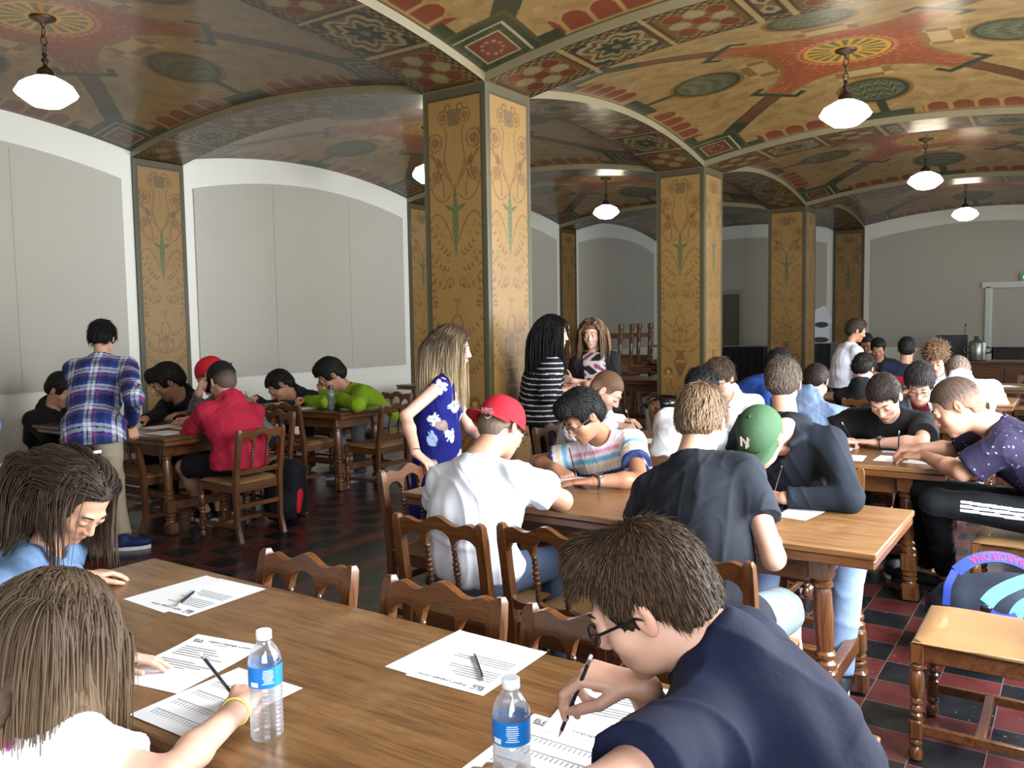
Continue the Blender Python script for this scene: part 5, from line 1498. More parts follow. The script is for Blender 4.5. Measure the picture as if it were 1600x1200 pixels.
    P.append(Cap(Nk + sp * .03, Nk + ndir * cl - fr * .004, nr + .022 + inf * .3, nr + .012 + inf * .3, k=.03, cut=(0, 1)))
    P.append(Cap(Nk + ndir * .010 + fr * .014 + sp * tp.get('vneck', 0), nb + ndir * .06, nr + ni - .006, nr + ni + .02, k=.008, op='s'))
    if tp.get('hood', kd == 'hoodie'):      # the hood lies round the neck like a thick roll and hangs behind
        def ring_(a_, r_, up_): return Nk + ndir * up_ + (-fr * math.cos(a_) + rt2 * math.sin(a_)) * r_ + fr * .012
        an_ = np.radians(np.linspace(-150, 150, 9))
        for a0_, a1_ in zip(an_, an_[1:]):
            f0, f1 = [max(0.0, math.cos(q_)) for q_ in (a0_, a1_)]
            P.append(Cap(ring_(a0_, nr + .030, .048 * f0 + .010), ring_(a1_, nr + .030, .048 * f1 + .010), .020 + .012 * f0, .020 + .012 * f1, k=.012))
        P.append(Ell(Nk - fr * (.085 * s) + sp * .030, (.090 * s, .042 * s, .075 * s), Bs, .03))
    V, Q = blob(P, tp.get('res', res), 1)
    N = normals(V, Q); fa = tp.get('fold', .0085)
    V = V + N * (fa * .45 * wr(V, tp.get('ff', 34), tp.get('seed', 1)) + fa * .34 * wr(V * np.array([1, 1, .6]), tp.get('ff', 34) * 2.3, tp.get('seed', 1) + 50))[:, None]
    X = np.stack([(V - Nk) @ rt2, (V - Nk) @ fr, (V - Nk) @ sp], 1)
    # distance along the sleeves for patterns
    pat = tp.get('pat')
    if pat:
        C = pat(V, X, N @ Bs, arm, s)
        link('shirt' if kd != 'dress' else 'dress', mkmesh('shirt', V - base, Q, True, C), cmat((.5, .5, .5), kind='vcol'), t).name = tp.get('name', 'shirt')
    else:
        link(tp.get('name', {'hoodie': 'hoodie', 'jacket': 'jacket'}.get(kd, 'shirt')), mkmesh('shirt', V - base, Q, True), cmat(tp['col'], tp.get('rough', .85), tp.get('sheen', .1)), t)
    # ---- trousers
    if legs:
        pc = (pants or {}).get('col', srgb(40, 44, 52)); pi = (pants or {}).get('inf', .012)
        P = [Ell(Pv, (.155 * s * bw + pi * .5, .112 * s + pi * .5, .11 * s), Bt, .05)]
        for k, (a, b_, c_, fd) in leg.items():
            if pk == 'shorts': P += [Cap(a, a + (b_ - a) * .88, .078 * s + pi, .066 * s + pi * 1.6, k=.04, cut=(0, 1))]
            elif pk == 'skirt': pass
            else: P += [Cap(a, b_, .078 * s + pi, .054 * s + pi, k=.04), Cap(b_, b_ + (c_ - b_) * (pants or {}).get('len', .93 if ankles else 1.0), .054 * s + pi, .042 * s + pi, k=.025, cut=(0, 1))]
        if pk == 'skirt': P.append(Cap(Pv, Pv - up * .45, .17 * s, .22 * s, k=.05, cut=(0, 1), flat=(fw, .8)))
        pr_ = max(res, .011); V, Q = blob(P, (pants or {}).get('res', pr_), 1); N = normals(V, Q); V = V + N * (.006 * wr(V, 30, 9))[:, None]
        pp = (pants or {}).get('pat')
        if pp: link('trousers', mkmesh('trousers', V - base, Q, True, pp(V, leg, s)), cmat((.5, .5, .5), kind='vcol'), t)
        else: link('shorts' if pk == 'shorts' else 'skirt' if pk == 'skirt' else 'trousers', mkmesh('trousers', V - base, Q, True), cmat(pc, .9, .1), t)
        sc = (shoe or {}).get('col', srgb(40, 40, 46)); soc = (shoe or {}).get('sole', srgb(200, 200, 198))
        for k, (a, b_, c_, fd) in leg.items():
            f_ = unit(np.array((shoe or {}).get('dir', {}).get(k, fd), float)); g = np.array([c_[0], c_[1], 0]); ll = np.cross(f_, up)
            Rb = np.stack([ll, f_, up], 1)
            P = [Ell(g + f_ * .085 + up * .050, (.046 * s, .105 * s, .038 * s), Rb, .02), Cap(g + up * .05 - f_ * .01, g + up * .085, .042 * s, .040 * s, k=.03), Ell(g - f_ * .02 + up * .045, (.040, .045, .04), Rb, .02)]
            P.append(Box(g + up * -.03, (.2, .3, .055), Rb, .002, .002, 's'))
            V, Q = blob(P, .008, 1); so = link('shoe', mkmesh('shoe', V - base, Q, True), cmat(sc, .6, 0), t)
            P = [Cap(g - f_ * .035, g + f_ * .135, .040 * s, .044 * s, k=.01)]
            b = MB(); nn = 20; ring = []
            for j in range(nn):
                a_ = 2 * math.pi * j / nn; ring.append((ll * math.cos(a_) * .046 * s + f_ * (math.sin(a_) * .122 * s + .058)))
            vv = [g + r_ + up * z for z in (.002, .026) for r_ in ring]
            b.add(np.array(vv) - base, [tuple(range(nn - 1, -1, -1)), tuple(range(nn, 2 * nn))] + [(j, (j + 1) % nn, nn + (j + 1) % nn, nn + j) for j in range(nn)])
            b.obj('sole', cmat(soc, .6, 0), so)
            if (shoe or {}).get('laces'):
                b = MB()
                for j in range(4): b.tube(np.array([g + f_ * (.045 + j * .022) + ll * e * .022 + up * (.088 - j * .004 - abs(e) * .010) for e in (-1, 0, 1)]) - base, .003, 5)
                b.obj('laces', cmat(srgb(235, 235, 235), .7, 0), so)
    if glasses is not None:
        gc = cmat(glasses if isinstance(glasses, tuple) else srgb(20, 20, 24), .3, 0); b = MB()
        for e in (-1, 1):
            pts = [T(e * .033 + .0235 * math.cos(a) * (1 + .12 * math.cos(a) ** 2), .1015 - .10 * abs(.0235 * math.cos(a) * e + e * 0) * 0 - .007 * (abs(e * .033 + .0235 * math.cos(a)) / .05) ** 2, -.002 + .0165 * math.sin(a) * (1 + .15 * abs(math.sin(2 * a)))) for a in np.linspace(0, 2 * math.pi, 21)]
            b.tube(np.array(pts) - base, np.where(np.sin(np.linspace(0, 2 * math.pi, 21)) > 0, .0022, .0013) * hsz, 5)
            b.tube(np.array([T(e * .056, .094, .006), T(e * .076, .070, .006), T(e * .081, .0, .004), T(e * .080, -.018, -.010)]) - base, [.0026, .0026, .0024, .0016], 5)
        b.tube(np.array([T(-.010, .101, .004), T(0, .1045, .007), T(.010, .101, .004)]) - base, .0012 * hsz, 5)
        b.obj('glasses', gc, t, smooth=True)
    if cap: make_cap(t, B, H, hsz, cap, base)
    t['_'] = 0; del t['_']
    return dict(t=t, base=base, T=T, B=B, H=H, arm=arm, Nk=Nk, sp=sp, fr=fr, rt=rt2, sh=sh, hands=hands, leg=leg, Pv=Pv, s=s, hsz=hsz)
M_LASH = plain('dark_lashes', srgb(30, 24, 22), .7); M_EYE = plain('eye_white', srgb(225, 220, 215), .2, coat=.5); M_IRIS = plain('brown_iris', srgb(60, 40, 28), .2, coat=.6)

def make_cap(t, B, c, s, st, base):
    """cap with brim; st: col, yaw of the brim in degrees (0 front), tilt"""
    y = math.radians(st.get('brim', 0)); Rz = np.array([[math.cos(y), -math.sin(y), 0], [math.sin(y), math.cos(y), 0], [0, 0, 1]])
    tl = math.radians(st.get('tilt', -6)); Rx = np.array([[1, 0, 0], [0, math.cos(tl), -math.sin(tl)], [0, math.sin(tl), math.cos(tl)]])
    Bc = B @ Rx @ Rz; T = lambda x, y_, z: c + s * (B @ Rx @ np.array([x, y_, z])); hgt = st.get('h', .088) + .014
    z0 = st.get('z', .038)
    off = -.014
    b = MB(); n = 36; prof = []
    for k in range(9):
        a = math.pi / 2 * k / 8; prof.append((math.cos(a) ** (.62 if st.get('flat') else .85), math.sin(a)))
    P = []
    for (r, z) in prof:
        for k in range(n):
            a = 2 * math.pi * k / n; P.append(T(.0875 * r * math.cos(a), off + .108 * r * math.sin(a), z0 + hgt * z))
    F = [(j * n + k, j * n + (k + 1) % n, (j + 1) * n + (k + 1) % n, (j + 1) * n + k) for j in range(8) for k in range(n)]
    b.add(np.array(P) - base, F)
    m = cmat(st['col'], .8, .2); b.obj('cap_crown', m, t, smooth=True)
    b = MB(); nn = 17; top_ = []; bot = []
    for k in range(nn):
        a = math.radians(18 + 144 * k / (nn - 1)) + y; x, y_ = .086 * math.cos(a), off + .106 * math.sin(a)
        L = .068 * (math.sin(math.pi * k / (nn - 1)) ** .45) * st.get('bl', 1)
        cv = (0 if st.get('flat') else .018); dz = -cv * (2 * abs(k / (nn - 1) - .5)) ** 2
        bx_, by_ = -math.sin(y) * L, math.cos(y) * L
        top_.append([T(x, y_, z0 + .004 + dz * .3), T(x + bx_ * .5, y_ + by_ * .5, z0 + .002 + dz * .7 - .004), T(x + bx_, y_ + by_, z0 + dz - .012)])
    P = []; F = []
    for (dz) in (0, -.0035):
        for tr in top_: P += [p_ + B[:, 2] * dz * s for p_ in tr]
    for k in range(nn - 1):
        for j in range(2):
            a = k * 3 + j; F.append((a, a + 3, a + 4, a + 1)); a2 = a + nn * 3; F.append((a2, a2 + 1, a2 + 4, a2 + 3))
        a = k * 3 + 2; F.append((a, a + 3, a + 3 + nn * 3, a + nn * 3))
    b.add(np.array(P) - base, F); b.obj('cap_brim', cmat(st.get('brimcol', st['col']), .8, .2), t, smooth=True)
    b = MB(); b.lathe([(.0065 * s, 0), (.006 * s, .004 * s), (.002, .005)], c=T(0, off, z0 + hgt - .001) - base, R=basis(Bc[:, 2]), n=10); b.obj('cap_button', m, t, smooth=True)
    return T

def held_pencil(P, k, tipz, label, dirv=None, L=.175, surf=None):
    """pencil pinched between index finger and thumb of hand k, its point on the sheet"""
    h_ = P['hands'][k]; g = (h_['_tips'][0] + h_['_thumb']) / 2; d, l, n = h_['_fr']
    if dirv is None: dirv = unit(-d * .45 + n * .75 + l * .25)
    dirv = unit(dirv); t_ = (g[2] - tipz) / max(dirv[2], .2); tip = g - dirv * max(.025, min(t_, .05)); tip[2] = max(tip[2], tipz)
    return pencil(tip, tip + dirv, label, L)
# ================================================================== THE PEOPLE
def st_(v): return np.clip(v, 0, 1)
def band(x, a, b): return (x > a) & (x < b)
def flowers(V, n, seed, R, cols, base, area=None):
    r = np.random.default_rng(seed); C = np.tile(np.array(base), (len(V), 1))
    idx = np.nonzero(area)[0] if area is not None else np.arange(len(V))
    for c in r.choice(idx, n):
        d = V - V[c]; D = np.linalg.norm(d, axis=1); rad = R * r.uniform(.7, 1.2)
        m = D < rad * 1.3
        ax = unit(r.normal(size=3)); ay = unit(np.cross(ax, r.normal(size=3))); an = np.arctan2(d[m] @ ax, d[m] @ ay)
        rr = rad * (.78 + .25 * np.cos(an * 5 + r.uniform(0, 6))); col = np.array(cols[r.integers(len(cols))])
        k = D[m] < rr; mi = np.nonzero(m)[0]
        C[mi[k]] = col * (1 - .25 * (np.cos(an[k] * 10) > .5))[:, None]
        C[mi[D[m] < rad * .22]] = np.array(cols[0]) * .5
    return C
WHITE = srgb(232, 234, 238)

# 1. boy in navy, nearest the camera --------------------------------------
P = person('boy in a navy t-shirt and black glasses leaning over the nearest table, writing', at_d(1012, 940, 1.36), (102, 32, 4), at_d(1340, 1430, 1.30), 92, hs=1.0, bw=.92,
    neckoff=at_d(1108, 1010, 1.33), skin='fair', res=.006, hres=.0028, gres=.0028, nst=9000, glasses=True,
    hand=dict(R=dict(p=at_d(1002, 1072, 1.42), d=at_d(935, 1055, 1.44) - at_d(1010, 1072, 1.42), n=(-.35, -.25, 1), pose='write', pole=(0, .4, -1), hsc=.96),
              L=dict(p=(-.72, 1.05, .80), d=(-1, .4, 0), n=(0, -.2, 1), pose='rest', elbow=at_d(925, 1262, .98))),
    top=dict(kind='tee', col=srgb(15, 22, 48), inf=.014, sleeve=.66, fold=.017, ff=24, seed=3, res=.0055, neck=.004, sheen=.3), hair=dict(kind='short', col=srgb(44, 32, 24), tip=srgb(88, 68, 48), vol=.012, quiff=.020, len=.026, res=.004, back=.006, hairline=.066),
    pants=dict(col=srgb(70, 74, 84)), legs='sit')
held_pencil(P, 'R', TZ + .002, 'black pencil held by the boy in navy in the foreground', dirv=at_d(957, 985, 1.42) - at_d(926, 1062, 1.45))
NV = P

# 2. girl with her back to us ----------------------------------------------
def fl2(V, X, N, arm, s):
    return flowers(V, 60, 4, .021, [srgb(196, 60, 136), srgb(176, 84, 168), srgb(104, 170, 142), srgb(210, 110, 160)], srgb(228, 228, 234), (X[:, 0] < .05) & (X[:, 2] < .34) & (X[:, 1] < .05))
P = person('girl with long brown hair in a white floral top, seen from behind', at_d(84, 1002, 1.56), (8, 36, 0), at_d(10, 1330, 1.5), 0, s=.90, hs=1.02, bw=.92, fem=True, child=True, skin='fair',
    neckoff=at_d(84, 1088, 1.51), res=.007, hres=.005, gres=.0032, nst=5200, legs='sit',
    hand=dict(R=dict(p=at_z(372, 1108, .80), d=at_z(384, 1070, .80) - at_z(372, 1110, .80) + np.array([.0, .02, .0]), n=(.3, -.2, 1), pose='write', elbow=at_d(262, 1212, 1.42), hsc=1.05, th=.95),
              L=dict(p=at_z(150, 1040, .79), d=(.5, .8, .05), n=(-.2, 0, 1), pose='rest', pole=(-1, 0, -.5))),
    top=dict(kind='tee', inf=.012, sleeve=.55, pat=fl2, fold=.007, res=.006, seed=5, bust=0), pants=dict(col=srgb(60, 70, 100)),
    hair=dict(kind='long', col=srgb(70, 56, 44), tip=srgb(112, 92, 70), vol=.014, nape=1, length=.36, steps=22, wd=.0028, seed=8, gravity=(0, -.10, -1.0), face=.04, cv=.22))
held_pencil(P, 'R', TZ + .003, 'black pencil held by the girl in the white floral top', dirv=at_d(345, 1042, 1.55) - at_d(378, 1062, 1.60) + np.array([0, 0, .03]))
b = MB(); W_ = P['arm']['R'][2]; dd = unit(P['arm']['R'][2] - P['arm']['R'][1]); Bq = basis(dd)
pts = [W_ - dd * .012 + Bq[:, 0] * .0275 * math.cos(a) + Bq[:, 1] * .0275 * math.sin(a) for a in np.linspace(0, 2 * math.pi, 25)]
b.tube(np.array(pts) - P['base'], .0022, 6); b.obj('bracelet', plain('yellow_bracelet', srgb(206, 206, 96), .5), P['t'], smooth=True)
FG = P

# 3. girl in the denim jacket ----------------------------------------------
P = person('girl with half-up dark brown hair in a blue denim jacket, leaning over her writing', at_d(122, 785, 2.55), (-82, 44, 6), at_d(-40, 985, 2.65), -60, s=.92, hs=1.08, bw=.92, fem=True, child=True, skin='light',
    neckoff=at_d(62, 872, 2.52), res=.008, hres=.004, gres=.004, nst=2600,
    hand=dict(R=dict(p=at_z(60, 938, .80), d=(.3, .9, 0), n=(0, 0, 1), pose='write', pole=(-.5, -.4, -1)), L=dict(p=at_z(126, 902, .80), d=at_z(178, 893, .79) - at_z(126, 902, .80), n=(0, 0, 1), pose='rest', elbow=at_z(48, 880, .88))),
    top=dict(kind='jacket', col=srgb(96, 122, 154), inf=.016, fold=.012, ff=40, seed=6, res=.007, bust=0, cuff=.93), pants=dict(col=srgb(50, 60, 90)),
    hair=dict(kind='long', col=srgb(52, 42, 36), tip=srgb(84, 68, 56), vol=.016, length=.44, steps=22, wd=.0028, seed=12, face=.030, pulled=True, cv=.3, hairline=.082))
b = MB(); b.box(at_d(152, 706, 2.5) - P['base'], (.012, .022, .008), bev=.002); b.obj('hair_clip', plain('pale_hair_clip', srgb(230, 225, 215), .3), P['t'])
pencil(at_z(100, 895, .785), at_z(100, 895, .785) + unit(at_d(38, 866, 2.55) - at_z(100, 895, .785)), 'black pencil held by the girl in the denim jacket', L=.15)

# 4. white t-shirt, red cap backwards ---------------------------------------
P = person('boy in a white t-shirt with a red cap worn backwards, seen from behind', at_y(785, 668, 2.93), (-14, 32, 8), (-2.02, 2.68, .57), 0, s=1.04, bw=1.18, skin='light',
    neckoff=at_y(748, 722, 2.78), res=.008, hres=.005, gres=.006, nst=500, glasses=True,
    hand=dict(R=dict(p=(-2.02, 3.17, .80), d=(-1, .4, 0), n=(0, 0, 1), pose='rest', elbow=at_z(878, 782, .81), th=1.12), L=dict(p=(-2.35, 3.15, .80), d=(.6, .8, 0), n=(0, 0, 1), pose='rest')),
    top=dict(kind='tee', col=srgb(228, 232, 242), inf=.020, sleeve=.62, fold=.019, ff=22, seed=8, belly=1.1), pants=dict(col=srgb(84, 98, 124)),
    hair=dict(kind='buzz', col=srgb(48, 40, 34), vol=.004, fade=.5), cap=dict(col=srgb(168, 30, 42), brim=180, flat=True, h=.100, z=.006, tilt=2))
b = MB()     # small white embroidery on the back of the crown
CAPW = P
M_WHT = plain('white_embroidery', srgb(230, 230, 230), .7)
def on_cap(P, s_, px, py, dep, size, name='cap_emblem', mat=None, bold=.002, n=None):
    n = CF * -1 if n is None else n
    o = text_mesh(s_, size, mat or M_WHT, P['t'], (0, 0, 0), 0, name=name, bold=bold)
    x = unit(np.cross([0, 0, 1.0], n)); y = np.cross(n, x); Rm = np.stack([x, y, n], 1)
    o.matrix_local = Matrix.Translation(Vector(at_d(px, py, dep) - P['base'])) @ Matrix(Rm.tolist()).to_4x4()
    return o
def cap_dep(P): return (P['H'] - CAM) @ CF
dcap = cap_dep(P) - .112
on_cap(P, 'NIKE', 752, 645, dcap + .012, .032, n=unit(np.array([-.25, -.95, .15])))
bs = MB(); c0 = at_d(764, 652, dcap + .008) - P['base']; nn_ = unit(np.array([-.25, -.95, .15])); xx = unit(np.cross([0, 0, 1.0], nn_)); yy = np.cross(nn_, xx)
pts = [c0 + xx * (-.028 + .056 * t) + yy * (.010 * (t - .3) ** 2 * 6 - .004) for t in np.linspace(0, 1, 9)]
bs.tube(pts, [.001, .003, .0045, .004, .003, .0022, .0016, .001, .0006], 5); bs.obj('cap_emblem', M_WHT, P['t'])

# 5. charcoal t-shirt, light brown hair -------------------------------------
P = person('boy with light brown hair in a charcoal t-shirt, seen from behind', at_y(1096, 662, 2.98), (4, 30, 4), (-.98, 2.62, .57), 4, s=1.02, bw=1.05, skin='fair',
    neckoff=at_y(1082, 722, 2.86), res=.007, hres=.0045, gres=.005, nst=4500,
    hand=dict(R=dict(p=at_z(1188, 812, .83), d=(-.5, .9, -.1), n=(0, 0, 1), pose='write', elbow=at_y(1208, 872, 2.70)), L=dict(p=(-1.32, 3.15, .80), d=(.6, .8, 0), n=(0, 0, 1), pose='rest')),
    top=dict(kind='tee', col=srgb(26, 30, 38), inf=.016, sleeve=.60, fold=.011, ff=26, seed=11), pants=dict(kind='shorts', col=srgb(110, 122, 126)),
    hair=dict(kind='short', col=srgb(92, 72, 56), tip=srgb(142, 118, 92), vol=.016, top=1, len=.036, lift=.04, res=.005, back=.004, thick=1.1))

# 6. striped t-shirt ---------------------------------------------------------
def tee_stripes(V, X, N, arm, s):
    C = np.tile(np.array(srgb(226, 222, 232)), (len(V), 1)); z = X[:, 2].copy()
    for k in ('R', 'L'):
        a, b_ = arm[k][0], arm[k][1]; d = b_ - a; t = ((V - a) @ d) / (d @ d); m = (t > .12) & (np.linalg.norm(V - a - np.clip(t, 0, 1)[:, None] * d, axis=1) < .10) & (abs(X[:, 0]) > .155 * s)
        z[m] = .03 + t[m] * .24
    for (a, b_, c) in ((.04, .058, srgb(220, 150, 176)), (.075, .10, srgb(120, 186, 216)), (.115, .13, srgb(224, 214, 160)), (.155, .180, srgb(52, 66, 112)), (.215, .238, srgb(120, 196, 222)), (.262, .275, srgb(220, 160, 180)), (.30, .322, srgb(52, 66, 112)), (.35, .37, srgb(222, 212, 150)), (.40, .42, srgb(120, 186, 216))):
        C[band(z, a, b_)] = c
    return C
P = person('boy with black hair and glasses in a pastel striped t-shirt, at the second table', at_y(910, 652, 3.70), (152, 36, -4), (-1.98, 4.0, .58), 178, s=1.02, bw=1.12, skin='tan',
    neckoff=at_y(938, 682, 3.90), res=.008, hres=.0045, gres=.0045, nst=4000, glasses=srgb(70, 74, 80),
    hand=dict(R=dict(p=at_y(868, 732, 3.72), d=(.85, -.35, -.25), n=(0, -.3, 1), pose='write', elbow=at_y(838, 722, 3.84)), L=dict(p=at_z(930, 752, .80), d=at_z(893, 752, .79) - at_z(930, 750, .80), n=(0, 0, 1), pose='flat', elbow=at_z(1000, 750, .80))),
    top=dict(kind='tee', inf=.016, sleeve=.62, pat=tee_stripes, fold=.007, res=.007, seed=12), pants=dict(col=srgb(60, 70, 96)), hair=dict(kind='short', col=HAIRC['black'], vol=.020, top=1, quiff=.014, len=.026, res=.005, seed=4))
held_pencil(P, 'R', TZ + .003, 'dark pencil held by the boy in the pastel striped t-shirt', dirv=(-.3, .2, .6))
def watch(P, k, name='wristwatch'):
    S_, El, W, h_ = P['arm'][k]; d = unit(W - El); Bq = basis(d); c = W - d * .018
    b = MB(); pts = [c + Bq[:, 0] * .0305 * math.cos(a) + Bq[:, 1] * .0305 * math.sin(a) for a in np.linspace(0, 2 * math.pi, 22)]
    b.tube(np.array(pts) - P['base'], .012, 6, flat=.28); o = b.obj(name, M_PBLK, P['t'])
    b = MB(); n = unit(np.array([0, -.3, 1.0]) - d * (np.array([0, -.3, 1.0]) @ d)); b.lathe([(.022, 0), (.025, .004), (.021, .012)], c=c + n * .026 - P['base'], R=basis(n), n=12); b.obj('watch_case', M_PBLK, o)
watch(P, 'L')

# 7. green cap, dark hoodie ---------------------------------------------------
P = person('boy in a dark navy hoodie and green cap, head bowed over his writing', at_y(1190, 684, 3.60), (166, 48, 2), (-.98, 4.0, .58), 184, s=1.04, bw=1.0, skin='fair',
    neckoff=at_y(1228, 676, 3.74), res=.007, hres=.0045, gres=.0045, nst=300,
    hand=dict(L=dict(p=at_z(1226, 778, .805), d=at_z(1190, 775, .80) - at_z(1226, 780, .81), n=(.1, -.3, 1), pose='write', elbow=at_z(1326, 778, .82)), R=dict(p=(-1.36, 3.62, .80), d=(.8, -.6, 0), n=(0, 0, 1), pose='rest')),
    top=dict(kind='hoodie', col=srgb(17, 23, 32), inf=.024, fold=.013, ff=24, seed=14), pants=dict(col=srgb(128, 150, 186)), knees={'L': (-.78, 3.62, .56), 'R': (-1.12, 3.62, .54)}, feet={'L': (-.80, 3.55, .09), 'R': (-1.15, 3.55, .09)},
    hair=dict(kind='buzz', col=srgb(50, 40, 32), vol=.003, fade=.4), cap=dict(col=srgb(54, 82, 56), brim=0, h=.096, z=.026, tilt=-4, bl=1.15))
held_pencil(P, 'L', TZ + .003, 'white-ended black pencil held by the boy in the green cap', dirv=at_d(1216, 740, 3.62) - at_d(1205, 770, 3.62) + np.array([0, 0, .02]))
GC = P; fwd = P['B'][:, 1]; nn_ = unit(P['B'][:, 1] * .80 + P['B'][:, 2] * .60)
cc = P['T'](0, .083, .090); o = text_mesh('N', .058, M_WHT, P['t'], (0, 0, 0), 0, name='cap_emblem', bold=.002); o2 = text_mesh('Y', .058, M_WHT, P['t'], (0, 0, 0), 0, name='cap_emblem', bold=.002)
x = -P['B'][:, 0]; x = unit(x - nn_ * (x @ nn_)); y = np.cross(nn_, x)
for q, (dx, dy) in ((o, (-.026, -.022)), (o2, (-.014, -.030))):
    Rm = np.stack([x, y, nn_], 1); q.matrix_local = Matrix.Translation(Vector(cc + nn_ * .0 + x * dx + y * dy - P['base'])) @ Matrix(Rm.tolist()).to_4x4()

# 8. buzz cut, white shirt -----------------------------------------------------
P = person('boy with a fair buzz cut in a white collared shirt, at the third table', at_x(948, 612, -2.58), (-78, 40, 4), (-2.94, 5.12, .58), -82, s=1.04, bw=1.05, skin='fair',
    neckoff=at_x(915, 640, -2.76), res=.009, hres=.005, gres=.006, nst=900,
    hand=dict(R=dict(p=at_z(962, 664, .82), d=(.9, .1, -.1), n=(0, -.3, 1), pose='write'), L=dict(p=at_z(972, 656, .82), d=(.9, -.3, 0), n=(0, 0, 1), pose='rest')),
    top=dict(kind='long', col=srgb(222, 228, 238), inf=.018, fold=.012, seed=15, extra=[lambda Nk, sp, fr, rt, up, Pv: Cap(Nk - fr * .055 - sp * .035, Nk - fr * .06 - sp * .005, .050, k=.01, flat=(fr, .35))]), pants=dict(col=srgb(60, 62, 70)),
    hair=dict(kind='buzz', col=srgb(92, 68, 50), vol=.004, fade=.5, skin=SKIN['fair']))
held_pencil(P, 'R', TZ + .003, 'black pencil held by the boy with the fair buzz cut')

# 9. dark hair, white sleeve (back) ---------------------------------------------
P = person('person with dark hair and a white t-shirt, mostly hidden behind the brown-haired boy', at_y(1096, 612, 4.78), (6, 32, 0), (-2.0, 4.5, .58), 4, s=1.0, skin='brown', res=.010, hres=.007, gres=.008, nst=2500, brows=False,
    hand=dict(L=dict(p=(-2.15, 5.05, .80), d=(.6, .8, 0), n=(0, 0, 1), pose='rest', elbow=at_y(1036, 690, 4.68)), R=dict(p=(-1.75, 5.1, .80), d=(-.4, .9, 0), n=(0, 0, 1), pose='rest')),
    top=dict(kind='tee', col=WHITE, inf=.018, seed=16, sleeve=.6), hair=dict(kind='short', col=HAIRC['black'], vol=.022, len=.034, thick=1.6), pants=dict(col=srgb(40, 42, 48)))
# 10. glasses, white hoodie -------------------------------------------------------
P = person('boy with brown fringe and black glasses in a white hoodie, at the third table', at_y(1124, 592, 5.62), (178, 22, -6), (-2.0, 6.0, .58), 190, s=1.04, bw=1.05, skin='light', res=.009, hres=.0055, gres=.008, nst=3000, glasses=True,
    hand=dict(R=dict(p=(-2.3, 5.35, .80), d=(.4, -.9, 0), n=(0, 0, 1), pose='rest'), L=dict(p=(-1.85, 5.3, .80), d=(-.4, -.9, 0), n=(0, 0, 1), pose='rest')),
    top=dict(kind='hoodie', col=srgb(228, 226, 226), inf=.022, seed=17, fold=.011), hair=dict(kind='short', col=srgb(70, 52, 40), vol=.018, quiff=.018, len=.045, thick=1.6, hairline=.044), pants=dict(col=srgb(60, 60, 70)))
# 11. slate t-shirt, back -----------------------------------------------------------
P = person('boy with short brown hair in a dark slate t-shirt, back turned', at_y(1224, 601, 4.78), (10, 22, 2), (-1.42, 4.45, .58), 4, s=1.08, hs=1.06, bw=1.12, skin='light', res=.008, hres=.0055, gres=.008, nst=4000,
    neckoff=at_y(1228, 655, 4.70), hand=dict(R=dict(p=(-1.2, 5.0, .80), d=(-.4, .9, 0), n=(0, 0, 1), pose='rest'), L=dict(p=(-1.62, 5.0, .80), d=(.5, .8, 0), n=(0, 0, 1), pose='rest')),
    top=dict(kind='tee', col=srgb(20, 25, 33), inf=.018, seed=18, fold=.008), hair=dict(kind='short', col=srgb(72, 62, 54), tip=srgb(104, 90, 76), vol=.016, quiff=.016, len=.024, back=.01, thick=1.3), pants=dict(col=srgb(40, 44, 52)))
# 12. black t-shirt ---------------------------------------------------------------
P = person('boy in a black t-shirt facing us, writing, black watch on one wrist', at_y(1382, 622, 5.50), (176, 42, -6), (-1.05, 6.02, .60), 186, s=1.06, hs=1.08, bw=1.22, skin='fair',
    neckoff=at_y(1388, 645, 5.72), res=.008, hres=.005, gres=.005, nst=3500,
    hand=dict(R=dict(p=at_z(1310, 688, .81), d=at_z(1340, 692, .80) - at_z(1310, 690, .81), n=(0, -.2, 1), pose='write', elbow=at_y(1292, 678, 5.66)), L=dict(p=at_z(1372, 692, .80), d=at_z(1345, 690, .80) - at_z(1372, 692, .80), n=(0, 0, 1), pose='flat', elbow=at_z(1440, 692, .82))),
    top=dict(kind='tee', col=srgb(18, 18, 20), inf=.024, sleeve=.72, seed=19, fold=.010), hair=dict(kind='short', col=srgb(44, 36, 32), vol=.012, len=.016, thick=1.2, hairline=.056), pants=dict(col=srgb(28, 30, 36)),
    feet={'R': (-1.1, 5.72, .09), 'L': (-.93, 5.50, .09)}, shoe=dict(col=srgb(24, 24, 28), sole=srgb(215, 214, 208)))
held_pencil(P, 'R', TZ + .003, 'black pencil held by the boy in the black t-shirt', dirv=at_d(1310, 662, 5.3) - at_d(1326, 684, 5.3) + np.array([0, 0, .02])); watch(P, 'L')
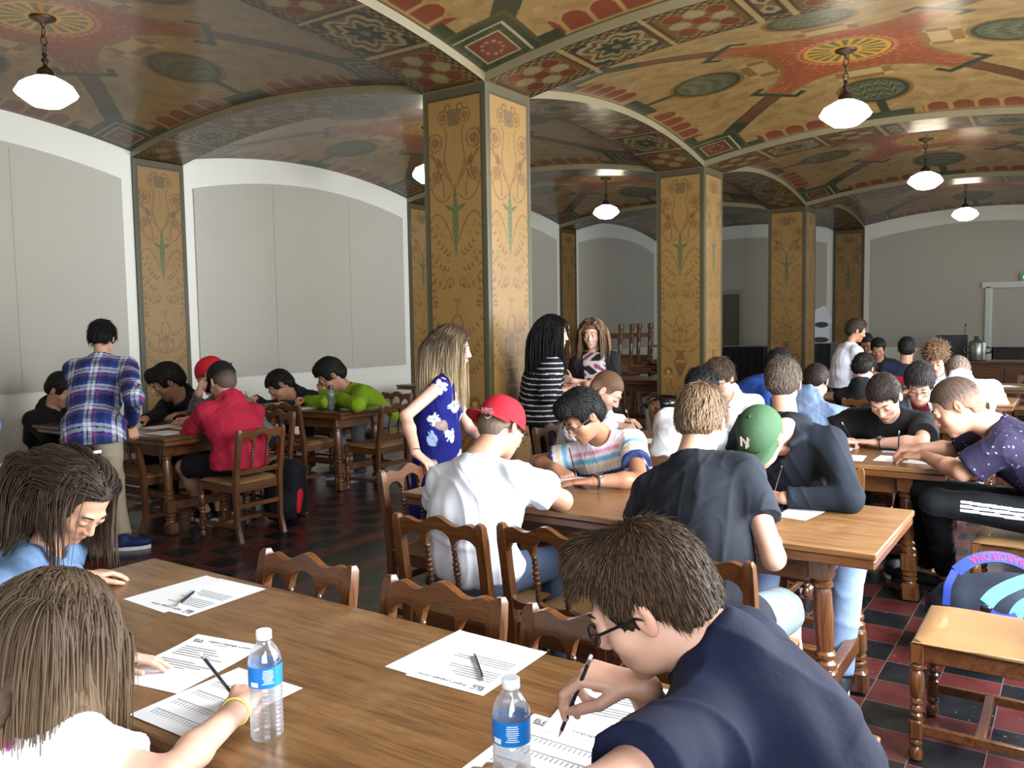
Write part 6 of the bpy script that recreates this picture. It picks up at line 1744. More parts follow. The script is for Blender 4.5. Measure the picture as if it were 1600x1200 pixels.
# 13. purple t-shirt -----------------------------------------------------------------
def specks(V, X, N, arm, s):
    r = np.random.default_rng(2); C = np.tile(np.array(srgb(28, 22, 46)), (len(V), 1)); k = r.random(len(V)) < .012; C[k] = srgb(150, 144, 180); return C
def track(V, leg, s):
    C = np.tile(np.array(srgb(13, 15, 20)), (len(V), 1)); a, b_, c_, fd = leg['L']
    d = unit(b_ - a); t = ((V - a) @ d); L = np.linalg.norm(b_ - a); out = np.cross(d, [0, 0, 1.0]); out = out if out[1] < 0 else -out
    v = V - a - t[:, None] * d; sd = v @ out; zz = v[:, 2]
    for q in (-.004, .016, .036): C[(t > .02) & (t < L * .80) & (sd > .02) & (abs(zz - q) < .0062)] = srgb(235, 235, 238)
    return C
P = person('boy with a buzz cut in a speckled purple t-shirt and black track trousers', at_y(1494, 636, 4.76), (98, 32, -4), (-.02, 4.84, .60), 90, s=1.08, hs=1.10, bw=1.08, skin='light',
    neckoff=at_y(1556, 668, 4.80), res=.007, hres=.004, gres=.005, nst=3500,
    hand=dict(L=dict(p=at_z(1446, 713, .82), d=at_z(1410, 712, .81) - at_z(1446, 714, .82), n=(-.2, -.2, 1), pose='rest', elbow=at_y(1503, 738, 4.60), th=1.05), R=dict(p=at_y(1440, 700, 5.02), d=(-.9, -.1, -.1), n=(0, -.2, 1), pose='write', elbow=at_y(1490, 702, 5.10))),
    top=dict(kind='tee', inf=.024, sleeve=.82, pat=specks, fold=.012, res=.0065, seed=21, ff=26), ankles=True, pants=dict(pat=track, inf=.014, res=.0045), knees={'L': at_y(1462, 786, 4.72), 'R': at_y(1440, 765, 5.0)}, feet={'L': at_z(1478, 893, .11), 'R': at_z(1448, 886, .11)},
    shoe=dict(col=srgb(18, 18, 20), sole=srgb(30, 30, 32)), hair=dict(kind='buzz', col=srgb(66, 52, 44), vol=.005, fade=.7, skin=SKIN['light']))
held_pencil(P, 'R', TZ + .003, 'black pencil held by the boy in the purple t-shirt', dirv=(.05, -.05, 1))
# 14-... further tables ------------------------------------------------------------------
HR = lambda yaw_: dict()
P = person('boy in a pale grey-blue hoodie seen from behind, at the fourth table', at_y(1276, 598, 6.72), (-8, 38, 4), (-1.85, 6.45, .58), 0, s=1.06, bw=1.12, skin='light', res=.010, hres=.007, gres=.009, nst=900, brows=False,
    neckoff=at_y(1262, 622, 6.62), hand=dict(R=dict(p=(-1.45, 7.0, .80), d=(-.4, .9, 0), n=(0, 0, 1), pose='rest', elbow=at_y(1322, 650, 6.72)), L=dict(p=(-1.95, 7.0, .80), d=(.5, .8, 0), n=(0, 0, 1), pose='rest')),
    top=dict(kind='hoodie', col=srgb(104, 122, 150), inf=.026, seed=22, fold=.012), hair=dict(kind='short', col=srgb(40, 30, 26), vol=.014), pants=dict(col=srgb(60, 64, 80)))
P = person('boy with dark curly hair in a black hoodie, right of the pale blue hoodie', at_y(1350, 577, 8.45), (-12, 30, 0), (-1.66, 8.34, .58), 0, s=1.06, bw=1.12, skin='fair', res=.011, hres=.008, gres=.010, nst=900, brows=False,
    hand=dict(R=dict(p=(-1.3, 8.6, .80), d=(-.2, .9, 0), n=(0, 0, 1), pose='rest'), L=dict(p=(-1.7, 8.6, .80), d=(.3, .8, 0), n=(0, 0, 1), pose='rest')),
    top=dict(kind='hoodie', col=srgb(20, 21, 26), inf=.026, seed=23), hair=dict(kind='curly', col=srgb(34, 28, 26), vol=.020, len=.022), pants=dict(col=srgb(34, 36, 44)))
P = person('boy with dark curly hair in a bright blue jacket', at_y(1217, 572, 7.3), (-30, 34, 0), (-2.72, 7.05, .58), -50, s=1.06, bw=1.1, skin='tan', res=.011, hres=.008, gres=.010, nst=800, brows=False,
    hand=dict(R=dict(p=(-2.2, 7.1, .80), d=(.9, .2, 0), n=(0, 0, 1), pose='rest'), L=dict(p=(-2.3, 7.35, .80), d=(.9, -.2, 0), n=(0, 0, 1), pose='rest')),
    top=dict(kind='jacket', col=srgb(30, 66, 140), inf=.024, seed=24), hair=dict(kind='curly', col=srgb(28, 24, 24), vol=.016, len=.018), pants=dict(col=srgb(34, 36, 44)))
def denim_open(V, X, N, arm, s):
    C = np.tile(np.array(srgb(92, 112, 140)), (len(V), 1)); C[(abs(X[:, 0]) < .065) & (X[:, 1] > .02)] = srgb(82, 22, 34); C[band(abs(X[:, 0]), .065, .085) & (X[:, 1] > .02)] = srgb(188, 192, 200); return C
P = person('boy in black glasses with a maroon top under a blue denim jacket', at_y(1437, 600, 7.35), (186, 36, 0), (-1.0, 7.86, .60), 186, s=1.10, hs=1.14, bw=1.1, skin='fair', res=.008, hres=.006, gres=.008, nst=2500, glasses=True,
    neckoff=at_y(1438, 622, 7.55), hand=dict(R=dict(p=at_y(1432, 652, 7.25), d=(.2, -.9, -.2), n=(0, -.6, .8), pose='rest'), L=dict(p=at_y(1458, 652, 7.28), d=(-.5, -.8, -.2), n=(0, -.6, .8), pose='rest')),
    top=dict(kind='jacket', inf=.020, pat=denim_open, seed=25, res=.008), hair=dict(kind='short', col=srgb(38, 32, 32), tip=srgb(60, 54, 54), vol=.020, top=1, len=.03, thick=1.6), pants=dict(col=srgb(34, 36, 44)))
P = person('boy in a white hoodie bent low over the table with his arm out', at_y(1497, 584, 8.85), (14, 62, 0), (-.86, 8.40, .60), 8, s=1.18, hs=1.10, bw=1.30, skin='light', res=.010, hres=.007, gres=.009, nst=700, brows=False,
    neckoff=at_y(1500, 598, 8.72), hand=dict(R=dict(p=(-.80, 9.0, .80), d=(-.9, .2, 0), n=(0, 0, 1), pose='rest', elbow=at_y(1562, 632, 8.85)), L=dict(p=(-1.1, 9.0, .80), d=(.5, .8, 0), n=(0, 0, 1), pose='rest')),
    top=dict(kind='hoodie', col=srgb(234, 236, 240), inf=.034, seed=26, fold=.012), hair=dict(kind='short', col=srgb(110, 96, 84), vol=.010), pants=dict(col=srgb(60, 62, 72)))
P = person('boy with curly brown hair hanging over his face, behind the white hoodie', at_y(1462, 560, 9.35), (182, 36, 0), (-1.25, 9.8, .58), 186, s=1.08, hs=1.12, skin='fair', res=.012, hres=.008, gres=.010, nst=900,
    hand=dict(R=dict(p=(-1.4, 9.1, .80), d=(.3, -.9, 0), n=(0, 0, 1), pose='rest'), L=dict(p=(-1.0, 9.1, .80), d=(-.3, -.9, 0), n=(0, 0, 1), pose='rest')),
    top=dict(kind='tee', col=srgb(150, 160, 176), seed=27), hair=dict(kind='curly', col=srgb(96, 72, 52), tip=srgb(140, 108, 76), vol=.022, len=.034, hairline=.05), pants=dict(col=srgb(34, 36, 44)))
def navyred(V, X, N, arm, s):
    C = np.tile(np.array(srgb(26, 30, 52)), (len(V), 1)); C[(X[:, 2] > .115) & (abs(X[:, 0]) < .19)] = srgb(150, 24, 34); return C
P = person('boy in a navy and red jacket seen from behind, near the navy lectern', at_y(1417, 546, 10.3), (10, 16, 0), (-1.72, 10.3, .60), 8, s=1.08, bw=1.1, skin='tan', res=.011, hres=.008, gres=.010, nst=500, brows=False,
    top=dict(kind='jacket', inf=.022, pat=navyred, seed=28), hair=dict(kind='short', col=HAIRC['black'], vol=.010), pants=dict(col=srgb(34, 36, 44)))
for (px, py, yy_, lab, c) in ((1353, 537, 12.2, 'far seated black-haired person, left of two beside the standing woman in white', srgb(30, 34, 40)), (1372, 545, 11.8, 'far seated black-haired person, right of two beside the standing woman in white', srgb(24, 24, 28))):
    hd = at_y(px, py, yy_)
    person(lab, hd, (190, 25, 0), (hd[0] + .05, hd[1] + .25, .58), 186, s=1.05, skin='tan', res=.014, hres=.009, gres=.012, nst=300, brows=False, top=dict(kind='jacket', col=c), hair=dict(kind='short', col=HAIRC['black'], vol=.016))
hd = at_y(1338, 517, 9.9)
P = person('woman with dark hair tied back in a white long-sleeved top, standing far back', hd, (-62, 18, 0), (hd[0] - .12, hd[1] - .05, .88), -50, s=.98, fem=True, skin='tan', res=.010, hres=.006, gres=.008, nst=500,
    hand=dict(R=dict(p=hd + np.array([.10, .0, -.50]), d=(.8, .5, 0), n=(0, -.3, 1), pose='relax'), L=dict(p=hd + np.array([.16, .15, -.48]), d=(.5, .1, 0), n=(0, 0, 1), pose='relax')),
    top=dict(kind='long', col=srgb(206, 208, 222), inf=.020, seed=29, cuff=.80, long_hem=.10), legs='stand', pants=dict(col=srgb(60, 60, 66)), hair=dict(kind='short', col=HAIRC['dark'], vol=.014, top=1))

# standing women in the middle -------------------------------------------------------------
def thin_stripes(V, X, N, arm, s):
    C = np.tile(np.array(srgb(16, 16, 20)), (len(V), 1)); z = V[:, 2] + .02 * np.sin(X[:, 0] * 9) + .03 * X[:, 0]; C[(z % .040) < .0075] = srgb(196, 196, 200); return C
hd = at_y(866, 522, 5.50)
P = person('woman with long black hair in a black and white striped top, standing', hd, (-62, 6, 0), (hd[0] - .13, hd[1] - .02, .90), -48, s=1.0, hs=1.02, bw=1.05, fem=True, skin='light', res=.010, hres=.005, gres=.006, nst=1800, eye='open',
    hand=dict(R=dict(p=at_y(885, 610, 5.42), d=(.75, .2, .15), n=(0, -.8, .5), pose='fist', elbow=at_y(856, 616, 5.30)), L=dict(p=at_y(882, 604, 5.62), d=(.8, -.1, .1), n=(0, 0, 1), pose='fist')),
    top=dict(kind='long', inf=.040, pat=thin_stripes, res=.0062, fold=.007, seed=30, long_hem=.12, cuff=.72), legs='stand', pants=dict(col=srgb(16, 16, 19)),
    hair=dict(kind='long', col=srgb(16, 14, 15), vol=.020, length=.52, steps=22, wd=.0052, seed=15, face=.045, cv=.3))
def bw_blotch(V, X, N, arm, s):
    q = np.sin(V[:, 0] * 34 + 2 * np.sin(V[:, 2] * 22)) * np.sin(V[:, 2] * 30 + 2 * np.sin(V[:, 1] * 26)); C = np.tile(np.array(srgb(22, 20, 24)), (len(V), 1))
    m = (abs(X[:, 0]) < .095) & (X[:, 1] > 0); C[m & (q > -.12)] = srgb(176, 168, 168); C[m & (q > .62)] = srgb(120, 60, 80); return C
hd = at_y(925, 523, 6.5)
P = person('woman with light brown hair and arms crossed in a patterned top and black cardigan', hd, (196, 8, 0), (hd[0] + .02, hd[1] + .08, .90), 206, s=1.0, fem=True, skin='fair', res=.009, hres=.006, gres=.006, nst=900, eye='open',
    hand=dict(R=dict(p=hd + np.array([.06, -.20, -.42]), d=(.9, .2, .12), n=(.1, -1, .2), pose='rest', elbow=hd + np.array([-.20, .0, -.46])), L=dict(p=hd + np.array([-.10, -.17, -.40]), d=(-.9, .0, .25), n=(-.1, -1, .2), pose='rest', elbow=hd + np.array([.20, .05, -.46]))),
    top=dict(kind='long', inf=.018, pat=bw_blotch, seed=31, cuff=.55, long_hem=.14, res=.008), legs='stand', pants=dict(col=srgb(26, 26, 32)), hair=dict(kind='long', col=srgb(104, 78, 56), vol=.014, length=.36, face=.045))
sg = MB(); 
for e in (-1, 1): sg.tube(np.array([P['T'](e * .012, .075, .098), P['T'](e * .040, .070, .104), P['T'](e * .050, .055, .118), P['T'](e * .018, .062, .120), P['T'](e * .012, .075, .098)]) - P['base'], .006, 5)
sg.obj('sunglasses', M_PBLK, P['t'])
# shoulder bag carried at her hip
bp = hd + np.array([.16, -.22, -.62])
t = thing('handbag', 'pale handbag with black ring handle at the hip of the woman with crossed arms', 'bag', (bp[0], bp[1], bp[2] - .12))
b = MB(); b.lathe([(.005, -.02), (.085, -.018), (.092, 0), (.085, .018), (.005, .02)], R=basis((.35, -.9, 0.1)), c=(0, 0, .12), n=24); b.obj('bag_body', plain('cream_bag_leather', srgb(168, 160, 140), .5), t, smooth=True)
b = MB(); pts = [np.array([.0, -.01, .14]) + np.array([.93, .36, 0]) * .085 * math.cos(a) + np.array([0, 0, 1]) * .10 * math.sin(a) for a in np.linspace(0, math.pi, 15)]
b.tube(pts, .008, 7); b.obj('handle', M_PBLK, t, smooth=True)
# blonde woman --------------------------------------------------------------------------------
def blue_floral(V, X, N, arm, s):
    return flowers(V, 44, 9, .050, [srgb(196, 204, 224), srgb(226, 228, 236), srgb(150, 172, 206), srgb(214, 216, 226), srgb(150, 128, 116)], srgb(20, 24, 104))
hd = at_x(708, 545, -3.12)
P = person('woman with long blonde hair in a blue floral dress, hand on a chair back', hd, (-56, 8, 0), (hd[0] - .06, hd[1] - .10, .88), -62, s=1.0, hs=1.04, bw=1.04, fem=True, skin='fair', res=.008, hres=.0042, gres=.0042, nst=2400, eye='open',
    hand=dict(R=dict(p=at_x(650, 708, -2.96), d=at_x(672, 722, -2.88) - at_x(650, 704, -2.96), n=(-.1, -.1, 1), pose='rest', elbow=at_x(634, 650, -3.12)), L=dict(p=hd + np.array([.22, .12, -.60]), d=(.4, .0, -.8), n=(.3, .8, 0), pose='relax')),
    top=dict(kind='dress', inf=.014, pat=blue_floral, res=.006, fold=.010, seed=32, long_hem=.42, ff=22, name='dress'), legs='stand', pants=dict(kind='skirt', col=srgb(20, 24, 104)), shoe=dict(col=srgb(60, 50, 46)),
    hair=dict(kind='long', col=srgb(70, 56, 44), tip=srgb(206, 184, 146), vol=.014, length=.50, steps=22, wd=.0040, seed=21, face=.040, cv=.22))
b = MB(); S_, El, W, h_ = P['arm']['R']; dd = unit(W - El); Bq = basis(dd)
b.tube(np.array([W - dd * .01 + (Bq[:, 0] * math.cos(a) + Bq[:, 1] * math.sin(a)) * .0275 for a in np.linspace(0, 2 * math.pi, 21)]) - P['base'], .003, 6); b.obj('hair_tie', M_PBLK, P['t'], smooth=True)

# left aisle ---------------------------------------------------------------------------------
def plaid(V, X, N, arm, s):
    u, z = X[:, 0].copy(), X[:, 2]
    B0 = np.array(srgb(30, 52, 118)); C = np.tile(B0, (len(V), 1)).astype(float); W_ = np.array(srgb(176, 180, 190)); D_ = np.array(srgb(22, 28, 56)); R_ = np.array(srgb(150, 46, 60))
    a, b_ = ((u + .02) % .17) * .67, ((z + .01) % .155) * .67
    for q, per in ((a, .115), (b_, .105)):
        C[q < .034] = C[q < .034] * .5 + W_ * .5; m = band(q, .060, .086); C[m] = C[m] * .45 + D_ * .55; m = band(q, .044, .049); C[m] = C[m] * .3 + R_ * .7; m = band(q, .014, .019); C[m] = D_
    m = (a < .034) & (b_ < .034); C[m] = W_ * 1.1; m = band(a, .014, .019) | band(b_, .014, .019); C[m] = C[m] * .45
    return C
hd = at_y(160, 530, 3.50)
P = person('person in a blue plaid shirt and khaki trousers, standing with back to us', hd, (42, 34, 0), at_y(146, 672, 3.20), 44, s=1.02, hs=1.04, bw=1.08, fem=True, skin='light', res=.008, hres=.006, gres=.006, nst=1200, brows=False,
    neckoff=at_y(158, 562, 3.42), hand=dict(R=dict(p=at_y(204, 664, 3.46), d=(-.1, .3, -.9), n=(.9, -.2, .2), pose='grip', elbow=at_y(209, 622, 3.30)), L=dict(p=(-6.5, 3.62, .84), d=(0, .9, -.2), n=(0, 0, 1), pose='rest')),
    top=dict(kind='long', inf=.030, pat=plaid, res=.0065, fold=.010, seed=33, cuff=.85, long_hem=.08, bust=0), legs='stand', ankles=True, pants=dict(col=srgb(150, 138, 116), inf=.018), shoe=dict(col=srgb(30, 40, 84), sole=srgb(226, 226, 222), laces=True, dir={'R': (.62, .72, 0), 'L': (-.6, .8, 0)}),
    knees={'R': at_y(178, 770, 3.32), 'L': (-6.2, 3.28, .48)}, feet={'R': at_z(192, 842, .08), 'L': (-6.25, 3.12, .085)}, hair=dict(kind='short', col=HAIRC['black'], vol=.018, back=-.04, len=.05, thick=2))
b = MB(); S_, El, W, h_ = P['arm']['R']; dd = unit(W - El); Bq = basis(dd)
for q in range(3): b.tube(np.array([W - dd * (.012 + q * .012) + (Bq[:, 0] * math.cos(a) + Bq[:, 1] * math.sin(a)) * .031 for a in np.linspace(0, 2 * math.pi, 21)]) - P['base'], .0048, 6)
b.obj('beaded_bracelets', plain('dark_wood_beads', srgb(60, 42, 30), .4), P['t'], smooth=True)
hd = at_x(96, 610, -7.45)
P = person('person in black with dark hair, seated left of the standing plaid shirt', hd, (-62, 34, 0), (-7.66, hd[1] - .02, .58), -80, s=1.08, hs=1.12, bw=1.1, skin='tan', res=.012, hres=.008, gres=.01, nst=500, brows=False,
    hand=dict(R=dict(p=(-7.1, 3.8, .80), d=(.9, .2, 0), n=(0, 0, 1), pose='rest'), L=dict(p=(-7.1, 4.1, .80), d=(.9, -.1, 0), n=(0, 0, 1), pose='rest')), top=dict(kind='hoodie', col=srgb(14, 14, 16), inf=.03, seed=34), hair=dict(kind='short', col=HAIRC['black'], vol=.016), pants=dict(col=srgb(16, 16, 18)))
hd = at_y(262, 598, 4.42)
P = person('boy in a black hoodie with white letters across the chest, at the left table', hd, (150, 34, 0), (hd[0] - .05, 4.80, .60), 176, s=1.12, hs=1.16, bw=1.08, skin='tan', res=.009, hres=.006, gres=.007, nst=700,
    hand=dict(R=dict(p=at_z(226, 655, .81), d=(.3, -.9, 0), n=(0, 0, 1), pose='rest'), L=dict(p=at_z(296, 645, .81), d=(-.4, -.8, 0), n=(0, 0, 1), pose='rest')), top=dict(kind='hoodie', col=srgb(16, 16, 19), inf=.022, seed=35), hair=dict(kind='short', col=HAIRC['black'], vol=.020, quiff=.02, len=.03, thick=1.6), pants=dict(col=srgb(20, 22, 26)), shoe=dict(col=srgb(120, 124, 130), sole=srgb(210, 210, 208)))
o = text_mesh('DENIM', .062, plain('white_letters', srgb(190, 190, 196), .7), P['t'], (0, 0, 0), 0, name='chest_letters', bold=.001)
nn_ = P['fr']; x = unit(np.cross([0, 0, 1.0], nn_)); y = np.cross(nn_, x)
o.matrix_local = Matrix.Translation(Vector(P['Nk'] + P['sp'] * .19 + P['fr'] * .150 - x * .11 - P['base'])) @ Matrix(np.stack([x, y, nn_], 1).tolist()).to_4x4()
hd = at_y(330, 588, 4.42)
P = person('boy in a red cap and grey sleeves resting his cheek on his hand', hd, (118, 24, 0), (hd[0] + .08, 4.82, .60), 176, s=1.10, hs=1.14, bw=1.0, skin='light', res=.009, hres=.006, gres=.007, nst=300,
    hand=dict(R=dict(p=hd + np.array([-.04, -.10, -.13]), d=(.2, .15, .9), n=(-.6, -.7, .1), pose='relax', elbow=at_z(300, 648, .80)), L=dict(p=at_z(296, 655, .81), d=(-.8, -.2, 0), n=(0, 0, 1), pose='fist')), top=dict(kind='long', col=srgb(116, 112, 112), seed=36), hair=dict(kind='buzz', col=srgb(70, 50, 40), vol=.004, fade=.3), cap=dict(col=srgb(176, 26, 36), brim=-150, h=.092, z=.026, bl=.7), pants=dict(col=srgb(30, 30, 34)))
hd = at_x(347, 597, -5.52)
P = person('boy in a red-pink hoodie and black cap, seated with his back towards us', hd, (84, 26, 0), (-5.22, 4.02, .58), 84, s=1.10, hs=1.10, bw=1.12, skin='light', res=.008, hres=.006, gres=.006, nst=300,
    hand=dict(L=dict(p=at_z(298, 660, .81), d=(-.9, .2, 0), n=(0, -.2, 1), pose='rest'), R=dict(p=(-6.05, 4.2, .81), d=(-.9, -.2, 0), n=(0, 0, 1), pose='rest')), top=dict(kind='hoodie', col=srgb(170, 34, 58), inf=.030, seed=37, fold=.012, long_hem=.06), hair=dict(kind='buzz', col=srgb(40, 34, 30), vol=.004, fade=.3), cap=dict(col=srgb(18, 19, 24), brim=0, h=.094, z=.026),
    pants=dict(kind='shorts', col=srgb(20, 20, 24)), knees={'L': (-5.68, 3.85, .50), 'R': (-5.70, 4.12, .50)}, feet={'L': at_z(322, 800, .08), 'R': at_z(345, 798, .08)}, shoe=dict(col=srgb(26, 26, 30), sole=srgb(226, 226, 224), laces=True))
hd = at_y(438, 604, 5.98)
P = person('boy in a dark hooded jacket, head down near the table, left of the green jacket', hd, (150, 42, -14), (hd[0] + .18, 6.48, .58), 180, s=1.12, hs=1.24, bw=1.05, skin='tan', res=.009, hres=.006, gres=.007, nst=600,
    hand=dict(R=dict(p=at_z(398, 622, .83), d=(.2, -.8, .0), n=(0, -.3, 1), pose='write'), L=dict(p=at_z(440, 632, .80), d=(-.8, -.3, 0), n=(0, 0, 1), pose='rest')), top=dict(kind='hoodie', col=srgb(22, 24, 32), inf=.026, seed=38), hair=dict(kind='short', col=HAIRC['black'], vol=.012, len=.014), pants=dict(col=srgb(24, 26, 32)), shoe=dict(col=srgb(150, 152, 156)))
o = make_p = held_pencil(P, 'R', TZ + .003, 'pencil held by the boy in the dark hooded jacket', dirv=(-.35, -.1, .8))
hd = at_y(517, 588, 6.02)
P = person('black-haired boy in glasses and a lime green jacket, hand to his mouth', hd, (146, 40, -4), (hd[0] + .22, 6.50, .60), 176, s=1.14, hs=1.24, bw=1.10, skin='tan', res=.008, hres=.0055, gres=.006, nst=700, glasses=True,
    hand=dict(R=dict(p=at_z(478, 625, .82), d=(-.1, -.8, .1), n=(-.5, -.3, 1), pose='fist', elbow=at_z(512, 628, .83)), L=dict(p=hd + np.array([-.03, -.10, -.17]), d=(-.25, .1, .8), n=(.2, -.9, .1), pose='fist', elbow=at_z(560, 632, .83))), top=dict(kind='jacket', col=srgb(126, 160, 26), inf=.030, seed=39, fold=.012), hair=dict(kind='short', col=HAIRC['black'], vol=.016, len=.018, top=1), pants=dict(col=srgb(110, 110, 112)), shoe=dict(col=srgb(120, 128, 144), sole=srgb(196, 200, 206)))
# ================================================================== FAR END AND LOOSE THINGS
# doorway in the far wall
M_TRIM = plain('cream_gloss_trim', srgb(200, 204, 196), .4)
M_DDOOR = wood('dark_panelled_door_wood', srgb(26, 18, 12), srgb(46, 32, 22), 2, .35, .4, 6.0)
b = MB()
for x in (DX0 - .06, DX0 - .015): b.box((x, YE - .03 + (x > DX0 - .03) * .015, DZ / 2), (.10 if x < DX0 - .03 else .05, .06, DZ + .06), bev=.006)
b.box(((DX0 + DX1) / 2, YE - .03, DZ + .06), (DX1 - DX0 + .34, .06, .12), bev=.006); b.box((DX1 + .06, YE - .03, DZ / 2), (.10, .06, DZ + .06), bev=.006)
struct('trim_20', b.mesh('door_casing'), M_TRIM)
# the dark room beyond, with its dresser-like panelling
b = MB(); b.box(((DX0 + DX1) / 2, YE + 2.2, 1.6), (4.4, .1, 3.4)); b.box((DX0 - .8, YE + 1.2, 1.6), (.1, 2.0, 3.4)); b.box((DX1 + 1.0, YE + 1.2, 1.6), (.1, 2.0, 3.4)); b.box(((DX0 + DX1) / 2, YE + 1.2, 3.2), (4.4, 2.2, .1))
struct('wall_beyond', b.mesh('wall_beyond'), M_DDOOR)
door = struct('door_1', MB().box((DX0 + .40, YE + .22, 1.02), (.74, .045, 2.03), bev=.004).mesh('door_leaf'), M_DDOOR)
b = MB()
for (z, h_) in ((.55, .7), (1.45, .8)):
    for dx in (-.17, .17):
        b.box((DX0 + .40 + dx, YE + .192, z), (.26, .012, h_), bev=.003)
o = link('door_panel', b.mesh('door_panel'), M_DDOOR, door)
b = MB(); b.lathe([(.012, 0), (.012, .03), (.028, .04), (.028, .06), (.01, .07)], c=(DX0 + .70, YE + .19, 1.02), R=basis((0, -1, 0)), n=12); b.box((DX0 + .70, YE + .194, 1.02), (.04, .006, .22)); link('door_handle', b.mesh('door_handle'), plain('brass_handle', srgb(150, 130, 90), .3, metal=.8), door)
# green exit sign
ex = at_y(1597, 433, YE - .04)
t = thing('exit_sign', 'green sign above the doorway at the right edge', 'sign', (ex[0] + .12, YE - .045, ex[2] - .07))
b = MB(); b.box((0, 0, .07), (.30, .05, .15), bev=.008); b.obj('sign_case', plain('sign_case', srgb(190, 196, 190), .5), t)
b = MB(); b.box((0, -.027, .07), (.27, .004, .12)); b.obj('sign_face', plain('green_sign_face', srgb(30, 120, 60), .4, emit=(srgb(40, 150, 80), .35)), t)
o = text_mesh('EXIT', .085, plain('sign_letters', srgb(225, 235, 225), .5, emit=((.8, 1, .85), .5)), t, (-.105, -.031, .04), 0, name='sign_letters', bold=.002); o.rotation_euler = (math.pi / 2, 0, 0)
# niche door at far left
nx0 = at_y(1163, 455, YE)[0]; nz = at_y(1150, 458, YE)[2]
b = MB(); b.box((nx0 - .05, YE - .03, nz / 2), (.10, .05, nz), bev=.005); b.box((nx0 - .95, YE - .03, nz / 2), (.10, .05, nz), bev=.005); b.box((nx0 - .5, YE - .03, nz + .03), (1.04, .05, .08), bev=.005)
struct('trim_21', b.mesh('side_door_casing'), plain('grey_green_trim', srgb(150, 152, 138), .5))
struct('door_2', MB().box((nx0 - .5, YE - .015, nz / 2 - .01), (.8, .02, nz - .03), bev=.004).mesh('side_door'), plain('olive_door', srgb(92, 92, 78), .5))
# lectern
lp = at_y(1488, 523, 16.6); lz = lp[2]
t = thing('lectern', 'navy lectern with white vertical lettering and a small microphone, near the far wall', 'lectern', (lp[0], lp[1], 0), math.radians(4))
wl_ = abs(at_y(1513, 523, 16.6)[0] - at_y(1464, 522, 16.6)[0])
M_NAVY = plain('navy_lectern_panel', srgb(14, 18, 34), .4, coat=.2)
b = MB(); b.box((0, .0, lz / 2), (wl_, .05, lz), bev=.008); b.obj('front_panel', M_NAVY, t)
b = MB(); b.box((-wl_ * .42, .24, lz * .47), (.03, .42, lz * .94), bev=.004); b.box((wl_ * .42, .24, lz * .47), (.03, .42, lz * .94), bev=.004); b.obj('side_panels', M_NAVY, t)
b = MB(); b.box((0, .24, lz - .02), (wl_ * .92, .46, .03), bev=.006); b.obj('top_board', M_NAVY, t)
b = MB(); b.box((0, 0, lz + .004), (wl_, .055, .008)); b.obj('edge_trim', plain('steel_edge', srgb(170, 170, 168), .4, metal=.6), t)
o = text_mesh('mount', .26, plain('pale_lettering', srgb(176, 184, 196), .6), t, (-wl_ * .14, -.028, lz - .78), 0, name='lettering'); o.rotation_euler = (math.pi / 2, -math.pi / 2, 0)
b = MB(); b.tube([(wl_ * .38, .02, lz), (wl_ * .39, .02, lz + .09), (wl_ * .41, 0, lz + .15)], .006, 6); b.lathe([(.006, 0), (.014, .01), (.012, .04), (.004, .05)], c=(wl_ * .41, 0, lz + .145), n=8); b.obj('microphone', M_PBLK, t, smooth=True)
# black draped tables along the far wall
M_DRAPE = plain('black_drape', srgb(12, 12, 13), .9, sheen=.2)
def drape(x0, x1, y, h_, lab, name='draped_table'):
    n = 60; P = []; F = []; dd = .7
    for k in range(n):
        x = x0 + (x1 - x0) * k / (n - 1); w_ = .018 * math.sin(x * 42) + .01 * math.sin(x * 17)
        P += [(x, y - dd / 2 - .02 + w_ * 1.6, .01), (x, y - dd / 2 + w_ * .3, h_ - .01), (x, y - dd / 2 + .01, h_), (x, y + dd / 2, h_), (x, y + dd / 2, .01)]
    for k in range(n - 1):
        for j in range(4): a = k * 5 + j; F.append((a, a + 5, a + 6, a + 1))
    F.append(tuple(range(5))); F.append(tuple(range((n - 1) * 5 + 4, (n - 1) * 5 - 1, -1)))
    o = link(name, mkmesh(name, P, F, True), M_DRAPE); sharp(o.data, 50); tag(o, lab, 'table'); return o
yq = 16.2
xa, xb = at_y(1128, 560, yq)[0], at_y(1204, 560, yq)[0]; hz = at_y(1160, 541, yq)[2]
drape(xa - .1, xb - .03, yq, hz, 'black draped table between the second and third pillars')
xc, xd = at_y(1270, 560, yq)[0], at_y(1305, 560, yq)[0]; hz2 = at_y(1290, 536, yq)[2]
drape(xc - .45, xd, yq, hz2, 'black draped stand below the propped white posters')
# propped posters on the stand
M_POST = plain('white_poster_board', srgb(196, 200, 206), .6); M_POSTD = plain('poster_dark_print', srgb(52, 56, 60), .6)
pc = at_y(1284, 520, yq)
t = thing('poster_board', 'pair of white poster boards with dark shapes propped on the black stand', 'poster', (pc[0], yq, hz2))
b = MB(); b.box((-.05, 0, .16), (.36, .012, .32)); b.obj('lower_board', M_POST, t)
b = MB(); b.box((-.07, .03, .46), (.40, .012, .34), R=rotm('Y', -24)); b.obj('upper_board', M_POST, t)
b = MB(); b.lathe([(.12, 0), (.12, .004)], R=np.array([[1, 0, 0], [0, 0, -.3], [0, .45, 0]]), c=(.0, -.012, .34), n=20); b.lathe([(.15, 0), (.15, .004)], R=np.array([[1, 0, 0], [0, 0, -.3], [0, .35, 0]]), c=(-.02, -.012, .06), n=20); b.obj('printed_shapes', M_POSTD, t)
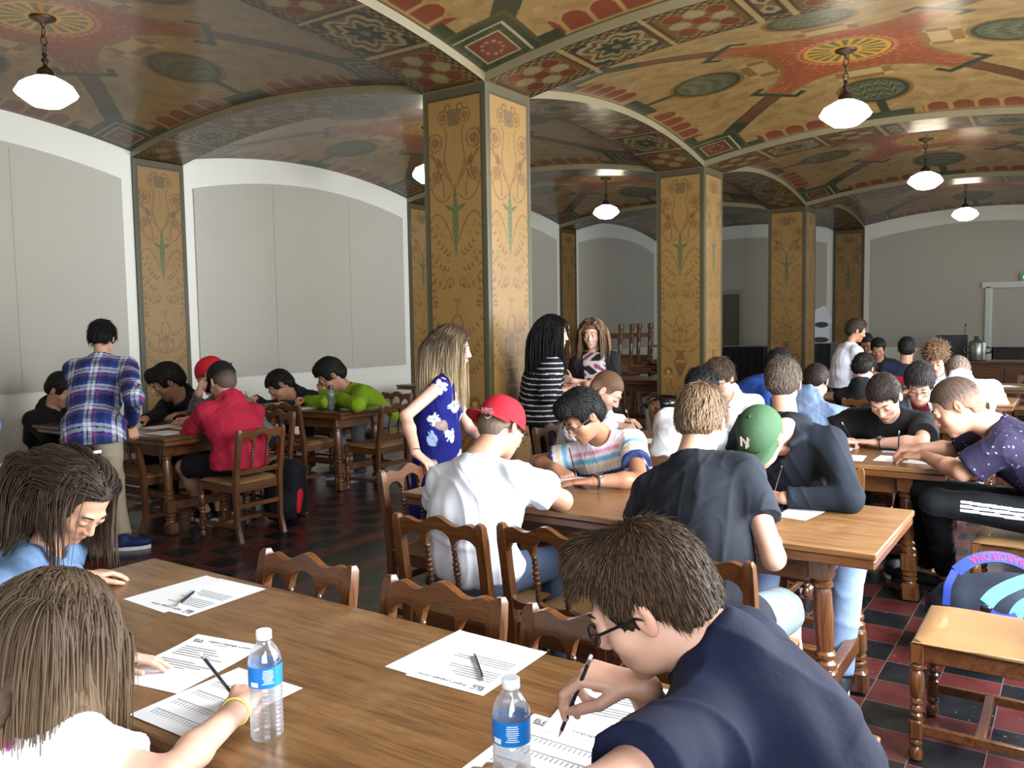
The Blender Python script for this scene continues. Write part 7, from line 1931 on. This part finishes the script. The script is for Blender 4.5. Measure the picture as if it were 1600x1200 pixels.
# sideboard with urn below the doorway
sb = at_y(1560, 585, 15.0)
t = thing('sideboard', 'long brown sideboard in front of the dark doorway at right', 'sideboard', (-.75, 15.6, 0))
b = MB(); b.box((0, 0, .82), (1.9, .6, .04), bev=.005); b.obj('sideboard_top', M_OAKX, t)
b = MB(); b.box((0, .02, .42), (1.8, .5, .76), bev=.005); b.obj('carcass', M_OAKX, t)
for k in range(3):
    b = MB(); b.box((-.6 + k * .6, -.24, .42), (.54, .02, .66), bev=.006); dr = b.obj('door', M_OAKX, t)
    b = MB(); b.lathe([(.006, 0), (.016, .012), (.012, .024)], R=basis((0, -1, 0)), c=(-.38 + k * .6, -.25, .5), n=10); b.obj('knob', M_DOAK, dr)
uz = .84
t = thing('coffee_urn', 'steel coffee urn with dark handles beside the doorway, at the end of the sideboard', 'urn', (-1.42, 15.5, uz))
b = MB(); b.lathe([(.12, 0), (.13, .02), (.13, .28), (.11, .31), (.05, .33), (.05, .39), (.03, .40)], n=24); b.obj('urn_body', plain('brushed_steel', srgb(150, 154, 150), .3, metal=.8), t, smooth=True)
b = MB()
for s_ in (-1, 1): b.tube([(s_ * .12, 0, .12), (s_ * .19, 0, .13), (s_ * .20, 0, .20), (s_ * .12, 0, .22)], .014, 7)
b.obj('handles', M_PBLK, t, smooth=True)

# ---- rucksack at right ---------------------------------------------------
def rucksack_blue():
    c = np.array([-.26, 4.32, 0])
    t = thing('rucksack', 'charcoal rucksack with blue and turquoise straps lying on the floor at right', 'rucksack', c)
    P = [Ell((.02, 0, .21), (.32, .22, .19), rotm('Z', 25), .06), Ell((-.15, -.04, .19), (.17, .19, .17), None, .06), Box((.1, .02, .10), (.24, .18, .10), rotm('Z', 25), .05, .05)]
    P.append(Box((0, 0, -.1), (.6, .6, .105), None, .002, .01, 's'))
    V, Q = blob(P, .011); N = normals(V, Q); V = V + N * (.010 * wr(V, 22, 3))[:, None]
    link('pack_body', mkmesh('pack_body', V, Q), cmat(srgb(44, 50, 64), .8, .1), t)
    M_B = cmat(srgb(32, 54, 132), .7, .1); M_TQ = cmat(srgb(58, 134, 158), .6, .1)
    def strap(pts, wd, mat, name, th=.008):
        pts = np.array(pts, float) - c; m = 20; u = np.linspace(0, len(pts) - 1, m); pp = np.stack([np.interp(u, np.arange(len(pts)), pts[:, i]) for i in range(3)], 1)
        for _ in range(8): pp[1:-1] = (pp[:-2] + pp[1:-1] * 2 + pp[2:]) / 4
        b = MB(); T_ = np.gradient(pp, axis=0); view = unit(np.array(c) - CAM); S = []
        for i in range(m):
            x = unit(np.cross(T_[i], np.array([.3, -.8, .6]))); n_ = unit(np.cross(x, T_[i])); S.append([pp[i] + x * wd / 2 * e + n_ * th / 2 * f for e, f in ((-1, -1), (1, -1), (1, 1), (-1, 1))])
        P = [q for r_ in S for q in r_]; F = []
        for i in range(m - 1):
            for k in range(4): a = i * 4 + k; a2 = i * 4 + (k + 1) % 4; F.append((a, a2, a2 + 4, a + 4))
        F += [(0, 3, 2, 1), ((m - 1) * 4, (m - 1) * 4 + 1, (m - 1) * 4 + 2, (m - 1) * 4 + 3)]
        b.add(P, F); return b.obj(name, mat, t, smooth=False), pp + c
    D = 3.66
    so, pp = strap([at_d(1494, 893, D), at_d(1515, 876, D), at_d(1545, 868, D), at_d(1580, 872, D), at_d(1612, 888, D)], .050, M_B, 'top_strap')
    tx = text_mesh('BARCELONA', .052, cmat(srgb(170, 36, 86), .7, 0), t, (0, 0, 0), 0, name='strap_lettering', bold=.001)
    # letters ride along the strap
    me = tx.data; co = np.empty(len(me.vertices) * 3, np.float32); me.vertices.foreach_get('co', co); co = co.reshape(-1, 3)
    L = co[:, 0].max(); tt = (1 - co[:, 0] / L) * .66 * (len(pp) - 1) + 4.6; ctr = np.stack([np.interp(tt, np.arange(len(pp)), pp[:, i]) for i in range(3)], 1)
    T_ = np.gradient(pp, axis=0); Tt = np.stack([np.interp(tt, np.arange(len(pp)), T_[:, i]) for i in range(3)], 1); Tt /= np.linalg.norm(Tt, axis=1)[:, None]
    X = np.cross(Tt, np.array([.3, -.8, .6])); X /= np.linalg.norm(X, axis=1)[:, None]; Nn = np.cross(X, Tt); Nn *= np.sign((Nn @ np.array([0, -1, .5])))[:, None]
    co2 = ctr + X * ((co[:, 1] - .018))[:, None] * .9 * np.sign((X @ np.array([0, 0, -1.0])))[:, None] + Nn * .0062
    me.vertices.foreach_set('co', (co2 - c).astype(np.float32).ravel()); me.update()
    strap([at_d(1612, 905, 3.55), at_d(1580, 915, 3.53), at_d(1552, 930, 3.50), at_d(1540, 945, 3.46)], .055, M_TQ, 'shoulder_strap', .014)
    strap([at_d(1620, 938, 3.50), at_d(1600, 945, 3.46), at_d(1588, 958, 3.42), at_d(1584, 972, 3.40)], .05, M_TQ, 'shoulder_strap', .014)
    strap([at_d(1540, 950, 3.45), at_d(1555, 962, 3.42), at_d(1575, 966, 3.40), at_d(1588, 962, 3.40)], .026, M_B, 'webbing')
    strap([at_d(1478, 945, 3.62), at_d(1480, 915, 3.62), at_d(1492, 892, 3.64)], .03, M_B, 'side_piping')
    b = MB(); b.box(at_d(1541, 951, 3.43) - c, (.04, .03, .03), bev=.008); b.obj('buckle', M_PBLK, t)
rucksack_blue()
# black and red rucksack at left
c = np.array(at_z(448, 812, 0)); c[2] = 0
t = thing('rucksack', 'black rucksack with a red pocket standing on the floor behind the red hoodie chair', 'rucksack', c)
P = [Box((0, 0, .24), (.16, .11, .235), rotm('Z', 20), .07, .03), Ell((.03, -.09, .15), (.13, .07, .13), rotm('Z', 20), .04), Ell((0, 0, .42), (.13, .09, .08), None, .05), Box((0, 0, -.1), (.6, .6, .105), None, .002, .01, 's')]
V, Q = blob(P, .011); N = normals(V, Q); V = V + N * (.006 * wr(V, 24, 5))[:, None]
link('pack_body', mkmesh('pack_body', V, Q), cmat(srgb(20, 21, 26), .8, .1), t)
P = [Cap((.165, -.02, .10), (.150, .01, .22), .030, .042, flat=((.9, .4, 0), .6)), Cap((.150, .01, .22), (.115, .02, .42), .040, .016, flat=((.9, .4, 0), .6))]
V, Q = blob(P, .009); link('red_pocket', mkmesh('red_pocket', V, Q), cmat(srgb(190, 22, 42), .7, .1), t)
b = MB(); b.tube([(0, 0, .46), (0, .02, .52), (.03, .03, .52), (.05, .02, .46)], .010, 6); b.tube([(.17, -.02, .08), (.23, -.02, .05), (.25, 0, .10)], .009, 6); b.obj('handle', M_PBLK, t, smooth=True)
# white box on a side table at the left edge, and the person in blue standing by it
bp = at_d(-22, 800, 3.35)
make_table(.9, .6, 'dining_table', 'oak table end at the left edge under the white box', (bp[0] - .36, bp[1] - .06, 0), M_TOPD)
bz = .7605
q0, q1 = at_d(22, 760, 3.35), at_d(22, 728, 3.35)
t = thing('storage_box', 'white plastic box with rounded corners cut by the left edge of the photo', 'box', (bp[0], bp[1], bz))
hh_ = q1[2] - bz
b = MB(); b.box((0, 0, hh_ / 2 - .01), (.30, .22, hh_ - .02), bev=.03, R=rotm('Z', 34)); b.obj('box_body', plain('white_box_plastic', srgb(216, 232, 238), .4), t)
b = MB(); b.box((0, 0, hh_ - .015), (.31, .23, .03), bev=.012, R=rotm('Z', 34)); b.obj('box_lid', plain('white_box_lid', srgb(205, 222, 230), .4), t)
hd = at_d(-128, 505, 3.9)
P = person('person in blue denim standing mostly outside the left edge', hd, (60, 5, 0), (hd[0] - .02, hd[1], .93), 60, s=1.0, res=.014, hres=.010, gres=.012, nst=200, brows=False, skin='light', top=dict(kind='jacket', col=srgb(70, 104, 160), inf=.02), legs='stand', pants=dict(col=srgb(60, 90, 150)), hair=dict(kind='short', col=HAIRC['dark']))
